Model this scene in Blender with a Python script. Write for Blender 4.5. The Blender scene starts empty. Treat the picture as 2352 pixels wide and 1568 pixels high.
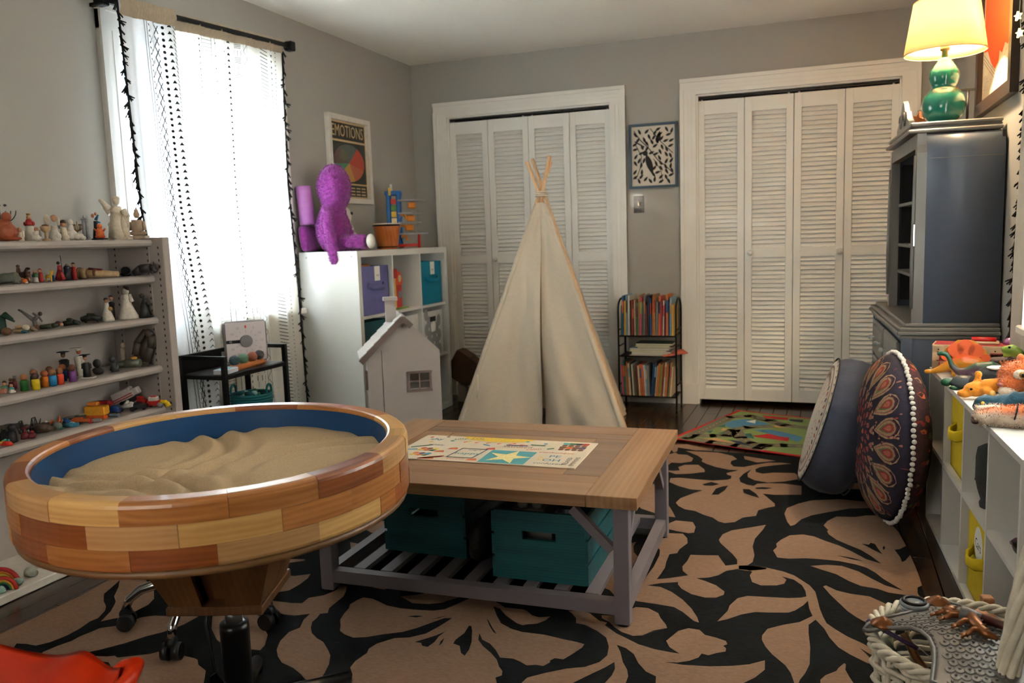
import bpy, bmesh, math, random
from mathutils import Vector, Matrix, Euler
from mathutils.geometry import tessellate_polygon
from math import sin, cos, pi, radians, sqrt
random.seed(7)
scn = bpy.context.scene
COL = scn.collection

# ---------------------------------------------------------------- camera
cam_d = bpy.data.cameras.new('camera'); cam = bpy.data.objects.new('camera', cam_d); COL.objects.link(cam)
scn.camera = cam
cam_d.sensor_fit = 'HORIZONTAL'; cam_d.sensor_width = 36.0
cam_d.lens = 36.0 * 1904.5371 / 2352.0
cam_d.clip_start = 0.05
def _cam_axes(yaw, pitch, roll):
    y, p, r = radians(yaw), radians(pitch), radians(roll)
    f = Vector((-sin(y) * cos(p), cos(y) * cos(p), sin(p)))
    rt = Vector((cos(y), sin(y), 0)); up = rt.cross(f)
    return rt * cos(r) + up * sin(r), -rt * sin(r) + up * cos(r), f
_r, _u, _f = _cam_axes(20.8126, -7.0112, -1.8929)
_m = Matrix((( _r.x, _u.x, -_f.x, 2.8753), (_r.y, _u.y, -_f.y, -5.646), (_r.z, _u.z, -_f.z, 1.1542), (0, 0, 0, 1)))
cam.matrix_world = _m
cam_d.dof.use_dof = True; cam_d.dof.focus_distance = 2.3; cam_d.dof.aperture_fstop = 5.0

# ---------------------------------------------------------------- world, daylight, exposure
wd = bpy.data.worlds.new('sky'); scn.world = wd; wd.use_nodes = True
nt = wd.node_tree; nt.nodes.clear()
bg = nt.nodes.new('ShaderNodeBackground'); wo = nt.nodes.new('ShaderNodeOutputWorld')
bg.inputs['Color'].default_value = (0.62, 0.78, 1.0, 1); bg.inputs['Strength'].default_value = 1.3
nt.links.new(bg.outputs[0], wo.inputs[0])
def light(name, kind, loc, energy, color, direction=None, **k):
    d = bpy.data.lights.new(name, kind); d.energy = energy; d.color = color
    for a, b in k.items(): setattr(d, a, b)
    o = bpy.data.objects.new(name, d); COL.objects.link(o); o.location = loc
    if direction is not None: o.rotation_euler = Vector(direction).to_track_quat('-Z', 'Y').to_euler()
    return o
SUN_DIR = (2.1, 2.2, -0.5)
light('sun', 'SUN', (-3, -5, 3), 12.0, (1.0, 0.95, 0.88), SUN_DIR, angle=radians(1.2))
# daylight just outside the left and right windows, plus an added front fill
light('daylight_left_window', 'AREA', (-0.16, -2.22, 1.40), 46.0, (0.90, 0.95, 1.0), (1, 0, 0.25), shape='RECTANGLE', size=1.3, size_y=0.95)
light('added_front_fill', 'AREA', (1.65, -6.95, 1.45), 18.0, (1.0, 0.76, 0.50), (0, 1, 0), shape='RECTANGLE', size=1.3, size_y=1.3)  # warm fill added behind the camera, standing in for room lamps
light('daylight_right_window', 'AREA', (3.80, -3.0, 1.35), 68.0, (1.0, 0.97, 0.93), (-1, 0, 0.4), shape='RECTANGLE', size=1.3, size_y=1.2)
vs = scn.view_settings
vs.view_transform = 'Standard'; vs.look = 'None'; vs.gamma = 1.0; vs.use_curve_mapping = False
vs.exposure = 1.08

# ---------------------------------------------------------------- materials
def lin(c):
    c = c / 255.0
    return c / 12.92 if c <= 0.04045 else ((c + 0.055) / 1.055) ** 2.4
def rgb(r, g, b): return (lin(r), lin(g), lin(b), 1.0)
MATS = {}
def mat(name, col, rough=0.5, metal=0.0, var=0.06, scale=30.0, bump=0.0, bscale=None, trans=0.0, emit=None, estr=0.0, sheen=0.0, coat=0.0, stretch=None, ior=1.45, spec=0.5):
    """procedural principled material: colour broken up by noise, optional noise relief"""
    if name in MATS: return MATS[name]
    m = bpy.data.materials.new(name); m.use_nodes = True
    t = m.node_tree; N = t.nodes; L = t.links
    b = N['Principled BSDF']
    c = rgb(*col)
    b.inputs['Roughness'].default_value = rough; b.inputs['Metallic'].default_value = metal
    b.inputs['IOR'].default_value = ior; b.inputs['Specular IOR Level'].default_value = spec
    if trans: b.inputs['Transmission Weight'].default_value = trans
    if sheen: b.inputs['Sheen Weight'].default_value = sheen
    if coat: b.inputs['Coat Weight'].default_value = coat; b.inputs['Coat Roughness'].default_value = 0.12
    if emit: b.inputs['Emission Color'].default_value = rgb(*emit); b.inputs['Emission Strength'].default_value = estr
    tc = N.new('ShaderNodeTexCoord'); mp = N.new('ShaderNodeMapping')
    L.new(tc.outputs['Object'], mp.inputs['Vector'])
    if stretch: mp.inputs['Scale'].default_value = stretch
    ns = N.new('ShaderNodeTexNoise'); ns.inputs['Scale'].default_value = scale; ns.inputs['Detail'].default_value = 3
    L.new(mp.outputs[0], ns.inputs['Vector'])
    mr = N.new('ShaderNodeMapRange'); mr.inputs['From Min'].default_value = 0.3; mr.inputs['From Max'].default_value = 0.7
    mr.inputs['To Min'].default_value = 1 - var; mr.inputs['To Max'].default_value = 1 + var
    L.new(ns.outputs['Fac'], mr.inputs['Value'])
    mx = N.new('ShaderNodeVectorMath'); mx.operation = 'SCALE'; mx.inputs[0].default_value = c[:3]
    L.new(mr.outputs[0], mx.inputs['Scale']); L.new(mx.outputs[0], b.inputs['Base Color'])
    if bump:
        n2 = N.new('ShaderNodeTexNoise'); n2.inputs['Scale'].default_value = bscale or scale * 3; n2.inputs['Detail'].default_value = 3
        L.new(mp.outputs[0], n2.inputs['Vector'])
        bp = N.new('ShaderNodeBump'); bp.inputs['Strength'].default_value = bump; bp.inputs['Distance'].default_value = 0.004
        L.new(n2.outputs['Fac'], bp.inputs['Height']); L.new(bp.outputs[0], b.inputs['Normal'])
    MATS[name] = m
    return m
def wood(name, c1, c2, axis='X', scale=9.0, rough=0.4, coat=0.0, dist=3.0, rnd=True, wave=0.16):
    """grained wood; every object gets its own shade and grain offset"""
    if name in MATS: return MATS[name]
    m = bpy.data.materials.new(name); m.use_nodes = True
    t = m.node_tree; N = t.nodes; L = t.links; b = N['Principled BSDF']
    tc = N.new('ShaderNodeTexCoord'); mp = N.new('ShaderNodeMapping'); oi = N.new('ShaderNodeObjectInfo')
    s = {'X': (0.14, 3, 3), 'Y': (3, 0.14, 3), 'Z': (3, 3, 0.14)}[axis]
    mp.inputs['Scale'].default_value = s
    L.new(tc.outputs['Object'], mp.inputs['Vector'])
    mu = N.new('ShaderNodeMath'); mu.operation = 'MULTIPLY'; mu.inputs[1].default_value = 37.0
    L.new(oi.outputs['Random'], mu.inputs[0])
    cb = N.new('ShaderNodeCombineXYZ')
    for i in range(3): L.new(mu.outputs[0], cb.inputs[i])
    if rnd: L.new(cb.outputs[0], mp.inputs['Location'])
    ns = N.new('ShaderNodeTexNoise'); ns.inputs['Scale'].default_value = scale; ns.inputs['Detail'].default_value = 6; ns.inputs['Distortion'].default_value = dist * 0.3
    L.new(mp.outputs[0], ns.inputs['Vector'])
    wv = N.new('ShaderNodeTexWave'); wv.bands_direction = {'X': 'Z', 'Y': 'X', 'Z': 'X'}[axis]; wv.inputs['Scale'].default_value = scale * 0.8
    wv.inputs['Distortion'].default_value = dist * 2; wv.inputs['Detail'].default_value = 2; wv.inputs['Detail Scale'].default_value = 1.2
    L.new(mp.outputs[0], wv.inputs['Vector'])
    mixf = N.new('ShaderNodeMath'); mixf.operation = 'MULTIPLY_ADD'; mixf.inputs[1].default_value = wave
    L.new(wv.outputs['Fac'], mixf.inputs[0]); 
    h = N.new('ShaderNodeMath'); h.operation = 'MULTIPLY'; h.inputs[1].default_value = 1.05 - wave
    L.new(ns.outputs['Fac'], h.inputs[0]); L.new(h.outputs[0], mixf.inputs[2])
    r = N.new('ShaderNodeValToRGB'); r.color_ramp.elements[0].position = 0.25; r.color_ramp.elements[1].position = 0.8
    r.color_ramp.elements[0].color = rgb(*c1); r.color_ramp.elements[1].color = rgb(*c2)
    L.new(mixf.outputs[0], r.inputs[0])
    hs = N.new('ShaderNodeHueSaturation')
    v = N.new('ShaderNodeMapRange'); v.inputs['To Min'].default_value = 0.86; v.inputs['To Max'].default_value = 1.14
    L.new(oi.outputs['Random'], v.inputs['Value']); L.new(v.outputs[0], hs.inputs['Value'])
    L.new(r.outputs[0], hs.inputs['Color']); L.new(hs.outputs[0], b.inputs['Base Color'])
    b.inputs['Roughness'].default_value = rough
    if coat: b.inputs['Coat Weight'].default_value = coat; b.inputs['Coat Roughness'].default_value = 0.1
    MATS[name] = m
    return m

# ---------------------------------------------------------------- mesh collector
class MB:
    def __init__(s): s.v = []; s.f = []; s.m = []; s.sm = []; s.M = None
    def _add(s, vs, fs, mi=0, smooth=False):
        n = len(s.v)
        for p in vs: s.v.append((s.M @ Vector(p)) if s.M else Vector(p))
        for f in fs: s.f.append([n + i for i in f]); s.m.append(mi); s.sm.append(smooth)
        return s
    def box(s, c, d, mi=0, R=None, taper=None, bev=0.0):
        """box centred c with full size d; taper scales the top; bev chamfers the four upright edges and the rims"""
        x, y, z = d[0] / 2, d[1] / 2, d[2] / 2
        tx, ty = taper or (1, 1)
        if bev <= 0:
            P = [(-x, -y, -z), (x, -y, -z), (x, y, -z), (-x, y, -z), (-x * tx, -y * ty, z), (x * tx, -y * ty, z), (x * tx, y * ty, z), (-x * tx, y * ty, z)]
            F = [(0, 3, 2, 1), (4, 5, 6, 7), (0, 1, 5, 4), (1, 2, 6, 5), (2, 3, 7, 6), (3, 0, 4, 7)]
        else:
            b = min(bev, x * .9, y * .9, z * .9)
            def ring(zz, ins, k):
                a, c2 = (x if zz < 0 else x * tx) - ins, (y if zz < 0 else y * ty) - ins
                return [(-a + k, -c2, zz), (a - k, -c2, zz), (a, -c2 + k, zz), (a, c2 - k, zz), (a - k, c2, zz), (-a + k, c2, zz), (-a, c2 - k, zz), (-a, -c2 + k, zz)]
            rs = [ring(-z, b, b * .4), ring(-z + b, 0, b), ring(z - b, 0, b), ring(z, b, b * .4)]
            P = sum(rs, []); F = [tuple(range(7, -1, -1)), tuple(range(24, 32))]
            for k in range(3):
                for i in range(8): F.append((8 * k + i, 8 * k + (i + 1) % 8, 8 * k + 8 + (i + 1) % 8, 8 * k + 8 + i))
        c = Vector(c)
        P = [c + ((R @ Vector(p)) if R else Vector(p)) for p in P]
        return s._add(P, F, mi)
    def bar(s, a, b, w, h, mi=0, up=(0, 0, 1)):
        """rectangular bar from a to b"""
        a, b = Vector(a), Vector(b); d = (b - a); l = d.length; d.normalize()
        u = Vector(up); sd = d.cross(u)
        if sd.length < 1e-4: sd = d.cross(Vector((1, 0, 0)))
        sd.normalize(); u = sd.cross(d)
        R = Matrix((d, sd, u)).transposed()
        return s.box((a + b) / 2, (l, w, h), mi, R)
    def tube(s, pts, r, n=8, mi=0, caps=True, smooth=True, flat=1.0):
        pts = [Vector(p) for p in pts]; k = len(pts)
        rs = r if isinstance(r, (list, tuple)) else [r] * k
        V = []; prev = None
        for i, p in enumerate(pts):
            t = (pts[min(i + 1, k - 1)] - pts[max(i - 1, 0)]).normalized()
            if prev is None:
                a = t.cross(Vector((0, 0, 1)))
                if a.length < 1e-3: a = t.cross(Vector((1, 0, 0)))
            else: a = prev - t * prev.dot(t)
            a.normalize(); prev = a; b = t.cross(a)
            for j in range(n):
                th = 2 * pi * j / n; V.append(p + (a * cos(th) + b * sin(th) * flat) * rs[i])
        F = []
        for i in range(k - 1):
            for j in range(n): F.append((i * n + j, i * n + (j + 1) % n, (i + 1) * n + (j + 1) % n, (i + 1) * n + j))
        s._add(V, F, mi, smooth)
        if caps:
            n0 = len(s.v) - len(V)
            s.f.append([n0 + j for j in range(n - 1, -1, -1)]); s.m.append(mi); s.sm.append(False)
            s.f.append([n0 + (k - 1) * n + j for j in range(n)]); s.m.append(mi); s.sm.append(False)
        return s
    def cyl(s, a, b, r, r2=None, n=12, mi=0, smooth=True): return s.tube([a, b], [r, r if r2 is None else r2], n, mi, True, smooth)
    def lathe(s, prof, n=16, c=(0, 0, 0), mi=0, smooth=True, sx=1, sy=1):
        V = []; F = []
        for (r, z) in prof:
            for j in range(n): V.append((c[0] + r * sx * cos(2 * pi * j / n), c[1] + r * sy * sin(2 * pi * j / n), c[2] + z))
        k = len(prof)
        for i in range(k - 1):
            for j in range(n): F.append((i * n + j, i * n + (j + 1) % n, (i + 1) * n + (j + 1) % n, (i + 1) * n + j))
        F.append(tuple(range(n - 1, -1, -1))); F.append(tuple((k - 1) * n + j for j in range(n)))
        return s._add(V, F, mi, smooth)
    def ell(s, c, r, n=12, m=8, mi=0, R=None):
        if not isinstance(r, (list, tuple)): r = (r, r, r)
        V = [(0, 0, -r[2])]; F = []
        for i in range(1, m):
            ph = -pi / 2 + pi * i / m
            for j in range(n): V.append((r[0] * cos(ph) * cos(2 * pi * j / n), r[1] * cos(ph) * sin(2 * pi * j / n), r[2] * sin(ph)))
        V.append((0, 0, r[2])); last = len(V) - 1
        for j in range(n): F.append((0, 1 + (j + 1) % n, 1 + j))
        for i in range(m - 2):
            for j in range(n):
                a = 1 + i * n; F.append((a + j, a + (j + 1) % n, a + n + (j + 1) % n, a + n + j))
        a = 1 + (m - 2) * n
        for j in range(n): F.append((a + j, a + (j + 1) % n, last))
        c = Vector(c)
        return s._add([c + ((R @ Vector(p)) if R else Vector(p)) for p in V], F, mi, True)
    def prism(s, poly, z0, z1, mi=0, O=(0, 0, 0), U=(1, 0, 0), V=(0, 1, 0)):
        """polygon (u,v) extruded along U x V from z0 to z1"""
        O, U, V = Vector(O), Vector(U), Vector(V); W = U.cross(V)
        n = len(poly)
        P = [O + U * p[0] + V * p[1] + W * z0 for p in poly] + [O + U * p[0] + V * p[1] + W * z1 for p in poly]
        T = tessellate_polygon([[Vector((p[0], p[1], 0)) for p in poly]])
        ar = sum(poly[i][0] * poly[(i + 1) % n][1] - poly[(i + 1) % n][0] * poly[i][1] for i in range(n))
        F = []
        for t in T:
            a = (poly[t[1]][0] - poly[t[0]][0]) * (poly[t[2]][1] - poly[t[0]][1]) - (poly[t[2]][0] - poly[t[0]][0]) * (poly[t[1]][1] - poly[t[0]][1])
            t = tuple(t) if a > 0 else tuple(reversed(t))
            F.append(tuple(i + n for i in t)); F.append(tuple(reversed(t)))
        for i in range(n):
            j = (i + 1) % n
            F.append((i, j, n + j, n + i) if ar > 0 else (j, i, n + i, n + j))
        return s._add(P, F, mi)
    def flat(s, poly, z=0.0, mi=0, O=(0, 0, 0), U=(1, 0, 0), V=(0, 1, 0)):
        """flat polygon (print, inlay) in the plane O,U,V lifted by z"""
        O, U, V = Vector(O), Vector(U), Vector(V); W = U.cross(V)
        P = [O + U * p[0] + V * p[1] + W * z for p in poly]
        F = []
        for t in tessellate_polygon([[Vector((p[0], p[1], 0)) for p in poly]]):
            a = (poly[t[1]][0] - poly[t[0]][0]) * (poly[t[2]][1] - poly[t[0]][1]) - (poly[t[2]][0] - poly[t[0]][0]) * (poly[t[1]][1] - poly[t[0]][1])
            F.append(tuple(t) if a > 0 else tuple(reversed(t)))
        return s._add(P, F, mi)
    def torus(s, c, R, r, n=20, k=8, mi=0, ax='Z', a0=0, a1=2 * pi):
        pts = []
        full = abs(a1 - a0 - 2 * pi) < 1e-6
        for i in range(n + 1):
            th = a0 + (a1 - a0) * i / n
            x, y = R * cos(th), R * sin(th)
            pts.append(Vector(c) + (Vector((x, y, 0)) if ax == 'Z' else Vector((x, 0, y)) if ax == 'Y' else Vector((0, x, y))))
        return s.tube(pts, r, k, mi, not full)
    def text(s, body, O, U, V, size, mi=0, z=0.0005, align='CENTER', squash=1.0):
        cu = bpy.data.curves.new('t', 'FONT'); cu.body = body; cu.size = 1.0; cu.align_x = align; cu.align_y = 'CENTER'
        cu.resolution_u = 2
        ob = bpy.data.objects.new('t', cu); COL.objects.link(ob)
        dg = bpy.context.evaluated_depsgraph_get(); me = ob.evaluated_get(dg).to_mesh()
        O, U, V = Vector(O), Vector(U), Vector(V); W = U.cross(V)
        vs_ = [O + U * v.co.x * size * squash + V * v.co.y * size + W * z for v in me.vertices]
        s._add(vs_, [tuple(p.vertices) for p in me.polygons], mi)
        ob.evaluated_get(dg).to_mesh_clear(); bpy.data.objects.remove(ob); bpy.data.curves.remove(cu)
        return s
    def mesh(s, name, mats):
        me = bpy.data.meshes.new(name); me.from_pydata([tuple(v) for v in s.v], [], s.f)
        for m in (mats if isinstance(mats, (list, tuple)) else [mats]): me.materials.append(m)
        me.polygons.foreach_set('material_index', s.m); me.polygons.foreach_set('use_smooth', s.sm)
        me.update(); return me
    def build(s, name, mats, parent=None, loc=None, rot=None, smooth_angle=None):
        o = bpy.data.objects.new(name, s.mesh(name, mats)); COL.objects.link(o)
        if parent: o.parent = parent
        if loc is not None: o.location = loc
        if rot is not None: o.rotation_euler = rot
        return o
def link(name, me, parent=None, loc=None, rot=None, scale=None):
    o = bpy.data.objects.new(name, me); COL.objects.link(o)
    if parent: o.parent = parent
    if loc is not None: o.location = loc
    if rot is not None: o.rotation_euler = rot
    if scale is not None: o.scale = scale
    return o
def tag(o, label=None, cat=None, group=None, kind=None):
    if label: o['label'] = label
    if cat: o['category'] = cat
    if group: o['group'] = group
    if kind: o['kind'] = kind
    return o
def thing(name, label, cat, loc=(0, 0, 0), rz=0.0, group=None):
    o = bpy.data.objects.new(name, None); COL.objects.link(o); o.empty_display_size = 0.05
    o.location = loc; o.rotation_euler = (0, 0, rz)
    return tag(o, label, cat, group)
def struct(o): o['kind'] = 'structure'; return o
def blob(mb, voxel, smooth=2):
    """union of the solids in mb as one continuous skin"""
    me = mb.mesh('b', []); ob = bpy.data.objects.new('b', me); COL.objects.link(ob)
    r = ob.modifiers.new('r', 'REMESH'); r.mode = 'VOXEL'; r.voxel_size = voxel; r.use_smooth_shade = True
    if smooth:
        sm = ob.modifiers.new('s', 'SMOOTH'); sm.iterations = smooth; sm.factor = 0.5
    dg = bpy.context.evaluated_depsgraph_get(); ev = ob.evaluated_get(dg); em = ev.to_mesh()
    out = MB(); out.v = [v.co.copy() for v in em.vertices]; out.f = [list(p.vertices) for p in em.polygons]
    out.m = [0] * len(out.f); out.sm = [True] * len(out.f)
    ev.to_mesh_clear(); bpy.data.objects.remove(ob); bpy.data.meshes.remove(me)
    return out
def Rz(a): return Matrix.Rotation(a, 3, 'Z')
def Rx(a): return Matrix.Rotation(a, 3, 'X')
def Ry(a): return Matrix.Rotation(a, 3, 'Y')
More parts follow.
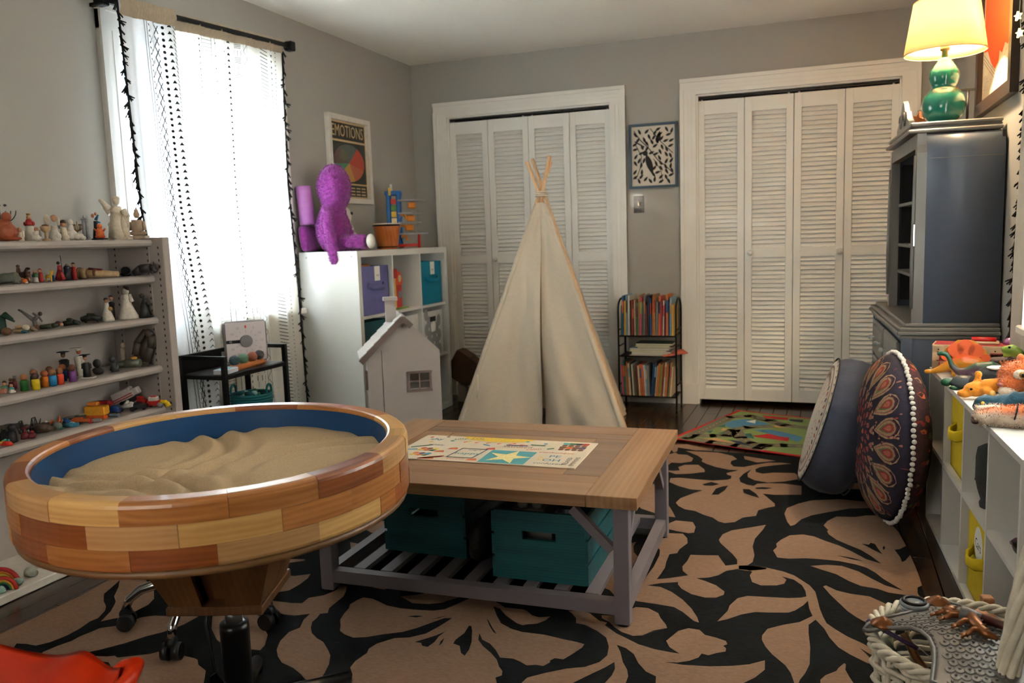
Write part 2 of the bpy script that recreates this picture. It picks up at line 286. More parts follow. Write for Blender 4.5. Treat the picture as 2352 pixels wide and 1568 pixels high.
RUG_L=[[1374,-3560,1379,-3602,1399,-3650,1384,-3684,1393,-3740,1416,-3788,1443,-3819,1475,-3845,1525,-3861,1565,-3883,1584,-3897,1636,-3925,1623,-3859,1608,-3814,1584,-3770,1559,-3744,1520,-3708,1488,-3693,1455,-3670,1431,-3640,1414,-3607,1412,-3580,1405,-3551,1426,-3540,1410,-3508,1408,-3453,1407,-3419,1392,-3378,1374,-3346,1347,-3344,1354,-3389,1338,-3430,1301,-3459,1304,-3501,1273,-3510,1197,-3514,1252,-3576,1294,-3588,1334,-3585],[1081,-3326,1147,-3320,1192,-3289,1204,-3323,1208,-3375,1202,-3429,1169,-3457,1133,-3463,1132,-3407],[1014,-3194,1090,-3178,1100,-3189,1040,-3233],[952,-3084,983,-3014,1001,-2958,1021,-3003,1046,-3069,1014,-3096,973,-3119],[1489,-3569,1477,-3525,1472,-3490,1460,-3464,1465,-3432,1474,-3406,1508,-3406,1540,-3419,1578,-3437,1629,-3443,1686,-3438,1739,-3429,1769,-3410,1791,-3366,1817,-3302,1898,-3309,1947,-3344,2004,-3340,2022,-3347,2047,-3371,2071,-3378,2102,-3363,2097,-3391,2078,-3420,2054,-3431,2041,-3442,2019,-3433,1969,-3394,1935,-3356,1909,-3347,1942,-3402,1974,-3447,2016,-3472,2055,-3482,2123,-3479,2176,-3488,2224,-3494,2249,-3500,2248,-3521,2232,-3565,2217,-3599,2192,-3600,2184,-3615,2187,-3626,2176,-3649,2154,-3649,2132,-3659,2107,-3645,2084,-3636,2047,-3641,2019,-3604,1990,-3575,1960,-3560,1936,-3525,1949,-3564,1978,-3596,2014,-3625,2043,-3655,2062,-3687,2079,-3706,2086,-3727,2074,-3743,2106,-3801,1738,-3916,1699,-3841,1674,-3812,1669,-3776,1677,-3728,1669,-3704,1676,-3671,1709,-3626,1749,-3610,1785,-3574,1803,-3521,1818,-3459,1795,-3466,1774,-3499,1743,-3550,1713,-3585,1666,-3614,1627,-3644,1591,-3659,1554,-3648,1529,-3633,1511,-3601],[1588,-3365,1635,-3338,1680,-3298,1733,-3291,1788,-3298,1767,-3330,1739,-3371,1701,-3391,1650,-3399,1621,-3382],[1367,-3261,1425,-3264,1537,-3279,1575,-3278,1534,-3304,1508,-3333,1467,-3328,1422,-3303],[1161,-2977,1194,-2982,1229,-3000,1256,-3004,1275,-3086,1277,-3152,1228,-3077],[1045,-2771,1075,-2732,1119,-2734,1170,-2723,1240,-2847,1217,-2870,1187,-2861,1141,-2834,1089,-2801],[1141,-3078,1138,-3055,1232,-3176,1200,-3163,1178,-3125],[1320,-3107,1325,-3049,1339,-3079,1335,-3119],[2144,-3310,2187,-3298,2211,-3306,2253,-3348,2278,-3352,2276,-3371,2319,-3410,2357,-3433,2394,-3456,2444,-3471,2485,-3475,2513,-3476,2480,-3447,2465,-3414,2475,-3383,2488,-3344,2513,-3319,2545,-3320,2564,-3346,2596,-3354,2625,-3366,2631,-3384,2621,-3397,2630,-3408,2631,-3427,2607,-3444,2589,-3462,2570,-3458,2565,-3482,2544,-3507,2515,-3526,2480,-3533,2531,-3533,2602,-3520,2657,-3500,2698,-3479,2736,-3445,2739,-3496,2718,-3543,2693,-3578,2644,-3633,2485,-3683,2474,-3613,2444,-3596,2416,-3559,2394,-3515,2366,-3488,2337,-3477,2356,-3514,2375,-3566,2395,-3602,2405,-3634,2406,-3668,2407,-3707,2354,-3724,2355,-3683,2363,-3642,2363,-3606,2353,-3572,2336,-3608,2304,-3660,2276,-3708,2268,-3750,2149,-3788,2149,-3747,2154,-3718,2189,-3684,2239,-3644,2284,-3621,2315,-3584,2326,-3543,2318,-3493,2298,-3444,2263,-3412,2218,-3385,2190,-3382,2181,-3351,2159,-3322],[2325,-3244,2338,-3224,2375,-3221,2411,-3247,2424,-3278,2447,-3316,2454,-3336,2420,-3361,2395,-3401,2369,-3412,2333,-3398,2305,-3374,2283,-3347,2255,-3328,2250,-3310,2289,-3299],[2310,-3178,2299,-3130,2304,-3066,2319,-3033,2322,-2975,2329,-2893,2329,-2787,2321,-2734,2288,-2680,2306,-2645,2299,-2509,2304,-2442,2324,-2402,2391,-2405,2410,-2459,2413,-2523,2393,-2535,2344,-2523,2316,-2511,2318,-2555,2374,-2546,2397,-2589,2407,-2640,2388,-2709,2386,-2749,2361,-2767,2363,-2842,2368,-2892,2364,-2953,2359,-2998,2398,-2977,2454,-2937,2431,-2904,2423,-2866,2432,-2812,2434,-2752,2484,-2743,2529,-2731,2548,-2779,2564,-2818,2601,-2795,2597,-2754,2577,-2706,2523,-2608,2513,-2575,2520,-2512,2548,-2460,2610,-2411,2669,-2362,2661,-2423,2640,-2528,2638,-2610,2651,-2696,2650,-2760,2636,-2795,2698,-2795,2699,-2812,2642,-2844,2605,-2839,2571,-2864,2550,-2909,2521,-2937,2483,-2953,2514,-2967,2553,-2993,2584,-3033,2585,-3059,2564,-3087,2531,-3096,2487,-3083,2450,-3050,2433,-3019,2431,-3001,2377,-3026,2339,-3055,2383,-3056,2424,-3084,2467,-3132,2503,-3188,2528,-3243,2537,-3274,2521,-3268,2481,-3218,2449,-3191,2389,-3185,2336,-3183],[2172,-3122,2184,-3054,2198,-3011,2178,-2947,2164,-2899,2169,-2810,2254,-3161,2228,-3124,2203,-3113],[2172,-3193,2191,-3179,2222,-3187,2237,-3209,2211,-3216,2179,-3217],[2203,-2697,2221,-2681,2221,-2728,2234,-2781,2257,-2819,2260,-2953],[2153,-2386,2211,-2377,2230,-2414,2234,-2447,2165,-2452],[2636,-2795,2698,-2798,2754,-2816,2790,-2840,2815,-2875,2840,-2909,2858,-2957,2865,-3015,2872,-3078,2881,-3130,2891,-3172,2915,-3205,2946,-3241,2986,-3273,3013,-3301,3006,-3335,2975,-3299,2989,-3327,3019,-3392,2992,-3382,2950,-3346,2922,-3315,2899,-3262,2885,-3210,2861,-3158,2842,-3198,2843,-3251,2849,-3338,2849,-3432,2839,-3483,2827,-3521,2822,-3556,2814,-3541,2804,-3494,2789,-3457,2752,-3406,2732,-3367,2720,-3330,2719,-3303,2731,-3257,2772,-3219,2817,-3187,2852,-3135,2842,-3087,2837,-3031,2824,-3068,2802,-3111,2784,-3132,2737,-3146,2689,-3156,2652,-3183,2615,-3228,2587,-3252,2609,-3172,2611,-3131,2629,-3072,2657,-3046,2714,-3038,2780,-3027,2816,-3013,2832,-2999,2828,-2957,2817,-2916,2791,-2877,2752,-2860,2767,-2884,2762,-2918,2739,-2939,2691,-2953,2662,-2934,2650,-2880,2656,-2847,2639,-2837,2610,-2838,2607,-2806],[2881,-2311,2895,-2254,2929,-2190,2999,-2178,3041,-2146,3103,-2129,3146,-2314,3159,-2442,3167,-2561,3173,-2652,3177,-2747,3178,-2811,3163,-2833,3159,-2878,3163,-2902,3128,-2904,3074,-2898,3043,-2877,2995,-2869,2959,-2838,2922,-2792,2877,-2766,2839,-2742,2894,-2716,2941,-2713,2992,-2748,3031,-2799,3068,-2843,3118,-2870,3095,-2835,3065,-2789,3044,-2743,3018,-2706,2984,-2686,2931,-2670,2876,-2670,2821,-2675,2767,-2695,2729,-2695,2711,-2630,2722,-2593,2718,-2559,2732,-2514,2761,-2458,2808,-2435,2848,-2446,2887,-2483,2933,-2517,2976,-2566,3021,-2628,3067,-2657,3040,-2597,3006,-2541,2970,-2506,2926,-2460,2899,-2407,2893,-2372,2899,-2364],[2881,-2906,2889,-2895,2921,-2926,2960,-2940,3018,-2945,3054,-2980,3082,-3016,3033,-3137,2994,-3130,2971,-3103,2950,-3071,2926,-3018,2901,-2962],[2876,-3506,2888,-3479,2915,-3448,2921,-3428,2935,-3400,2939,-3405,2937,-3435,2947,-3473,2966,-3533,2878,-3560],[2286,-2178,2295,-2112,2340,-2026,2372,-1976,2317,-1973,2256,-1936,2207,-1886,2201,-1822,2245,-1805,2319,-1811,2395,-1814,2458,-1785,2473,-1762,2471,-1716,2451,-1702,2443,-1675,2483,-1625,2491,-1609,2450,-1614,2382,-1580,2328,-1531,2301,-1494,2300,-1451,2270,-1391,2243,-1363,2193,-1305,2274,-1302,2360,-1300,2439,-1350,2467,-1410,2443,-1449,2444,-1502,2464,-1549,2512,-1548,2560,-1494,2620,-1438,2688,-1425,2730,-1432,2649,-1483,2589,-1529,2569,-1574,2575,-1622,2607,-1643,2656,-1612,2751,-1597,2783,-1684,2712,-1747,2641,-1784,2581,-1763,2545,-1716,2540,-1660,2551,-1578,2522,-1665,2509,-1744,2520,-1806,2553,-1842,2583,-1852,2595,-1814,2642,-1793,2714,-1783,2786,-1800,2790,-1934,2744,-1945,2676,-1963,2629,-1959,2656,-2017,2687,-2087,2689,-2124,2664,-2146,2627,-2192,2624,-2265,2575,-2299,2550,-2361,2514,-2384,2487,-2371,2460,-2330,2421,-2306,2379,-2266,2336,-2256,2303,-2219],[2731,-2208,2738,-2133,2780,-2062,2832,-2002,2947,-1956,3077,-1968,3073,-2041,2979,-2076,2902,-2140,2835,-2201,2798,-2259,2775,-2333,2760,-2350,2745,-2301],[2121,-1494,2111,-1406,2148,-1351,2165,-1382,2211,-1382,2251,-1441,2253,-1506,2204,-1550,2159,-1550,2149,-1617,2163,-1695,2195,-1697,2222,-1680,2205,-1624,2230,-1576,2293,-1560,2333,-1633,2342,-1680,2280,-1725,2215,-1751,2159,-1706,2139,-1640],[2083,-1196,2177,-1161,2320,-1251,2242,-1281,2142,-1244,2150,-1327,2137,-1354,2096,-1255],[2493,-1337,2655,-1397,2568,-1450,2504,-1401],[2140,-2263,2125,-2022,2129,-1915,2228,-2064,2234,-2095,2260,-2216,2292,-2297,2316,-2367,2267,-2361,2210,-2326,2161,-2295],[3008,-1504,3031,-1378,3106,-1381,3099,-1520,3007,-1533],[2950,-1740,2974,-1690,3091,-1687,3086,-1774,2949,-1809],[530,-3958,536,-3664,515,-3457,560,-3416,587,-3455,651,-3498,691,-3523,751,-3563,802,-3616,818,-3658,813,-3716,812,-3729,799,-3760,777,-3782,764,-3798,736,-3733,704,-3685,691,-3669,654,-3640,607,-3576,560,-3524,572,-3550,587,-3589,603,-3634,646,-3676,690,-3708,713,-3733,736,-3782,730,-3808,740,-3858,740,-3903,727,-3950,704,-3979,667,-3979,635,-3986,654,-4015,660,-4059,588,-4056,533,-4014],[760,-4000,770,-3958,784,-3927,784,-3895,792,-3865,799,-3834,841,-3804,868,-3737,898,-3716,945,-3705,1012,-3657,1042,-3643,1040,-3700,1036,-3740,1010,-3799,981,-3835,953,-3887,913,-3941,882,-3971,821,-3997,778,-4048],[915,-4001,932,-3973,965,-3966,984,-3955,1001,-3962,1076,-3917,1099,-3889,1177,-3896,1218,-3898,1234,-3903,1256,-3925,1299,-3945,1321,-3974,1356,-4024,1156,-4087,997,-3990],[1066,-3643,1134,-3615,1169,-3598,1232,-3622,1265,-3660,1333,-3718,1366,-3776,1371,-3804,1338,-3808,1317,-3809,1255,-3816,1204,-3788,1142,-3737]]
RUG_D=[[1677,-3489,1705,-3475,1727,-3474,1708,-3488],[1778,-3630,1804,-3597,1821,-3574,1836,-3544,1830,-3579,1833,-3613,1827,-3646,1809,-3644,1798,-3630],[1855,-3630,1848,-3605,1850,-3583,1857,-3613],[1889,-3606,1886,-3583,1894,-3538,1888,-3492,1895,-3490,1910,-3518,1936,-3582,1947,-3626,1949,-3661,1933,-3650,1912,-3613],[1921,-3432,1933,-3444,1959,-3481,1988,-3517,1973,-3507,1950,-3477],[1759,-3485,1796,-3448,1779,-3471],[3011,-2477,3035,-2482,3043,-2460,3057,-2470,3064,-2513,3076,-2567,3044,-2525],[3087,-2479,3089,-2501,3082,-2525,3080,-2498],[3119,-2509,3136,-2499,3161,-2458,3169,-2539,3145,-2609,3134,-2622,3132,-2581],[2924,-2619,2978,-2630,3013,-2651,2971,-2643],[2357,-1887,2393,-1838,2432,-1864,2406,-1897,2372,-1903],[2418,-2031,2425,-1936,2450,-1895,2473,-1877,2466,-1951,2446,-2023],[2540,-1915,2568,-1908,2601,-1966,2620,-2026,2585,-2003,2550,-1972],[2592,-1881,2622,-1863,2666,-1865,2638,-1890,2596,-1897]]
ROAD={'quad':[(2072,-1063),(2328,-216),(2817,-402),(2747,-1448)],'paths':[[(2154,-1044),(2154,-861),(2232,-597),(2332,-441),(2444,-381),(2561,-491),(2657,-605),(2794,-640)],[(2154,-1044),(2296,-1098),(2431,-1142),(2560,-1186),(2687,-1271),(2807,-1340)],[(2192,-976),(2291,-954),(2370,-936),(2389,-793),(2457,-698),(2577,-649)],[(2406,-821),(2440,-964),(2502,-1078),(2574,-1108),(2679,-1091),(2790,-1079)],[(2560,-1186),(2586,-1105)]],'blue':[[(2316,-630),(2369,-515),(2438,-476),(2558,-560),(2579,-613),(2456,-689),(2399,-753),(2347,-722)],[(2489,-755),(2596,-731),(2733,-838),(2773,-888),(2750,-993),(2671,-911),(2561,-817)]],'red':[[(2501,-906),(2539,-882),(2589,-835),(2644,-888),(2700,-905),(2697,-997),(2609,-960),(2529,-929)],[(2516,-359),(2676,-389),(2672,-460),(2542,-425)]],'tan':[[(2223,-1049),(2317,-1001),(2440,-1106),(2351,-1122)],[(2322,-744),(2367,-782),(2317,-825)],[(2601,-584),(2711,-561),(2694,-662),(2612,-664)]],'teal':[[(2079,-1046),(2117,-984),(2115,-1056)],[(2284,-727),(2325,-645),(2333,-725)],[(2231,-860),(2274,-819),(2270,-898)],[(2310,-889),(2357,-816),(2353,-900)],[(2443,-1266),(2517,-1261),(2599,-1305),(2510,-1326)],[(2445,-874),(2489,-848),(2519,-975),(2472,-957)],[(2335,-322),(2420,-267),(2499,-325),(2383,-357)],[(2608,-1352),(2691,-1356),(2739,-1380),(2663,-1387)]],'navy':[[(2379,-1022),(2447,-1049),(2520,-1142),(2440,-1106)],[(2597,-1172),(2660,-1202),(2743,-1233),(2741,-1283),(2656,-1246)],[(2678,-431),(2762,-431),(2757,-500),(2687,-481)],[(2334,-315),(2408,-307),(2382,-342)]],'white':[[(2436,-546),(2489,-489),(2493,-591)]]}
# ---------------------------------------------------------------- room shell
W, H, YF = 3.57, 2.445, -6.7
PAINT = mat('wall_paint', (162, 158, 150), 0.75, var=0.015, scale=2.0, bump=0.04, bscale=180)
CEIL = mat('ceiling_paint', (246, 242, 232), 0.85, var=0.01, scale=2.0)
TRIM = mat('trim_paint', (226, 222, 214), 0.4, var=0.02, scale=6.0)
DOORP = mat('door_paint', (224, 221, 214), 0.42, var=0.02, scale=5.0)
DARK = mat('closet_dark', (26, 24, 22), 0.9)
def wall_with_holes(name, axis, pos, thick, a0, a1, holes, m):
    """wall in the plane axis=pos; holes are (a_lo, a_hi, z_lo, z_hi)"""
    xs = sorted({a0, a1, *[h[0] for h in holes], *[h[1] for h in holes]})
    zs = sorted({0.0, H, *[h[2] for h in holes], *[h[3] for h in holes]})
    b = MB()
    for i in range(len(xs) - 1):
        for j in range(len(zs) - 1):
            ca, cz = (xs[i] + xs[i + 1]) / 2, (zs[j] + zs[j + 1]) / 2
            if any(h[0] < ca < h[1] and h[2] < cz < h[3] for h in holes): continue
            d = (xs[i + 1] - xs[i], zs[j + 1] - zs[j])
            if axis == 'y': b.box((ca, pos + thick / 2, cz), (d[0], abs(thick), d[1]))
            else: b.box((pos + thick / 2, ca, cz), (abs(thick), d[0], d[1]))
    return struct(b.build(name, m))
C1, C2 = (0.28, 1.50), (2.071, 3.292)
WL = (-2.765, -1.71, 0.80, 2.09); WR = (-3.55, -2.45, 0.80, 2.09)
wall_with_holes('wall_back', 'y', 0.0, 0.12, -0.12, W + 0.12, [(C1[0], C1[1], 0, 2.05), (C2[0], C2[1], 0, 2.05)], PAINT)
wall_with_holes('wall_left', 'x', 0.0, -0.12, YF, 0.0, [WL], PAINT)
wall_with_holes('wall_right', 'x', W, 0.12, YF, 0.0, [WR], PAINT)
WF = (1.0, 2.3, 0.80, 2.09)  # opening added behind the camera so the front fill can enter
wall_with_holes('wall_front', 'y', YF, -0.12, -0.12, W + 0.12, [WF], PAINT)
struct(MB().box((W / 2, YF / 2, H + 0.05), (W + 0.24, -YF + 0.24, 0.1)).build('ceiling', CEIL))
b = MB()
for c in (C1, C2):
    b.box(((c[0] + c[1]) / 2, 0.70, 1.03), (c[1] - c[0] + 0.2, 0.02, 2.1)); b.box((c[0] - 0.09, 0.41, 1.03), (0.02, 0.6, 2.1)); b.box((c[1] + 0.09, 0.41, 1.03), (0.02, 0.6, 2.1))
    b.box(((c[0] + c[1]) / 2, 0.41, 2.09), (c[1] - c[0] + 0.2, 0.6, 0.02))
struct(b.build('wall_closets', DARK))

# floor: boards laid along the room
BOARD = wood('floor_board', (22, 13, 8), (58, 37, 24), 'Y', 14.0, 0.22, dist=1.5)
fl = struct(MB().box((W / 2, YF / 2 + 0.3, -0.045), (W + 0.2, -YF + 0.9, 0.05)).build('floor', mat('subfloor', (18, 12, 9), 0.8)))
lens = {}
for L_ in (1.0, 1.35, 1.7): lens[L_] = MB().box((0, 0, -0.010), (0.0805, L_ - 0.0015, 0.02), bev=0.0012).mesh('plank', BOARD)
xw = 0.0415
while xw < W:
    y = YF - random.random() * 0.9
    while y < 0.1:
        L_ = random.choice((1.0, 1.35, 1.7))
        link('plank', lens[L_], fl, (xw, y + L_ / 2, 0.0))
        y += L_
    xw += 0.083

# casings, plinths, baseboards
def casing(n, c):
    root = None
    w = 0.103
    for side, x in ((-1, c[0]), (1, c[1])):
        b = MB(); xc = x + side * w / 2
        b.box((xc, -0.009, 1.07), (w, 0.018, 1.96)).box((x + side * (w - 0.012), -0.014, 1.07), (0.024, 0.028, 2.15 - 0.14 + 0.02))
        b.box((x + side * 0.03, -0.0105, 1.07), (0.006, 0.021, 1.93)).box((x + side * 0.055, -0.0105, 1.07), (0.006, 0.021, 1.93))
        b.box((xc, -0.013, 0.07), (w + 0.004, 0.026, 0.14), bev=0.003)
        b.box((x + side * -0.006, 0.05, 1.02), (0.012, 0.10, 2.05))
        o = b.build('trim_%d' % n if root is None else 'jamb', TRIM, root)
        if root is None: root = struct(o)
    b = MB(); xc = (c[0] + c[1]) / 2; l = c[1] - c[0] + 2 * w
    b.box((xc, -0.0092, 2.05 + w / 2), (l, 0.0184, w)).box((xc, -0.0142, 2.05 + w - 0.012), (l + 0.002, 0.0284, 0.024))
    b.box((xc, -0.0106, 2.08), (l - 0.06, 0.0212, 0.006)).box((xc, -0.0106, 2.105), (l - 0.11, 0.0212, 0.006))
    b.box((xc, 0.05, 2.044), (c[1] - c[0], 0.10, 0.012))
    b.build('head_board', TRIM, root)
casing(1, C1); casing(2, C2)
def basebd(name, a, b_, n):
    a, b_ = Vector(a), Vector(b_); d = (b_ - a); l = d.length; d.normalize(); nn = Vector(n)
    m = MB(); R = Matrix((d, nn, Vector((0, 0, 1)))).transposed()
    m.box((a + b_) / 2 + nn * 0.008 + Vector((0, 0, 0.055)), (l, 0.016, 0.11), 0, R).box((a + b_) / 2 + nn * 0.005 + Vector((0, 0, 0.12)), (l, 0.010, 0.022), 0, R)
    return struct(m.build(name, TRIM))
basebd('baseboard_back', (1.60, 0, 0), (1.965, 0, 0), (0, -1, 0)); basebd('baseboard_left', (0, YF, 0), (0, -0.002, 0), (1, 0, 0))
basebd('baseboard_right', (W, YF, 0), (W, -0.002, 0), (-1, 0, 0))

# louvred bifold doors: closet > panel > slat
SL_L = 0.212
slat_me = MB().box((0, 0, 0), (SL_L, 0.0075, 0.0325), R=Rx(radians(-30)), bev=0.002).mesh('slat', DOORP)
def bifold(n, edges, top, bot, knobs, gap=None):
    root = struct(MB().box(((edges[0] + edges[-1]) / 2, 0.03, top + 0.014), (edges[-1] - edges[0], 0.03, 0.010)).build('door_%d' % n, mat('track_dark', (40, 38, 36), 0.5, 0.6)))
    for i in range(4):
        x0, x1 = edges[i] + 0.0015, edges[i + 1] - 0.0015
        w = x1 - x0; xc = (x0 + x1) / 2; st = 0.045; yd = 0.030
        b = MB()
        for sx in (x0 + st / 2, x1 - st / 2): b.box((sx, yd, (top + bot) / 2), (st, 0.028, top - bot), bev=0.002)
        iw = w - 2 * st
        for z0, z1 in ((bot, bot + 0.075), (0.985, 1.045), (top - 0.09, top)): b.box((xc, yd, (z0 + z1) / 2), (iw + 0.004, 0.026, z1 - z0))
        p = b.build('door_panel', DOORP, root)
        for z0, z1 in ((bot + 0.075, 0.985), (1.045, top - 0.09)):
            k = int((z1 - z0) / 0.0275); dz = (z1 - z0) / k
            for j in range(k):
                link('slat', slat_me, p, (xc, yd, z0 + dz * (j + 0.5)), None, (iw / SL_L, 1, 1))
        kb = knobs.get(i)
        if kb is not None:
            MB().lathe([(0.006, 0), (0.006, 0.014), (0.016, 0.018), (0.0185, 0.026), (0.014, 0.034), (0.004, 0.037)], 14).build('knob', DOORP, p, (kb, yd - 0.013, 1.016), (radians(90), 0, 0))
    b = MB()
    for i in (0, 1, 2, 3): b.box((edges[i] + (0.03 if i % 2 == 0 else 0.27), 0.03, top + 0.006), (0.012, 0.012, 0.022))
    b.build('roller_pin', mat('steel', (150, 148, 145), 0.35, 0.8), root)
bifold(1, [0.290, 0.588, 0.897, 1.200, 1.498], 2.012, 0.03, {1: 0.622, 2: 1.165})
bifold(2, [2.075, 2.375, 2.677, 2.978, 3.286], 2.010, 0.031, {1: 2.413, 2: 2.958})
MATS['DOORP'] = DOORP

# ---------------------------------------------------------------- windows
GLASS = mat('window_glass', (235, 245, 250), 0.02, trans=1.0, var=0.0, ior=1.05)
def window(n, x, y0, y1, z0, z1, side):
    """sash window in an x-wall; side=+1 when the room lies toward +x"""
    s = side; w = 0.105
    b = MB()
    for yy, sg in ((y0, -1), (y1, 1)):
        b.box((x + s * 0.010, yy + sg * w / 2, (z0 + z1) / 2), (0.020, w, z1 - z0 + 0.0)); b.box((x + s * 0.016, yy + sg * (w - 0.014), (z0 + z1) / 2), (0.032, 0.028, z1 - z0 + 0.2))
        b.box((x + s * 0.012, yy + sg * 0.035, (z0 + z1) / 2), (0.024, 0.008, z1 - z0))
    b.box((x + s * 0.0102, (y0 + y1) / 2, z1 + w / 2), (0.0204, y1 - y0 + 2 * w, w)); b.box((x + s * 0.0162, (y0 + y1) / 2, z1 + w - 0.014), (0.0324, y1 - y0 + 2 * w + .002, 0.028))
    for yy in (y0 - 0.001, y1 + 0.001): b.box((x - s * 0.06, yy, (z0 + z1) / 2), (0.12, 0.02, z1 - z0))
    for zz in (z0, z1): b.box((x - s * 0.06, (y0 + y1) / 2, zz), (0.12, y1 - y0, 0.02))
    root = struct(b.build('window_%d' % n, TRIM))
    MB().box((x + s * 0.025, (y0 + y1) / 2, z0 - 0.015), (0.09, y1 - y0 + 2 * w + 0.04, 0.03), bev=0.005).box((x + s * 0.010, (y0 + y1) / 2, z0 - 0.075), (0.02, y1 - y0 + 2 * w, 0.09)).build('window_sill', TRIM, root)
    zm = 1.46
    for (a, c, dx) in ((z0 + 0.01, zm + 0.02, -0.045), (zm - 0.02, z1 - 0.01, -0.075)):
        xx = x + s * dx; b = MB()
        for yy in (y0 + 0.03, y1 - 0.03): b.box((xx, yy, (a + c) / 2), (0.035, 0.045, c - a))
        for zz, hh in ((a + 0.025, 0.05), (c - 0.022, 0.044)): b.box((xx, (y0 + y1) / 2, zz), (0.035, y1 - y0 - 0.05, hh))
        if c > 1.9: b.box((xx, (y0 + y1) / 2, 1.80), (0.03, y1 - y0 - 0.05, 0.022))
        sh = b.build('sash', TRIM, root)
        if c > 1.9:
            MB().box((xx, (y0 + y1) / 2, (a + 1.80) / 2), (0.003, y1 - y0 - 0.09, 1.80 - a - 0.06)).build('pane', GLASS, sh)
            MB().box((xx, (y0 + y1) / 2, (c + 1.80) / 2), (0.003, y1 - y0 - 0.09, c - 1.80 - 0.06)).build('pane', GLASS, sh)
        else: MB().box((xx, (y0 + y1) / 2, (a + c) / 2), (0.003, y1 - y0 - 0.09, c - a - 0.08)).build('pane', GLASS, sh)
window(1, 0.0, WL[0], WL[1], WL[2], WL[3], 1)
window(2, W, WR[0], WR[1], WR[2], WR[3], -1)

b = MB(); xc = (WF[0] + WF[1]) / 2; zc = (WF[2] + WF[3]) / 2  # unseen window, added to account for the light from the front
for xx, sg in ((WF[0], -1), (WF[1], 1)): b.box((xx + sg * .05, YF + .01, zc), (.10, .02, WF[3] - WF[2]))
for zz, sg in ((WF[2], -1), (WF[3], 1)): b.box((xc, YF + .011, zz + sg * .05), (WF[1] - WF[0] + .2, .022, .10))
w3 = struct(b.build('window_3', TRIM))
for z0, z1 in ((WF[2], 1.46), (1.46, WF[3])):
    b = MB()
    for xx in (WF[0] + .025, WF[1] - .025): b.box((xx, YF - .05, (z0 + z1) / 2), (.05, .035, z1 - z0))
    for zz in (z0 + .025, z1 - .025): b.box((xc, YF - .05, zz), (WF[1] - WF[0] - .1, .035, .05))
    sh = b.build('sash', TRIM, w3); MB().box((xc, YF - .05, (z0 + z1) / 2), (WF[1] - WF[0] - .09, .003, z1 - z0 - .09)).build('pane', GLASS, sh)

# ---------------------------------------------------------------- curtains
def cloth_mat(name, col, opac, clear):
    m = bpy.data.materials.new(name); m.use_nodes = True; t = m.node_tree; N = t.nodes; L = t.links
    N.remove(N['Principled BSDF']); out = N['Material Output']
    d = N.new('ShaderNodeBsdfDiffuse'); tr = N.new('ShaderNodeBsdfTranslucent'); tp = N.new('ShaderNodeBsdfTransparent')
    tc = N.new('ShaderNodeTexCoord'); ns = N.new('ShaderNodeTexNoise'); ns.inputs['Scale'].default_value = 60
    L.new(tc.outputs['Object'], ns.inputs['Vector'])
    mr = N.new('ShaderNodeMapRange'); mr.inputs['To Min'].default_value = 0.92; mr.inputs['To Max'].default_value = 1.05; L.new(ns.outputs[0], mr.inputs['Value'])
    sc = N.new('ShaderNodeVectorMath'); sc.operation = 'SCALE'; sc.inputs[0].default_value = rgb(*col)[:3]; L.new(mr.outputs[0], sc.inputs['Scale'])
    L.new(sc.outputs[0], d.inputs[0]); L.new(sc.outputs[0], tr.inputs[0])
    a = N.new('ShaderNodeMixShader'); a.inputs[0].default_value = 1 - opac; L.new(d.outputs[0], a.inputs[1]); L.new(tr.outputs[0], a.inputs[2])
    c = N.new('ShaderNodeMixShader'); c.inputs[0].default_value = clear; L.new(a.outputs[0], c.inputs[1]); L.new(tp.outputs[0], c.inputs[2])
    L.new(c.outputs[0], out.inputs['Surface'])
    return m
SHEER = cloth_mat('sheer_cotton', (236, 232, 222), 0.45, 0.05)
THICK = cloth_mat('folded_cotton', (222, 222, 222), 0.66, 0.0)
POCKET = mat('rod_pocket', (176, 160, 138), 0.85, var=0.08, scale=60)
INK = mat('black_print', (22, 24, 30), 0.8)
TASS = mat('black_tassel', (14, 15, 17), 0.8, var=0.2, scale=200)
def lerp_curve(c, t):
    for i in range(len(c) - 1):
        if t <= c[i + 1][0]:
            k = (t - c[i][0]) / (c[i + 1][0] - c[i][0]); return c[i][1] + (c[i + 1][1] - c[i][1]) * k
    return c[-1][1]
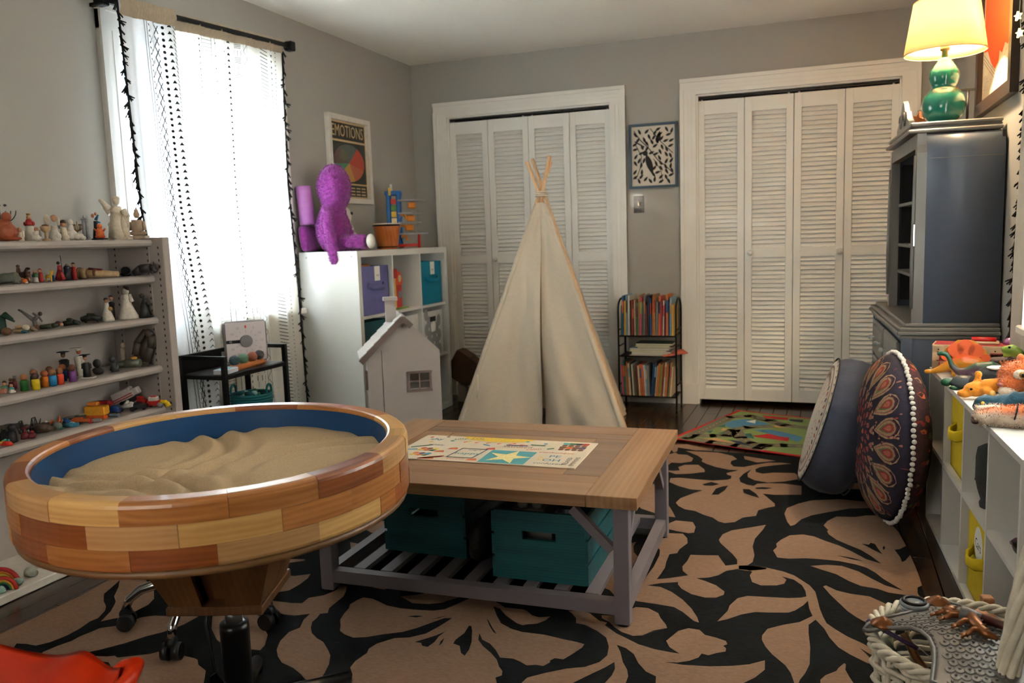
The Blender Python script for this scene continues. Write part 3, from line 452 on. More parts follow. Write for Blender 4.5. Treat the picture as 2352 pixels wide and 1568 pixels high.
def curtain(name, label, x0, yl, yr, zt, zb, nf, amp, m, prints, tass, side=1, ph=0.0):
    """cloth panel in y from yl(t) to yr(t); t runs from the rod down"""
    def S(s, t, off=0.0):
        ya, yb = lerp_curve(yl, t), lerp_curve(yr, t)
        y = ya + (yb - ya) * s
        A = amp * (0.35 + 0.65 * min(1, t * 2.2))
        x = x0 + A * sin(2 * pi * nf * s + ph + 0.5 * sin(3 * t)) + 0.35 * A * sin(2 * pi * nf * 2.3 * s + 1.3 + 2 * t)
        z0 = zt(s); z = z0 + (zb - z0) * t
        return Vector((x * 1.0 + side * off, y, z))
    ns_, nt_ = 80, 40; b = MB()
    V = [S(i / ns_, j / nt_) for j in range(nt_ + 1) for i in range(ns_ + 1)]
    F = [(j * (ns_ + 1) + i, j * (ns_ + 1) + i + 1, (j + 1) * (ns_ + 1) + i + 1, (j + 1) * (ns_ + 1) + i) for j in range(nt_) for i in range(ns_)]
    if side < 0: F = [tuple(reversed(f)) for f in F]
    b._add(V, F, 0, True)
    o = b.build(name, m); tag(o, label, 'curtain')
    # doubled hem round the rod
    b = MB(); V = []
    for i in range(61):
        s = i / 60
        for t, of in ((0.0, 0.012), (0.012, 0.02), (0.028, 0.006)): V.append(S(s, t, of) + Vector((0.004 * side * sin(s * 150), 0, 0.012 if t == 0 else 0)))
    F = [(3 * i + k, 3 * i + k + 1, 3 * i + k + 4, 3 * i + k + 3) for i in range(60) for k in range(2)]
    b._add(V, F, 0, True); b.build('rod_pocket', POCKET, o)
    if prints:
        b = MB(); Lz = zt(0.5) - zb
        def poly(pts): b._add([S(p[0], p[1], 0.0018) for p in pts], [tuple(range(len(pts)))])
        def line(p, q, w):
            dx, dy = (q[0] - p[0]), (q[1] - p[1]) ; wd_ = lerp_curve(yr, 0.3) - lerp_curve(yl, 0.3)
            a = Vector((dx * wd_, dy * Lz)); l = a.length
            if l < 1e-6: return
            n = Vector((-a.y, a.x)) / l * w / 2; nx, ny = n.x / wd_, n.y / Lz
            k = max(1, int(l / 0.06))
            for i in range(k):
                u, v = i / k, (i + 1) / k
                A = (p[0] + dx * u, p[1] + dy * u); B = (p[0] + dx * v, p[1] + dy * v)
                poly([(A[0] - nx, A[1] - ny), (B[0] - nx, B[1] - ny), (B[0] + nx, B[1] + ny), (A[0] + nx, A[1] + ny)])
        wd0 = lerp_curve(yr, 0.3) - lerp_curve(yl, 0.3)
        for kind, s0, s1, per in prints:
            sc = (s0 + s1) / 2; hw = (s1 - s0) / 2; p = per / Lz; n = int(0.97 / p)
            for i in range(n):
                t = 0.01 + i * p
                if kind == 'lines':
                    line((s0, t), (s0 + 0.004 * sin(i), t + p), 0.003)
                    line((s1, t), (s1 + 0.004 * sin(i + 2), t + p), 0.003)
                elif kind == 'cross':
                    line((s0, t), (s1, t + p * 1.7), 0.0042); line((s1, t), (s0, t + p * 1.7), 0.0042)
                elif kind == 'dots':
                    poly([(sc + hw * cos(a * pi / 4), t + hw * wd0 / Lz * 0.8 * sin(a * pi / 4)) for a in range(8)])
                elif kind == 'tri': poly([(sc, t), (s1, t + p * .5), (s0, t + p * .5)])
                elif kind == 'trid': poly([(s0, t), (s1, t), (sc, t + p * .5)])
                elif kind == 'diag': line((s0, t), (s1, t + p * 0.8), 0.004)
                elif kind == 'ladder': line((s0, t), (s1, t), 0.0022); line((s0, t), (s0, t + p), 0.003); line((s1, t), (s1, t + p), 0.003)
                elif kind == 'zig':
                    line((s0, t), (s1, t + p / 2), 0.003); line((s1, t + p / 2), (s0, t + p), 0.003); line((s0, t), (s0, t + p), 0.002); line((s1, t), (s1, t + p), 0.002)
                elif kind == 'bars':
                    if i % 2:
                        for k in range(4): line((s0, t + p * k * .22), (s1, t + p * k * .22), 0.003)
                    else:
                        for k in range(3): line((s0 + (s1 - s0) * k / 2, t), (s0 + (s1 - s0) * k / 2, t + p * .8), 0.003)
        b.build('printed_motif', INK, o)['kind'] = 'stuff'
    tm = MB()
    for k in range(5):
        a = k * 1.257; tm.tube([(0, 0, 0), (0.004 * cos(a), 0.004 * sin(a), -0.012), (0.010 * cos(a), 0.010 * sin(a), -0.030)], [0.004, 0.003, 0.0025], 5)
    tm.ell((0, 0, 0), 0.005, 6, 4); tme = tm.mesh('tassel', TASS)
    for s in tass:
        b = MB(); b.tube([S(s, t / 60, 0.003) for t in range(61)], 0.0045, 5); b.build('fringe_cord', TASS, o)
        nT = 64
        for i in range(nT):
            p = S(s, (i + 0.5) / nT, 0.004); sg = -1 if s < .5 else 1
            link('tassel', tme, o, p + Vector((0, sg * 0.006, 0)), (random.uniform(-.5, .5) + sg * 0.5, random.uniform(-.3, .3), random.random() * 6))
    return o
Z = lambda a, c: (lambda s: a + (c - a) * s)
def sp(y, y0=-2.60, y1=-1.69): return (y - y0) / (y1 - y0)
curtain('curtain', 'sheer white curtain with black printed bands, sunlit right panel of the window', 0.085,
        [(0, -2.60), (1, -2.60)], [(0, -1.69), (0.35, -1.72), (0.6, -1.69), (1, -1.665)], Z(2.205, 2.262), 0.06, 5, 0.013, SHEER,
        [('dots', sp(-2.358), sp(-2.345), 0.028), ('ladder', sp(-2.325), sp(-2.256), 0.017), ('zig', sp(-2.235), sp(-2.165), 0.06), ('tri', sp(-2.15), sp(-2.12), 0.030),
         ('bars', sp(-2.085), sp(-2.045), 0.036), ('zig', sp(-2.025), sp(-1.995), 0.07), ('diag', sp(-1.885), sp(-1.83), 0.019), ('trid', sp(-1.808), sp(-1.782), 0.030), ('dots', sp(-1.752), sp(-1.744), 0.022)], (1.0,))
curtain('curtain', 'bluish white curtain with crosses, dots and triangles, left panel of the window', 0.135,
        [(0, -2.885), (0.4, -2.862), (0.6, -2.80), (1, -2.70)], [(0, -2.56), (0.12, -2.553), (0.4, -2.53), (0.66, -2.455), (1, -2.43)], Z(2.185, 2.205), 0.06, 2.3, 0.014, THICK,
        [('lines', 0.43, 0.475, 0.05), ('cross', 0.50, 0.70, 0.048), ('dots', 0.745, 0.80, 0.026), ('tri', 0.85, 0.92, 0.030), ('diag', 0.935, 1.0, 0.019)], (0.0,), ph=0.7)
rt = thing('curtain_rod', 'square black curtain rod with block finials above the sunny window', 'curtain rod', (0.10, -2.3, 2.2))
BLK = mat('black_metal', (20, 20, 22), 0.45, 0.5)
MB().bar((0, -0.62, -0.02), (0, 0.66, 0.048), 0.022, 0.022).build('rod', BLK, rt)
for yy, zz in ((0.665, 0.048), (-0.625, -0.022)):
    MB().box((0, yy, zz), (0.048, 0.042, 0.05), bev=0.004).build('finial', BLK, rt); MB().bar((-0.10, yy - 0.04 * (1 if yy > 0 else -1), zz), (0.0, yy - 0.04 * (1 if yy > 0 else -1), zz), 0.014, 0.014).build('bracket', BLK, rt)
curtain('curtain', 'pale curtain with black tassel edge beside the grey hutch, at the right', 3.52,
        [(0, -3.62), (1, -3.62)], [(0, -2.20), (0.4, -2.24), (0.75, -2.17), (1, -2.15)], Z(2.24, 2.24), 0.64, 7, 0.014, SHEER, [], (1.0,), side=-1)
rt = thing('curtain_rod', 'black curtain rod above the window on the right wall', 'curtain rod', (3.50, -2.9, 2.24))
MB().bar((0, -0.78, 0), (0, 0.75, 0), 0.022, 0.022).build('rod', BLK, rt)
for yy in (-0.79, 0.76):
    MB().box((0, yy, 0), (0.048, 0.042, 0.05), bev=0.004).build('finial', BLK, rt); MB().bar((0.0, yy * .95, 0), (0.07, yy * .95, 0), 0.014, 0.014).build('bracket', BLK, rt)
# ---------------------------------------------------------------- rugs
RUGD = mat('rug_charcoal', (26, 27, 29), 0.95, var=0.3, scale=60, bump=0.35, bscale=500, spec=0.05, stretch=(1, 3, 1))
RUGL = mat('rug_taupe', (128, 102, 84), 0.95, var=0.12, scale=70, bump=0.35, bscale=500, spec=0.1, stretch=(1, 3, 1))
tx = 0.065
rp = [(0.40, -1.22), (3.085, -1.30), (3.31, -5.1), (0.66, -5.1)]
rug = MB().prism(rp, 0.001, 0.009).build('area_rug', RUGD)
tag(rug, 'large charcoal area rug with taupe leaves and flowers under the coffee table', 'rug')
b = MB()
for P in RUG_L: b.flat([(P[i] / 1000, P[i + 1] / 1000) for i in range(0, len(P), 2)], 0.0094)
b.build('leaf_pattern', RUGL, rug)['kind'] = 'stuff'
b = MB()
for P in RUG_D: b.flat([(P[i] / 1000, P[i + 1] / 1000) for i in range(0, len(P), 2)], 0.0098)
b.build('petal_mark', RUGD, rug)['kind'] = 'stuff'
# road play mat
B_, A_ = Vector((0.9455, -0.3256)), Vector((0.3256, 0.9455)); L0 = Vector((2.07, -1.06))
def rr(b0, b1, a0, a1): return [tuple(L0 + B_ * b_ + A_ * a_) for b_, a_ in ((b0, a0), (b1, a0), (b1, a1), (b0, a1))]
mr_ = MB().prism(rr(0, .93, 0, .89), 0.0095, 0.0135).build('play_mat', mat('mat_red', (170, 28, 30), 0.9, bump=.2, bscale=400)); tag(mr_, 'childrens road map play mat with red border in front of the closet', 'rug')
RC = {'green': (116, 134, 78), 'paths': (104, 100, 84), 'blue': (66, 118, 150), 'red': (176, 40, 44), 'tan': (176, 132, 88), 'teal': (40, 96, 92), 'navy': (36, 44, 72), 'white': (205, 205, 200), 'dash': (190, 170, 90)}
rm = {k: mat('mat_' + k, v, 0.9, var=.08, scale=80, bump=.2, bscale=400) for k, v in RC.items() if k != 'red'}; rm['red'] = MATS['mat_red']
MB().flat(rr(.025, .905, .025, .865), 0.0138).build('printed_ground', rm['green'], mr_)
def inside(p):
    d = Vector(p) - L0; return 0.03 < d.dot(B_) < 0.9 and 0.03 < d.dot(A_) < 0.86
for kk, zz in (('tan', .0139), ('teal', .01395), ('blue', .0140), ('navy', .0141), ('red', .01415), ('white', .0142)):
    b = MB()
    for P in ROAD[kk]:
        q = [(x / 1000, y / 1000) for x, y in P]
        if all(inside(p) for p in q): b.flat(q, zz)
    if b.v: b.build('printed_' + kk, rm[kk], mr_)['kind'] = 'stuff'
b = MB(); bd = MB()
for P in ROAD['paths']:
    q = [Vector((x / 1000, y / 1000)) for x, y in P]; q = [p for p in q if inside(p)]
    for i in range(len(q) - 1):
        d = (q[i + 1] - q[i]); l = d.length; d.normalize(); n = Vector((-d.y, d.x))
        b.flat([tuple(q[i] - n * .038 - d * .02), tuple(q[i + 1] - n * .038 + d * .02), tuple(q[i + 1] + n * .038 + d * .02), tuple(q[i] + n * .038 - d * .02)], .01405)
        for k in range(int(l / .05)):
            c = q[i] + d * (.025 + k * .05); bd.flat([tuple(c - n * .002 - d * .012), tuple(c - n * .002 + d * .012), tuple(c + n * .002 + d * .012), tuple(c + n * .002 - d * .012)], .01425)
b.build('printed_road', rm['paths'], mr_)['kind'] = 'stuff'; bd.build('road_dashes', rm['dash'], mr_)['kind'] = 'stuff'

# ---------------------------------------------------------------- coffee table
TW1 = wood('table_board', (120, 86, 60), (160, 124, 92), 'X', 7.0, 0.3, dist=1.2); TW2 = wood('table_board_cross', (126, 90, 60), (166, 128, 92), 'Y', 7.0, 0.3, dist=1.2)
TWD = wood('table_board_dark', (100, 76, 60), (136, 108, 84), 'X', 7.0, 0.3, dist=1.2)
LEG = mat('table_grey_paint', (112, 104, 108), 0.5, var=.05, scale=12)
ct = thing('coffee_table', 'low wooden coffee table with grey legs and slatted shelf, drawings on top', 'table', (1.818, -2.985, 0.0), radians(1.8))
tw, td, zt_ = 1.105, 0.865, 0.415
th = 0.037
def board(x0, x1, y0, y1, m, z1=None, t=None, name='top_board'):
    t = t or th; z1 = z1 if z1 is not None else zt_
    return MB().box((0, 0, 0), (x1 - x0 - .0012, y1 - y0 - .0012, t), bev=.0015).build(name, m, ct, ((x0 + x1) / 2, (y0 + y1) / 2, z1 - t / 2))
hx, hy = tw / 2, td / 2
for sx in (-1, 1): board(min(sx * hx, sx * (hx - .15)), max(sx * hx, sx * (hx - .15)), -hy, hy, TW2)
for sy in (-1, 1): board(-hx + .15, hx - .15, min(sy * hy, sy * (hy - .12)), max(sy * hy, sy * (hy - .12)), TW1)
ix, iy = hx - .15, hy - .12
for sy in (-1, 1): board(-ix, ix, min(sy * iy, sy * (iy - .075)), max(sy * iy, sy * (iy - .075)), TWD if sy > 0 else TW1, zt_ - .0008)
for sx in (-1, 1): board(min(sx * ix, sx * (ix - .12)), max(sx * ix, sx * (ix - .12)), -iy + .075, iy - .075, TWD if sx > 0 else TW2, zt_ - .0008)
jx, jy = ix - .12, iy - .075
board(-jx, jx, -jy, jy, TW1, zt_ - .0016)
lx, ly = .497, .376
for sx in (-1, 1):
    for sy in (-1, 1):
        MB().box((sx * lx, sy * ly, .1925), (.046, .046, .355), bev=.002).build('leg', LEG, ct)
        MB().cyl((sx * lx, sy * ly, .009), (sx * lx, sy * ly, .0155), .022, n=12).build('foot_pad', BLK, ct)
for sy in (-1, 1): MB().box((0, sy * ly, .062), (2 * lx - .046, .036, .042)).build('stretcher', LEG, ct)
for sx in (-1, 1): MB().box((sx * lx, 0, .062), (.036, 2 * ly - .046, .042)).build('stretcher', LEG, ct)
for sy in (-1, 1): MB().box((0, sy * (ly - .09), .361), (2 * lx - .062, .025, .03)).build('apron', LEG, ct)
for i in range(9):
    x = -lx + .1 + i * (2 * lx - .2) / 8
    MB().box((x, 0, .076), (.042, 2 * ly - .042, .016)).build('shelf_slat', LEG, ct)
for sx in (-1, 1):
    for sy in (-1, 1):
        MB().bar((sx * (lx - .03), sy * (ly + .0), .235), (sx * (lx - .15), sy * (ly + .0), .355), .026, .026).build('brace', LEG, ct)
        MB().bar((sx * (lx), sy * (ly - .03), .215), (sx * (lx), sy * (ly - .17), .355), .026, .026).build('brace', LEG, ct)
# drawing panel inlaid in the middle; local coordinates of the panel run 0..1
px0, px1, py0, py1 = -.365, .305, -.175, .160
mural = tag(MB().box(((px0 + px1) / 2, (py0 + py1) / 2, 0), (px1 - px0, py1 - py0, .003)).build('art_panel', mat('art_paper', (206, 190, 166), .6, var=.02), ct, (0, 0, zt_ + .0006)), 'panel of childrens drawings under clear coat')
AC = {n: mat('crayon_' + n, c, .6, var=.15, scale=150) for n, c in dict(yellow=(216, 178, 60), teal=(78, 150, 156), cream=(226, 206, 140), orange=(206, 104, 56), red=(184, 70, 54), purple=(96, 78, 110), green=(70, 110, 74), blue=(72, 130, 160), dark=(62, 62, 70), brown=(120, 84, 64)).items()}
an = list(AC)
art = MB()
def up(u, v): return (px0 + (px1 - px0) * u, py0 + (py1 - py0) * v)
def afl(pts, c, z=.0022): art.flat([up(*p) for p in pts], z, an.index(c))
def atx(s, u, v, sz, c, rot=0.0, z=.0026): art.text(s, (*up(u, v), 0), (cos(rot), sin(rot), 0), (-sin(rot), cos(rot), 0), sz, an.index(c), z)
afl([(.44 - .21 * cos(a * pi / 12) + .0, 1 - .18 * sin(a * pi / 12)) for a in range(13)][::-1], 'yellow')
for i in range(6): afl([(.27 + i * .065, .77), (.30 + i * .065, .80), (.28 + i * .065, .72)], 'orange')
afl([(.49, .02), (.735, .02), (.735, .50), (.49, .50)], 'teal', .0020)
st_ = [((.612 + (.125 if k % 2 == 0 else .048) * sin(k * pi / 5 + .2)), .26 + (.25 if k % 2 == 0 else .10) * cos(k * pi / 5 + .2)) for k in range(10)]; afl(st_, 'cream')
atx('PE', .85, .36, .042, 'blue', .05); atx('OH', .85, .22, .042, 'blue', .05); atx('confused', .85, .10, .028, 'dark'); atx('embarrassed', .84, .50, .024, 'orange', pi)
atx('RELAXED', .935, .22, .022, 'dark', pi / 2); atx('EMOTIONS', .972, .22, .022, 'dark', pi / 2); atx('Satisfied', .60, .66, .034, 'brown'); atx('calm', .70, .60, .03, 'red', .4); atx('JOY', .79, .28, .03, 'yellow', pi / 2)
atx('happy', .385, .30, .04, 'teal', .1); atx('angry', .40, .45, .022, 'dark', .1); atx('Excited', .36, .08, .022, 'orange'); atx('lonely', .15, .58, .026, 'purple'); atx('shy', .1, .82, .04, 'blue'); atx('silly', .23, .88, .036, 'green', .3); atx('LOL', .33, .92, .03, 'purple')
for a, c, w in (((.30, .14), (.32, .5), .008), ((.44, .14), (.46, .5), .008), ((.30, .14), (.44, .14), .012), ((.32, .5), (.46, .5), .012)):
    afl([(a[0] - .004, a[1] - .01), (c[0] + .004, c[1] - .01), (c[0] + .004, c[1] + .012), (a[0] - .004, a[1] + .012)] if abs(a[1] - c[1]) < .01 else [(a[0] - .004, a[1]), (a[0] + .004, a[1]), (c[0] + .004, c[1]), (c[0] - .004, c[1])], 'dark')
for (u, v, c) in ((.22, .05, 'orange'), (.45, .08, 'orange'), (.27, .46, 'orange'), (.47, .53, 'red'), (.22, .32, 'orange')): afl([(u - .03, v - .03), (u + .03, v - .02), (u + .015, v + .06), (u - .02, v + .03)], c)
for i, c in enumerate(('orange', 'purple', 'blue', 'red', 'brown', 'yellow')):
    u, v = .11 + (i % 3) * .035, .22 + (i // 3) * .2; afl([(u + .018 * cos(k * pi / 4), v + .04 * sin(k * pi / 4)) for k in range(8)], c); afl([(u - .03, v - .08), (u + .0, v - .1), (u + .015, v - .03), (u - .015, v - .03)], an[(i * 3) % 9])
for i, c in enumerate(('brown', 'orange', 'brown', 'purple', 'teal', 'green', 'dark', 'red')):
    u, v = .84 + (i % 4) * .035, .66 + (i // 4) * .16; afl([(u + .016 * cos(k * pi / 4), v + .04 * sin(k * pi / 4)) for k in range(8)], 'brown'); afl([(u - .016, v + .04), (u + .016, v + .04), (u + .02, v + .12), (u - .02, v + .12)], c)
for u, v, l, r, c in ((.03, .42, .12, .6, 'green'), (.17, .02, .13, .5, 'orange'), (.165, .0, .13, .5, 'red'), (.02, .3, .07, .4, 'blue'), (.40, .68, .05, -.4, 'blue'), (.53, .70, .12, .05, 'purple'), (.66, .76, .08, 0, 'green'), (.77, .62, .04, .6, 'green')):
    afl([(u, v), (u + l * cos(r), v + l * sin(r) * 2), (u + l * cos(r) - .006, v + l * sin(r) * 2 + .04), (u - .006, v + .04)], c)
for u, v in ((.05, .9), (.09, .7), (.14, .95), (.2, .78), (.30, .8), (.56, .8), (.62, .9), (.73, .85)): afl([(u + .012 * cos(k * pi / 3), v + .03 * sin(k * pi / 3)) for k in range(6)], random.choice(an))
art.build('drawings', [AC[n] for n in an], mural)
# crates
CRW = wood('teal_stain', (12, 66, 72), (22, 98, 102), 'X', 14.0, .5, dist=1.0); CRI = mat('crate_shadow_stain', (14, 62, 70), .6)
def crate(label, x, y, rz):
    t = thing('wooden_crate', label, 'crate', (x, y, .0845), rz, 'teal crates on the table shelf')
    w, d, h = .295, .44, .225
    for sy in (-1, 1):
        poly_h = MB()
        for (x0, x1, z0, z1) in ((-w / 2, w / 2, .002, h * .60), (-w / 2, -.055, h * .60, h * .72), (.055, w / 2, h * .60, h * .72), (-w / 2, w / 2, h * .72, h)):
            poly_h.box(((x0 + x1) / 2, sy * (d / 2 - .007), (z0 + z1) / 2), (x1 - x0, .014, z1 - z0))
        poly_h.build('end_board', CRW, t)
    for sx in (-1, 1):
        for k in range(3):
            MB().box((sx * (w / 2 + .005), 0, .036 + k * .075), (.010, d, .066)).build('side_slat', CRW, t)
    for k in range(4): MB().box((-w / 2 + .045 + k * .07, 0, .004), (.055, d - .03, .008)).build('bottom_slat', CRW, t)
    return t
k1 = crate('teal wooden crate on the left of the table shelf', 1.598, -2.965, radians(-1))
k2 = crate('teal wooden crate holding egg cartons on the right of the table shelf', 2.045, -3.075, radians(1))
ec = thing('egg_carton', 'grey egg carton inside the right teal crate', 'carton', (1.975, -3.12, .2665), .1)
b = MB().box((0, 0, .015), (.10, .16, .008))
for i in range(2):
    for j in range(4): b.lathe([(.014, 0), (.020, .03)], 10, (-.024 + i * .048, -.06 + j * .04, .014))
b.build('tray', mat('pulp', (150, 142, 132), .95, bump=.3), ec)
MB().box((0, 0, -.09), (.16, .2, .18)).build('paper_pack', mat('paper_pack', (120, 112, 104), .9), ec)
ph_ = thing('craft_tin', 'silver craft tin inside the right teal crate', 'tin', (2.085, -3.10, .093), 0)
MB().lathe([(.03, 0), (.03, .175), (.027, .18)], 14).build('can', mat('tin', (150, 150, 155), .35, .8), ph_); MB().lathe([(.031, .178), (.031, .19), (.0, .192)], 14).build('lid', mat('tin_dark', (50, 50, 60), .5), ph_)
bag = tag(blob(MB().ell((0, 0, .055), (.045, .13, .055)).ell((.005, -.06, .10), (.038, .07, .06)).ell((0, .05, .09), (.036, .08, .06)), .008, 3).build('cloth_bag', mat('black_gold_cloth', (24, 20, 18), .7, var=.9, scale=60, bump=.5, bscale=90), None, (1.81, -3.14, .0845)), 'black and gold patterned cloth bag between the two teal crates', 'bag')
# ---------------------------------------------------------------- round sand table
TC = Vector((1.5854, -4.1508)); TR = 0.4245; TZ = 0.72
PW = {}
for nm, c1, c2 in (('pale', (170, 122, 74), (200, 154, 102)), ('honey', (150, 88, 38), (198, 132, 70)), ('amber', (112, 54, 22), (158, 88, 42)), ('straw', (188, 136, 72), (222, 176, 110))):
    PW[nm] = wood('pine_' + nm, c1, c2, 'X', 11.0, 0.34, coat=0.22, dist=3.5)
sandt = thing('sand_table', 'round sand table with rim of varnished pine blocks and wooden pedestal', 'table', (TC.x, TC.y, 0.0), 0)
sandt_tilt = Euler((radians(1.02), radians(0.18), 0))
NB = 15; LH = 0.0445; ri = TR - 0.047
def ringblock(r0, r1, a0, a1, h, rt=0.0, rb=0.0):
    """curved block: annular sector, with rounded top/bottom outer edges"""
    prof = []
    if rb: prof += [(r1 - rb + rb * sin(t), rb - rb * cos(t)) for t in (0, .52, 1.05, 1.57)]
    else: prof += [(r1, 0)]
    if rt: prof += [(r1 - rt + rt * cos(t), h - rt + rt * sin(t)) for t in (0, .52, 1.05, 1.57)]; prof += [(r0 + rt * .6, h), (r0 + rt * .2, h - rt * .2), (r0, h - rt * .6)]
    else: prof += [(r1, h), (r0, h)]
    prof += [(r0, 0)]
    n = 7; V = []; F = []
    k = len(prof)
    am = (a0 + a1) / 2
    for i in range(n):
        a = a0 + (a1 - a0) * i / (n - 1)
        for r, z in prof: V.append((r * cos(a), r * sin(a), z))
    for i in range(n - 1):
        for j in range(k): F.append((i * k + j, i * k + (j + 1) % k, (i + 1) * k + (j + 1) % k, (i + 1) * k + j))
    F.append(tuple(range(k - 1, -1, -1))); F.append(tuple((n - 1) * k + j for j in range(k)))
    F = [tuple(reversed(f)) for f in F]
    # turn into a frame whose X runs along the block so the grain follows it
    R = Matrix.Rotation(-(am + pi / 2), 3, 'Z')
    off = Vector((r1 * cos(am), r1 * sin(am), 0))
    b = MB(); b._add([R @ (Vector(v) - off) for v in V], F)
    return b, off, am + pi / 2
kinds = ['amber', 'pale', 'honey', 'straw', 'amber', 'honey', 'pale', 'honey', 'straw', 'amber']
rim = bpy.data.objects.new('rim', None); COL.objects.link(rim); rim.parent = sandt; rim.location = (0, 0, TZ - 3 * LH); rim.rotation_euler = sandt_tilt
for lay in range(3):
    a = 0.21 * lay + 0.1; k = 0
    while a < 2 * pi + 0.21 * lay + 0.1 - 0.05:
        da = (0.36, 0.43, 0.40, 0.45)[(k * 3 + lay) % 4]
        e = min(a + da, 2 * pi + 0.21 * lay + 0.1)
        if 2 * pi + 0.21 * lay + 0.1 - e < 0.12: e = 2 * pi + 0.21 * lay + 0.1
        bl, off, rot = ringblock(ri, TR + (0.0012 if k % 2 else 0), a + .0006, e - .0006, LH - .0005, 0.012 if lay == 2 else 0, 0.010 if lay == 0 else 0)
        bl.build('block', PW[kinds[(k * 7 + lay * 4) % len(kinds)]], rim, (off.x, off.y, lay * LH), (0, 0, rot))
        a = e; k += 1
bt = MB().lathe([(0.0, 0.012), (ri + .004, 0.012), (ri + .004, 0.006)], 48); 
MB().lathe([(TR - .012, -.016), (TR - .006, -.012), (TR - .006, -.001)], 64).build('base_disc', wood('ply', (96, 66, 38), (136, 98, 58), 'X', 10, .45), rim)
liner = MB()
nL = 72
V = []; F = []
for j, (r, z) in enumerate(((ri - .0015, .003), (ri - .0015, 3 * LH - .012))):
    for i in range(nL): V.append((r * cos(2 * pi * i / nL), r * sin(2 * pi * i / nL), z))
for i in range(nL): F.append((i, nL + i, nL + (i + 1) % nL, (i + 1) % nL))
liner._add(V, F, 0, True); liner.build('blue_liner', mat('blue_liner', (6, 62, 108), .55, var=.08, scale=15), rim)
# sand surface with finger furrows
def sand_h(x, y):
    r = sqrt(x * x + y * y)
    h = .010 * sin(5 * x + 1.2) * cos(4 * y - .6) + .006 * sin(11 * x - 7 * y)
    # sweeping furrows around a hand pivot
    for (cx, cy, k, ph, a) in ((-.10, -.36, 85, 0.4, .0115), (.28, .06, 75, 1.7, .0070), (-.34, .05, 85, 2.2, .0085)):
        d = sqrt((x - cx) ** 2 + (y - cy) ** 2); w = math.exp(-((d - .24) / .10) ** 2)
        h += a * w * sin(k * d + ph + 1.4 * sin(4 * (x - cx)))
    h += .006 * math.exp(-((r - .36) / .05) ** 2) * (1 + .6 * sin(5 * math.atan2(y, x)))
    h -= .012 * math.exp(-((x + .26) ** 2 + (y - .20) ** 2) / .03)
    return h
NG = 150; V = []; F = []; idx = {}
Rs = ri - .002
for j in range(NG + 1):
    for i in range(NG + 1):
        x, y = (i / NG * 2 - 1), (j / NG * 2 - 1)
        # square to disc
        u = x * sqrt(max(0, 1 - y * y / 2)) * Rs; v = y * sqrt(max(0, 1 - x * x / 2)) * Rs
        V.append((u, v, .062 + sand_h(u, v)))
for j in range(NG):
    for i in range(NG): F.append((j * (NG + 1) + i, j * (NG + 1) + i + 1, (j + 1) * (NG + 1) + i + 1, (j + 1) * (NG + 1) + i))
sb = MB(); sb._add(V, F, 0, True)
SAND = mat('sand', (190, 164, 128), .95, var=.10, scale=250, bump=.35, bscale=900)
so = sb.build('sand', SAND, None, (TC.x, TC.y, TZ - 3 * LH), sandt_tilt); tag(so, 'fine beige play sand with finger furrows filling the round table', 'sand', kind='stuff')
# pedestal: octagonal foot plate, tapering fins
PED = wood('pedestal_wood', (70, 42, 20), (112, 72, 38), 'Z', 9, .4, dist=1.5)
zp0, zp1 = .350, TZ - 3 * LH - .016
PR = Matrix.Rotation(radians(19), 4, 'Z')
h0, h1 = .102, .172
b = MB(); b.M = PR; b.box((0, 0, zp0 + .010), (2 * h0 + .012, 2 * h0 + .012, .020), bev=.002); b.build('pedestal_plate', PED, sandt)
def ped_board(u0, u1, face, t=.016, inset=0.0):
    """tapering board on one face of the pedestal between the fractions u0..u1 of its width"""
    b = MB(); b.M = PR @ Matrix.Rotation(face * pi / 2, 4, 'Z')
    za, zb = zp0 + .020, zp1
    def P(u, hh, z, d): return (hh * (2 * u - 1), -hh + d + inset, z)
    V = [P(u0, h0, za, 0), P(u1, h0, za, 0), P(u1, h1, zb, 0), P(u0, h1, zb, 0), P(u0, h0, za, t), P(u1, h0, za, t), P(u1, h1, zb, t), P(u0, h1, zb, t)]
    b._add(V, [(0, 1, 2, 3), (5, 4, 7, 6), (1, 5, 6, 2), (4, 0, 3, 7), (3, 2, 6, 7), (4, 5, 1, 0)]); b.build('pedestal_board', PED, sandt)
for f in (1, 2, 3): ped_board(.02, .5, f); ped_board(.505, .98, f)
ped_board(.0, .36, 0); ped_board(.62, 1.0, 0); ped_board(.36, .62, 0, .012, .035)
BP = mat('black_powdercoat', (16, 16, 17), .32, var=.1)
CHR = mat('chrome', (210, 210, 212), .08, 1.0, var=.02)
MB().lathe([(.09, zp0 - .006), (.09, zp0), (.0, zp0)], 24).build('mount_plate', BP, sandt)
MB().lathe([(.026, .318), (.026, .347)], 20).build('collar', BP, sandt)
MB().lathe([(.0195, .26), (.0195, .33)], 20).build('lift_piston', mat('satin_steel', (120, 116, 114), .3, .9), sandt)
MB().lathe([(.032, .012), (.034, .272), (.033, .284), (.022, .286)], 24).build('lift_column', BP, sandt)
for k, (ex, ey) in enumerate(((1.727, -3.905), (1.440, -3.905), (1.30, -4.28), (1.70, -4.44), (1.52, -4.46))):
    d = Vector((ex - TC.x, ey - TC.y, 0)); b = MB()
    b.tube([d * .08 + Vector((0, 0, .075)), d * .5 + Vector((0, 0, .060)), d + Vector((0, 0, .040))], [.019, .018, .016], 12); b.build('foot_tube', BP, sandt)
    MB().lathe([(.014, .010), (.017, .028), (.012, .03)], 12, (d.x * .97, d.y * .97, 0)).build('foot_glide', BP, sandt)
b = MB(); b.tube([(-.055, -.01, .345), (-.05, -.035, .29), (-.03, -.045, .2), (-.02, -.05, .175)], .0055, 8); b.build('lever_rod', BP, sandt)
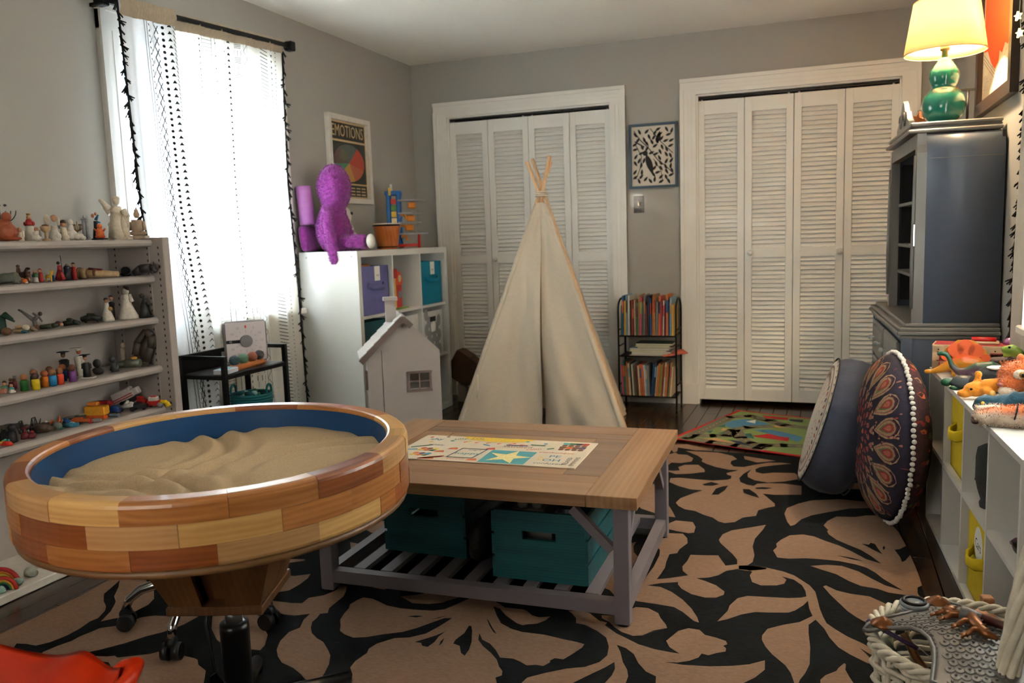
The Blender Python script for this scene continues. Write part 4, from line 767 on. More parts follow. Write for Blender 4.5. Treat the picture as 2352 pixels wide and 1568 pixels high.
b = MB(); b.prism([(-.022, .0), (.022, .0), (.018, .07), (.004, .095), (-.012, .085)], -.004, .004, O=(-.012, -.052, .095), U=(.93, .36, 0), V=(0, -.1, 1)); lv = b.build('lever_paddle', BP, sandt)
b = MB(); b.flat([(-.013, .012), (.013, .012), (.013, .052), (-.013, .052)], .0046, 0, (-.012, -.052, .095), (.93, .36, 0), (0, -.1, 1))
b.text('UP', (-.012, -.056, .140), (.93, .36, 0), (0, -.1, 1), .012, 1, .0052); b.text('DOWN', (-.012, -.053, .1135), (.93, .36, 0), (0, -.1, 1), .008, 1, .0052)
b.flat([(-.003, .026), (.003, .026), (.003, .034), (.006, .034), (0, .041), (-.006, .034), (-.003, .034)], .0052, 2, (-.012, -.052, .095), (.93, .36, 0), (0, -.1, 1))
b.build('lever_label', [mat('label_kraft', (196, 176, 130), .6), INK, mat('label_red', (190, 30, 30), .6)], lv)

# ---------------------------------------------------------------- rolling stool tucked behind the pedestal
sc_ = Vector((1.085, -3.685))
st = thing('rolling_stool', 'rolling stool with chrome five-arm base and black casters behind the pedestal', 'stool', (sc_.x, sc_.y, 0), 0)
MB().lathe([(.035, .10), (.04, .13), (.03, .17), (.022, .18), (.022, .30)], 18).build('hub', CHR, st)
MB().lathe([(.02, .30), (.14, .305), (.15, .325), (.13, .345), (.0, .35)], 24).build('seat', mat('black_vinyl', (20, 20, 21), .45), st)
for k, (ex, ey) in enumerate(((.886, -3.812), (1.166, -3.924), (1.309, -3.676), (1.138, -3.424), (.905, -3.515))):
    d = Vector((ex - sc_.x, ey - sc_.y, 0)); l = d.length; dn = d / l
    b = MB(); b.tube([dn * .03 + Vector((0, 0, .135)), dn * .12 + Vector((0, 0, .145)), dn * (l - .05) + Vector((0, 0, .130)), dn * (l - .015) + Vector((0, 0, .105)), dn * l + Vector((0, 0, .072))], [.016, .016, .015, .014, .013], 10); arm = b.build('arm', CHR, st)
    n = Vector((-dn.y, dn.x, 0)); b = MB()
    for sg in (-1, 1): b.cyl(d + n * sg * .006 + Vector((0, 0, .035)), d + n * sg * .027 + Vector((0, 0, .035)), .0265, .024, 18)
    b.tube([d + n * -.012 + Vector((0, 0, .062)), d + n * .012 + Vector((0, 0, .062))], .017, 12)
    b.build('caster', mat('caster_black', (14, 14, 15), .4), arm)

# ---------------------------------------------------------------- red moulded chair, bottom left
RED = mat('red_plastic', (200, 46, 12), .28, var=.03, scale=8)
rc_ = thing('moulded_chair', 'glossy orange-red moulded plastic seat at the bottom left corner', 'chair', (1.62, -4.78, 0), 0)
def red_z(x, y): return .445 + .22 * (x * x) * .9 + .10 * max(0, -y) ** 2 - .03 * cos(6 * x) * .3
prf = []
N1 = 24
V = []; F = []
for j in range(N1 + 1):
    for i in range(N1 + 1):
        u, v = i / N1 * 2 - 1, j / N1 * 2 - 1
        x = .20 * u * sqrt(1 - v * v / 2.4); y = .17 * v * sqrt(1 - u * u / 2.4)
        z = .42 + .030 * abs(u) ** 3 + .012 * v * v + .020 * math.exp(-((u - .2) / .3) ** 2) * max(0, v) - .02 * max(0, -v) ** 2
        V.append((x, y, z))
n0 = len(V)
V += [(p[0] * .985, p[1] * .985, p[2] - .010) for p in V]
w_ = N1 + 1
for j in range(N1):
    for i in range(N1):
        a = j * w_ + i
        F.append((a, a + 1, a + 1 + w_, a + w_)); F.append((n0 + a, n0 + a + w_, n0 + a + 1 + w_, n0 + a + 1))
ed = [i for i in range(w_)] + [j * w_ + N1 for j in range(1, w_)] + [N1 * w_ + i for i in range(N1 - 1, -1, -1)] + [j * w_ for j in range(N1 - 1, 0, -1)]
for k in range(len(ed)): a, c = ed[k], ed[(k + 1) % len(ed)]; F.append((a, n0 + a, n0 + c, c))
b = MB(); b._add(V, F, 0, True); b.build('seat', RED, rc_)
b = MB(); b.tube([(.10, .155, .425), (.135, .155, .446), (.163, .150, .456), (.178, .12, .448), (.19, .06, .443), (.20, -.02, .442), (.19, -.10, .444)], [.010, .013, .0145, .014, .013, .012, .008], 12); b.build('armrest_lip', RED, rc_)
for sx, sy in ((-.14, .11), (.14, .11), (-.14, -.11), (.14, -.11)): MB().cyl((sx * 1.15, sy * 1.15, .01), (sx * .8, sy * .8, .425), .011, .013, 12).build('leg', CHR, rc_)

# ---------------------------------------------------------------- display shelves along the left wall
SHW = mat('shelf_paint', (164, 154, 147), .55, var=.03, scale=10)
ds = thing('display_shelf', 'tall narrow off-white display shelves packed with figurines on the left wall', 'shelf', (0, 0, 0), 0)
SZ = [1.204, 1.055, .882, .677, .505]; YE, YS = -2.94, -4.62
MB().box((.015, (YE + YS) / 2, .605), (.018, YE - YS, 1.19)).build('back_panel', SHW, ds)
for yy in (YE + .0185, YS - .0185):
    MB().box((.176, yy, .606), (.304, .037, 1.208), bev=.003).build('side_panel', SHW, ds)
for z in SZ:
    b = MB(); b.prism([(.024, -.032), (.255, -.032), (.268, -.026), (.272, -.016), (.268, -.005), (.258, 0), (.024, 0)], 0, YE - YS, O=(0, YE, z), U=(1, 0, 0), V=(0, 0, 1)); b.build('shelf_board', SHW, ds)
MB().box((.174, (YE + YS) / 2, .016), (.304, YE - YS, .03), bev=.003).build('shelf_board', mat('shelf_white', (214, 208, 198), .45), ds)
for xx in (.07, .245): MB().box((xx, YE - .001, .6), (.016, .004, 1.15)).build('pilaster_strip', SHW, ds)
b = MB()
for xx in (.07, .245, .30):
    for i in range(44): b.box((xx, YE - .0034 if xx < .3 else YE - .0004, .05 + i * .026), (.006, .0012, .010))
b.build('peg_slots', mat('slot_dark', (60, 54, 50), .8), ds)['kind'] = 'stuff'

# ---------------------------------------------------------------- small black metal shelf by the curtain
bs = thing('side_shelf', 'small black metal side shelf with raised rails under the window', 'shelf', (0, 0, 0), 0)
x0, x1, y0, y1 = .170, .400, -2.715, -2.275
for (x, y) in ((x0, y0), (x1, y0), (x1, y1), (x0, y1)): MB().box((x, y, .342), (.020, .020, .684)).build('post', BLK, bs)
for a, c in (((x0, y0), (x1, y0)), ((x0, y0), (x0, y1)), ((x0, y1), (x1, y1))): MB().bar((*a, .675), (*c, .675), .016, .018).build('top_rail', BLK, bs)
for a, c in (((x0, y0), (x1, y0)), ((x0, y0), (x0, y1)), ((x0, y1), (x1, y1)), ((x1, y0), (x1, y1))): MB().bar((*a, .588), (*c, .588), .016, .018).build('shelf_rail', BLK, bs)
MB().box((x0 - .004, y0 + (y1 - y0) * .3, .63), (.003, (y1 - y0) * .6, .075)).build('back_plate', BLK, bs)
for z in (.5955, .30): MB().box(((x0 + x1) / 2, (y0 + y1) / 2, z), (x1 - x0 - .006, y1 - y0 - .006, .008)).build('shelf_plate', mat('black_board', (42, 38, 40), .4), bs)
# visual timer
tm_ = thing('visual_timer', 'square grey visual timer with dial standing on the black shelf', 'timer', (.262, -2.385, .5995), radians(47))
MB().box((0, 0, .110), (.200, .030, .200), bev=.012).build('case', mat('timer_grey', (120, 112, 112), .5), tm_)
FC = mat('timer_face', (196, 186, 186), .6, var=.02)
MB().box((0, -.0155, .110), (.184, .002, .184), bev=.0009).build('dial_face', FC, tm_)
b = MB().cyl((0, -.016, .112), (0, -.032, .112), .030, .028, 24); b.build('dial_knob', mat('knob_grey', (112, 110, 110), .5), tm_)
b = MB(); FO, FU, FV = (0, -.0168, .112), (1, 0, 0), (0, 0, 1)
for k in range(12):
    a = k * pi / 6; R = .045 if k % 3 else .04
    if k == 9: continue
    b.flat([(R * sin(a) - .0008 * cos(a), R * cos(a) + .0008 * sin(a)), (.056 * sin(a) - .0008 * cos(a), .056 * cos(a) + .0008 * sin(a)), (.056 * sin(a) + .0008 * cos(a), .056 * cos(a) - .0008 * sin(a)), (R * sin(a) + .0008 * cos(a), R * cos(a) - .0008 * sin(a))], 0, 0, FO, FU, FV)
    if k: b.text(str(k * 5), (.073 * sin(a), -.0168, .112 + .073 * cos(a)), FU, FV, .016, 0, .0002)
b.flat([(-.002, .062), (.002, .062), (.0045, .072), (0, .078), (-.0045, .072)], .0002, 1, FO, FU, FV)
b.flat([(-.092, -.008), (-.028, -.008), (-.028, .008), (-.092, .008)], .0002, 2, FO, FU, FV); b.text('45', (-.072, -.0168, .112), FU, FV, .014, 3, .0006)
b.build('dial_print', [mat('timer_ink', (140, 130, 130), .6), MATS['label_red'], INK, FC], tm_)
# wooden balance tray and four textured balls
wt = tag(MB().box((0, 0, .012), (.055, .235, .024), bev=.008).build('wooden_tray', wood('tray_wood', (150, 84, 36), (184, 112, 56), 'Y', 12, .45), None, (.335, -2.475, .5995), (0, 0, radians(4))), 'long orange wooden tray holding four textured balls in front of the timer', 'tray')
for yy, c, lb in ((-.085, (52, 74, 78), 'dark blue-grey'), (-.025, (84, 118, 92), 'sage green'), (.035, (140, 78, 58), 'rust brown'), (.085, (58, 58, 58), 'charcoal grey')):
    b = MB().ell((0, 0, .0235), .0235, 20, 14)
    for k in range(5): b.torus((0, 0, .0235 + (k - 2) * .0085), sqrt(max(1e-6, .0237 ** 2 - ((k - 2) * .0085) ** 2)), .0011, 20, 5)
    tag(b.build('sensory_ball', mat('ball_' + lb.split()[0], c, .7, var=.1, scale=90, bump=.4, bscale=140), None, (.335 - yy * .07, -2.475 + yy, .6235), (.4, .3, yy * 9)), lb + ' ridged ball on the wooden tray by the timer', 'ball', 'ridged balls on the wooden tray')
tag(MB().box((0, 0, .011), (.065, .105, .022), bev=.003).box((0, 0, .0225), (.045, .08, .001), 1).build('card_box', [mat('box_white', (176, 178, 184), .6), mat('box_blue', (96, 150, 170), .6)], None, (.358, -2.655, .5995), (0, 0, .15)), 'small white and blue card box at the near end of the black shelf', 'box')
tb = thing('yarn_basket', 'teal woven basket of craft bits with two loop handles on the lower black shelf', 'basket', (.285, -2.40, .304), .3)
TEAL = mat('teal_weave', (14, 92, 96), .8, bump=.6, bscale=160)
b = MB()
for k in range(12): b.torus((0, 0, .008 + k * .013), .072 + .022 * sin(k / 11 * 1.6), .0075, 28, 6)
b.lathe([(.07, .003), (.0, .003)], 24); b.build('woven_wall', TEAL, tb)
for sx in (-1, 1): MB().torus((sx * .088, 0, .165), .032, .006, 16, 8, ax='X', a0=-.3, a1=pi + .3).build('handle', TEAL, tb)
for k in range(22):
    a, r = random.random() * 6.28, random.random() * .065
    MB().ell((r * cos(a), r * sin(a), .142 + random.random() * .02), (.016, .013, .012), 8, 6).build('craft_bit', (MATS['ball_dark'], TEAL, mat('bit_green', (40, 110, 60), .5), mat('bit_pale', (150, 190, 190), .4))[k % 4], tb)
cb = MB().tube([(.17, -2.32, .40), (.25, -2.27, .385), (.33, -2.25, .345), (.44, -2.26, .325), (.47, -2.275, .22), (.46, -2.30, .006), (.35, -2.28, .006)], .003, 6); tag(cb.build('power_cord', BLK), 'thin black power cord hanging beside the black metal shelf', 'cord')
# ---------------------------------------------------------------- white cube shelf in the corner
KW = mat('white_laminate', (208, 206, 200), .3, var=.01)
kx = thing('cube_shelf', 'white nine-cube shelf unit in the corner with bins and toys', 'shelf', (0, 0, 0), 0)
kx0, kx1, ky0, ky1, kz = .022, .410, -1.565, -.385, 1.118
KT = .036
for yy in (ky0 + KT / 2, ky1 - KT / 2): MB().box(((kx0 + kx1) / 2, yy, kz / 2 + .001), (kx1 - kx0, KT, kz - 2 * KT)).build('side_panel', KW, kx)
for zz in (kz - KT / 2, KT / 2 + .001): MB().box(((kx0 + kx1) / 2, (ky0 + ky1) / 2, zz), (kx1 - kx0, ky1 - ky0, KT)).build('top_panel' if zz > .5 else 'bottom_panel', KW, kx)
cw = (ky1 - ky0 - 2 * KT) / 3; ch = (kz - 2 * KT) / 3
for i in (1, 2): MB().box(((kx0 + kx1) / 2, ky0 + KT + cw * i, kz / 2), (kx1 - kx0 - .002, .015, kz - 2 * KT)).build('upright', KW, kx)
for j in (1, 2):
    for i in range(3): MB().box(((kx0 + kx1) / 2, ky0 + KT + cw * (i + .5), KT + ch * j), (kx1 - kx0 - .002, cw - .015, .015)).build('cube_shelf_board', KW, kx)
for zz, yy in ((kz - .03, .05), (kz - .03, .35)): MB().cyl((kx0 + yy, ky0 - .0006, zz), (kx0 + yy, ky0 + .004, zz), .006, n=10).build('screw_cap', mat('screw_grey', (150, 150, 150), .4), kx)
def cube(i, j): return (ky0 + KT + cw * (i + .5), KT + ch * j + .0078)   # y centre, floor z
CARD = mat('tag_card', (224, 222, 214), .7)
def fabric_bin(label, i, j, m, w=.315, h=.30, tagt=None, cut=False, pattern=None):
    y, z = cube(i, j); t = thing('fabric_bin', label, 'bin', (.226, y, z + .0005), 0)
    d = .33
    b = MB()
    for (c, s) in (((d / 2 - .004, 0, h / 2), (.008, w, h)), ((-d / 2 + .004, 0, h / 2), (.008, w, h)), ((0, w / 2 - .004, h / 2), (d, .008, h)), ((0, -w / 2 + .004, h / 2), (d, .008, h)), ((0, 0, .004), (d, w, .008))): b.box(c, s)
    b.build('bin_wall', m, t)
    if tagt:
        MB().box((d / 2 + .003, .02, h - .045), (.002, .062, .085), bev=.0009).build('name_tag', CARD, t)
        MB().text(tagt, (d / 2 + .0045, .02, h - .055), (0, 1, 0), (0, 0, 1), .020, 0, .0002).build('tag_writing', INK, t)
        MB().tube([(d / 2 + .001, -.09, h - .11), (d / 2 + .02, -.06, h - .125), (d / 2 + .02, .06, h - .125), (d / 2 + .001, .09, h - .11)], .008, 6, flat=2.0).build('handle', m, t)
    if cut:
        MB().box((d / 2 + .0006, 0, h - .055), (.0025, .085, .034), bev=.001).build('grip_cutout', DARK, t)
        MB().prism([(-.032, -.03), (.032, -.03), (.036, .02), (.0, .04), (-.036, .02)], 0, .002, O=(d / 2 + .001, 0, h - .11), U=(0, 1, 0), V=(0, 0, 1)).build('name_tag', CARD, t)
    if pattern:
        b = MB(); 
        for r in range(6):
            for c in range(5):
                cy, cz = -w / 2 + (c + (.5 if r % 2 else 0)) * .075 + .02, .03 + r * .05
                if abs(cy) > w / 2 - .035: continue
                if cz > h - .09 and abs(cy) < .06: continue
                b.flat([(cy + .031 * cos(a) * (1 if abs(cos(a)) > .3 else .8), cz + .042 * sin(a)) for a in [k * pi / 5 for k in range(10)]], 0, 0, (d / 2 + .0008, 0, 0), (0, 1, 0), (0, 0, 1))
        b.build('trellis_print', pattern, t)['kind'] = 'stuff'
    return t
PURB = mat('violet_felt', (98, 98, 150), .9, bump=.2); TEALB = mat('cyan_felt', (0, 118, 146), .9, bump=.2); GRYB = mat('grey_weave', (150, 148, 146), .9, bump=.2); TRE = mat('white_weave', (204, 200, 194), .9, bump=.2)
fabric_bin('violet fabric bin with a white tag, top left cube of the corner shelf', 0, 2, PURB, tagt='toys', h=.285)
fabric_bin('cyan fabric bin with a white tag, top right cube of the corner shelf', 2, 2, TEALB, tagt='play', h=.285)
fabric_bin('white fabric bin with a dark grip in the middle cube, beside the trellis bin', 1, 1, TRE, cut=True)
fabric_bin('grey and white trellis patterned bin in the right cube of the corner shelf', 2, 1, TRE, cut=True, pattern=GRYB)
fabric_bin('dark teal fabric bin behind the dollhouse, left cube of the corner shelf', 0, 1, mat('deep_teal_felt', (24, 70, 80), .9), h=.31)
y, z = cube(0, 2)
t = thing('wooden_puzzle', 'orange and pink wooden puzzle lying in the violet bin', 'toy', (.22, y, z + .262), .2); MB().box((0, 0, .018), (.2, .17, .03), bev=.004).build('board', mat('puzzle_wood', (176, 112, 60), .6), t); MB().box((.02, -.02, .036), (.09, .06, .012), bev=.003).build('piece', mat('puzzle_pink', (200, 90, 100), .6), t)
MB().box((0, 0, -.13), (.22, .2, .262)).build('stack', mat('puzzle_wood', (176, 112, 60), .6), t)
y, z = cube(1, 2)
th_ = thing('toy_firehouse', 'red and yellow plastic toy firehouse in the top middle cube', 'toy', (.30, y - .035, z), radians(6))
MB().box((0, .045, .075), (.09, .085, .15), bev=.004).build('red_tower', mat('toy_red', (190, 40, 28), .4), th_)
MB().prism([(-.055, .15), (.055, .15), (.06, .18), (.02, .235), (-.02, .235), (-.06, .18)], -.045, .045, O=(0, .045, 0), U=(0, 1, 0), V=(0, 0, 1)).build('tower_roof', mat('toy_orange', (214, 74, 36), .4), th_)
MB().box((.005, -.055, .10), (.08, .10, .20), bev=.004).build('yellow_hall', mat('toy_yellow', (216, 176, 50), .4), th_)
MB().box((.005, -.055, .225), (.10, .115, .06), bev=.006).build('hall_roof', MATS['toy_red'], th_)
MB().cyl((.047, .045, .19), (.052, .045, .19), .022, n=16).build('round_window', mat('toy_cream', (220, 196, 150), .5), th_)
MB().box((.047, .045, .09), (.004, .05, .04)).build('name_panel', mat('toy_greyblue', (140, 140, 150), .5), th_)
b = MB()
for k in range(4): b.box((.048, -.085 + k * .015, .05 + k * .03), (.006, .025, .04), k % 2)
b.build('pump_print', [MATS['toy_red'], MATS['toy_yellow']], th_)
MB().box((.01, -.0, .004), (.13, .24, .008)).build('base_plate', mat('toy_green', (120, 150, 60), .5), th_)
y, z = cube(2, 0)
# things leaning between the shelf and the closet
t = thing('cardboard_box', 'dark brown cardboard box leaning by the closet beside the cube shelf', 'box', (.43, -.19, .14), 0); MB().box((0, 0, .1), (.20, .12, .20), R=Ry(.55)).build('carton', mat('cardboard_dark', (84, 62, 44), .85), t); MB().box((.02, .0, .205), (.1, .124, .01), R=Ry(.55)).build('flap', mat('cardboard_dark', (84, 62, 44), .85), t)
t = thing('folded_board', 'pale folded board lying on the floor beside the cube shelf', 'board', (.50, -.17, .0), 0); MB().box((0, 0, .085), (.26, .16, .02), R=Ry(.6)).build('panel', mat('pale_board', (150, 140, 126), .8), t); MB().box((-.08, 0, .06), (.06, .16, .12)).build('support', mat('pale_board', (150, 140, 126), .8), t)

# ---------------------------------------------------------------- on top of the cube shelf
FURP = mat('purple_plush', (146, 50, 142), .95, var=.25, scale=60, bump=.8, bscale=120, sheen=.4)
def fur(me_mb, parent, m, n, l, name='fur'):
    """short curly strands over a skin"""
    b = MB(); fs = me_mb.f; vs_ = me_mb.v
    ar = [(vs_[f[2]] - vs_[f[0]]).cross(vs_[f[-1]] - vs_[f[1]]).length for f in fs]; 
    tot = sum(ar); acc = 0; cum = []
    for a in ar: acc += a; cum.append(acc)
    import bisect
    for k in range(n):
        f = fs[min(len(fs) - 1, bisect.bisect(cum, random.random() * tot))]
        a, c, d = vs_[f[0]], vs_[f[1]], vs_[f[2]]; u, v = random.random(), random.random()
        if u + v > 1: u, v = 1 - u, 1 - v
        p = a + (c - a) * u + (d - a) * v; nn = (c - a).cross(d - a)
        if nn.length < 1e-12: continue
        nn.normalize(); t1 = nn.orthogonal().normalized(); t2 = nn.cross(t1); th = random.random() * 6.28
        sd = (t1 * cos(th) + t2 * sin(th)); q = t1 * sin(th) - t2 * cos(th)
        ll = l * random.uniform(.6, 1.2); w = l * .13
        m1 = p + nn * ll * .6 + sd * ll * .25; e = p + nn * ll * .8 + sd * ll * .85
        b._add([p - q * w, p + q * w, m1 + q * w * .8, m1 - q * w * .8, e], [(0, 1, 2, 3), (3, 2, 4)])
    b.build(name, m, parent)['kind'] = 'stuff'
def plush(name, label, cat, loc, rz, mb, voxel, m, fn=0, fl_=.01, group=None):
    t = thing(name, label, cat, loc, rz, group); sk = blob(mb, voxel); sk.build('body', m, t)
    if fn: fur(sk, t, m, fn, fl_)
    return t
# sitting purple monster, seen from behind-left; faces the room (+x)
mb = MB()
mb.ell((0, 0, .125), (.095, .105, .135), 20, 14); mb.ell((.005, 0, .22), (.07, .08, .09), 16, 10)
mb.ell((.015, .01, .365), (.092, .10, .135), 20, 14)
mb.tube([(.0, -.075, .24), (.02, -.125, .16), (.04, -.140, .07), (.055, -.14, -.01), (.055, -.135, -.05)], [.032, .032, .030, .032, .028], 10); mb.ell((.06, -.135, -.045), (.035, .035, .035))
mb.tube([(.0, .075, .24), (.02, .12, .16), (.05, .13, .08)], [.034, .032, .03], 10)
mb.tube([(.03, -.04, .045), (.10, -.06, .05), (.17, -.055, .05), (.21, -.05, .05)], [.045, .04, .04, .036], 10); mb.tube([(.03, .05, .045), (.10, .09, .045), (.16, .11, .045)], [.045, .04, .038], 10)
mon = plush('plush_monster', 'shaggy purple plush creature sitting on the white cube shelf, one arm hanging', 'plush toy', (.175, -1.425, kz + .001), radians(10), mb, .009, FURP, 9000, .013)
MB().ell((.245, -.05, .052), (.025, .035, .042), 14, 10).build('foot_sole', mat('plush_white', (206, 198, 188), .95, bump=.5), mon)
mb = MB(); mb.ell((0, 0, .09), (.06, .065, .10), 16, 10); mb.ell((0, 0, .21), (.045, .05, .06)); mb.tube([(0, .05, .13), (.04, .10, .09), (.09, .11, .03)], [.026, .024, .026]); mb.tube([(0, -.05, .13), (.05, -.07, .09), (.09, -.06, .03)], [.026, .024, .026]); mb.tube([(.03, .03, .03), (.12, .06, .03)], [.035, .03]); mb.tube([(.03, -.03, .03), (.12, -.02, .03)], [.035, .03])
wp = plush('plush_figure', 'white plush figure sitting behind the purple creature, mostly hidden', 'plush toy', (.115, -1.20, kz + .001), radians(25), mb, .009, MATS['plush_white'])
MB().ell((.042, 0, .225), (.012, .012, .010), 8, 6).build('nose', INK, wp)
# lilac roll and purple cushion behind the monster
rl = thing('foam_roll', 'lilac rolled foam mat standing behind the purple creature', 'mat', (.062, -1.515, kz + .16), 0)
b = MB(); pts = [(.045 * (1 - k / 60 * .55) * cos(k * .35), .045 * (1 - k / 60 * .55) * sin(k * .35)) for k in range(50)]
V = []; F = []
for k, (x, y) in enumerate(pts): V += [(x, y, 0), (x, y, .22)]
for k in range(len(pts) - 1): F.append((2 * k, 2 * k + 2, 2 * k + 3, 2 * k + 1))
b._add(V, F, 0, True); b.lathe([(.0, .002), (.044, .002), (.044, .216), (.038, .218), (.0, .218)], 24); b.build('rolled_sheet', mat('lilac_foam', (176, 112, 176), .6), rl); rl.rotation_euler = (0.0, radians(-4), 0)
cu = tag(blob(MB().box((0, 0, .08), (.05, .15, .158), bev=.02), .009, 4).build('plush_cushion', FURP, None, (.052, -1.49, kz + .001), (0, radians(-6), 0)), 'small purple plush cushion behind the shaggy purple creature', 'cushion')
# drum
dr = thing('hand_drum', 'orange wooden hand drum on the white cube shelf beside the plush creature', 'drum', (.255, -.93, kz + .001), 0)
MB().lathe([(.062, 0), (.062, .012), (.066, .02), (.088, .14), (.089, .152)], 32).build('shell', wood('drum_wood', (160, 76, 20), (206, 116, 44), 'Z', 8, .3, coat=.4), dr)
for z0, r in ((.145, .0905), (.010, .0645)): MB().lathe([(r, z0), (r, z0 + .010)], 32).build('band', BLK, dr)
MB().lathe([(.089, .153), (.088, .162), (.0, .163)], 32).build('skin', mat('drum_skin', (214, 196, 170), .6), dr)
MB().tube([(.085, .0, .147), (.10, .01, .150), (.108, .01, .158)], .005, 8).build('tension_bolt', CHR, dr)
# toy car tower
tt = thing('toy_garage', 'blue toy parking garage tower with orange decks on the white cube shelf', 'toy', (.20, -.66, kz + .001), radians(-68))
BL = mat('toy_blue', (8, 92, 160), .4); OR = mat('toy_amber', (222, 130, 34), .45); GRD = mat('toy_grey', (150, 146, 146), .5); TR_ = mat('toy_red', (190, 40, 28), .4)
for yy in (-.062, .005): MB().box((0, yy, .19), (.075, .030, .36), bev=.006).build('tower_side', BL, tt)
MB().box((-.005, -.03, .365), (.085, .11, .03), bev=.006).build('tower_cap', BL, tt)
b = MB()
for k in range(6): b.box((.034, -.028, .10 + k * .042), (.012, .034, .034), k % 4)
b.build('lift_panel', [mat('toy_lime', (70, 130, 60), .5), TR_, mat('toy_cream', (220, 196, 150), .5), MATS['toy_yellow']], tt)
MB().box((.03, .04, .02), (.12, .16, .018), bev=.003).build('base', TR_, tt)
for k, (z, l) in enumerate(((.09, .17), (.165, .13), (.225, .13), (.31, .16))):
    MB().prism([(0, 0), (.10, -.02), (.12, l * .6), (.03, l)], 0, .010, O=(-.04, .02, z)).build('deck', GRD, tt)
    if k: MB().box((.01, .06 + .01 * k, z - .028), (.05, .05, .04), bev=.006).build('orange_house', OR, tt)
for z in (.13, .20, .06): MB().torus((.03, .03, z), .022, .008, 12, 8, ax='X', a0=-.4, a1=pi).build('ramp_hook', OR, tt)
for x in (.04, -.03): MB().cyl((x, .13, 0.0), (x, .13, .09), .006, n=10).build('pillar', TR_, tt)
MB().box((.03, -.05, .375), (.018, .016, .05)).build('yellow_lift', MATS['toy_yellow'], tt)
MB().cyl((0, -.045, .38), (0, -.045, .425), .012, .008, 12).build('beacon', mat('toy_white', (216, 210, 206), .5), tt)
MB().tube([(.05, -.02, .17), (.065, .0, .10), (.075, .02, .05), (.07, .03, .008), (.05, .0, .006)], .004, 6).build('cable', BLK, tt)

# ---------------------------------------------------------------- dollhouse
DH = mat('dollhouse_paint', (160, 150, 144), .55, var=.02); DHR = mat('dollhouse_roof', (182, 176, 172), .55, var=.03); DHD = mat('dollhouse_trim', (108, 92, 86), .6)
dh = thing('dollhouse', 'pale grey wooden dollhouse with shingled roof and chimney behind the tables', 'dollhouse', (.80, -1.80, 0), radians(33))
w2, dd, ze, zr = .190, .26, .585, .770
wx0, wx1, wz0, wz1 = .02, .135, .375, .475
Fm = MB()
Fm.prism([(-w2, .03), (wx0, .03), (wx0, .60), (-w2 + .02, ze + .02), (-w2, ze)], -.006, .006, O=(0, 0, 0), U=(1, 0, 0), V=(0, 0, 1))
Fm.prism([(wx1, .03), (w2, .03), (w2, ze), (wx1, ze + (zr - ze) * (w2 - wx1) / w2)], -.006, .006, U=(1, 0, 0), V=(0, 0, 1))
Fm.prism([(wx0, .03), (wx1, .03), (wx1, wz0), (wx0, wz0)], -.006, .006, U=(1, 0, 0), V=(0, 0, 1))
Fm.prism([(wx0, wz1), (wx1, wz1), (wx1, ze + (zr - ze) * (w2 - wx1) / w2), (.0, zr), (-w2, ze), (-w2 + .01, ze), (wx0, .60)], -.006, .006, U=(1, 0, 0), V=(0, 0, 1))
Fm.build('gable_wall', DH, dh)
MB().prism([(-w2, .03), (w2, .03), (w2, ze), (0, zr), (-w2, ze)], -.006, .006, O=(0, dd, 0), U=(1, 0, 0), V=(0, 0, 1)).build('gable_wall', DH, dh)
for sx in (-1, 1): MB().box((sx * (w2 - .006), dd / 2, (.03 + ze) / 2), (.012, dd - .012, ze - .03)).build('side_wall', DH, dh)
MB().box((0, dd / 2, .016), (2 * w2 + .02, dd + .03, .03)).build('plinth', DH, dh)
MB().box((-w2 + .075, -.0065, .32), (.003, .002, .56)).build('door_seam', mat('seam_dark', (60, 52, 48), .8), dh)
MB().box((-w2 - .008, .05, .44), (.012, .05, .10)).build('side_shutter', DHD, dh)
for z in (.2, .38): MB().box((0, dd / 2, z), (2 * w2 - .03, dd - .02, .01)).build('inner_floor', DH, dh)
fr = MB()
for c, s in ((((wx0 + wx1) / 2, -.009, wz0), (wx1 - wx0 + .018, .012, .012)), (((wx0 + wx1) / 2, -.009, wz1), (wx1 - wx0 + .018, .012, .012)), ((wx0, -.009, (wz0 + wz1) / 2), (.012, .012, wz1 - wz0)), ((wx1, -.009, (wz0 + wz1) / 2), (.012, .012, wz1 - wz0)), (((wx0 + wx1) / 2, -.007, (wz0 + wz1) / 2), (.006, .008, wz1 - wz0)), (((wx0 + wx1) / 2, -.007, (wz0 + wz1) / 2), (wx1 - wx0, .008, .006))): fr.box(c, s)
fr.build('window_frame', DHD, dh)
sl = Vector((w2 + .035, 0, -(zr - ze) * (w2 + .035) / w2)); ll = sl.length
for sx in (-1, 1):
    d = Vector((sx * sl.x, 0, sl.z)) / ll
    for k in range(6 if sx < 0 else 1):
        for j in range(5):
            a = Vector((0, 0, zr + .012)) + d * (ll * k / 6); yj = -.03 + j * (dd + .06) / 5
            MB().bar(a + Vector((0, yj + (dd + .06) / 10, -.002)), a + d * (ll / 6 * 1.12) + Vector((0, yj + (dd + .06) / 10, .004)), (dd + .06) / 5 - .001, .007).build('shingle', DHR, dh)
for sx, q in ((-1, 1.0), (1, .2)): MB().bar(Vector((0, -.034, zr - .006)), Vector((sx * sl.x * q, -.034, zr + sl.z * q - .006)), .008, .03).build('barge_board', DHD, dh)
MB().box((-.05, .10, .80), (.055, .05, .12)).build('chimney', DH, dh); MB().box((-.05, .10, .862), (.075, .068, .018)).build('chimney_cap', DH, dh)
MB().cyl((0, -.0065, .722), (0, -.008, .722), .006, n=10).build('peg_hole', DHD, dh)

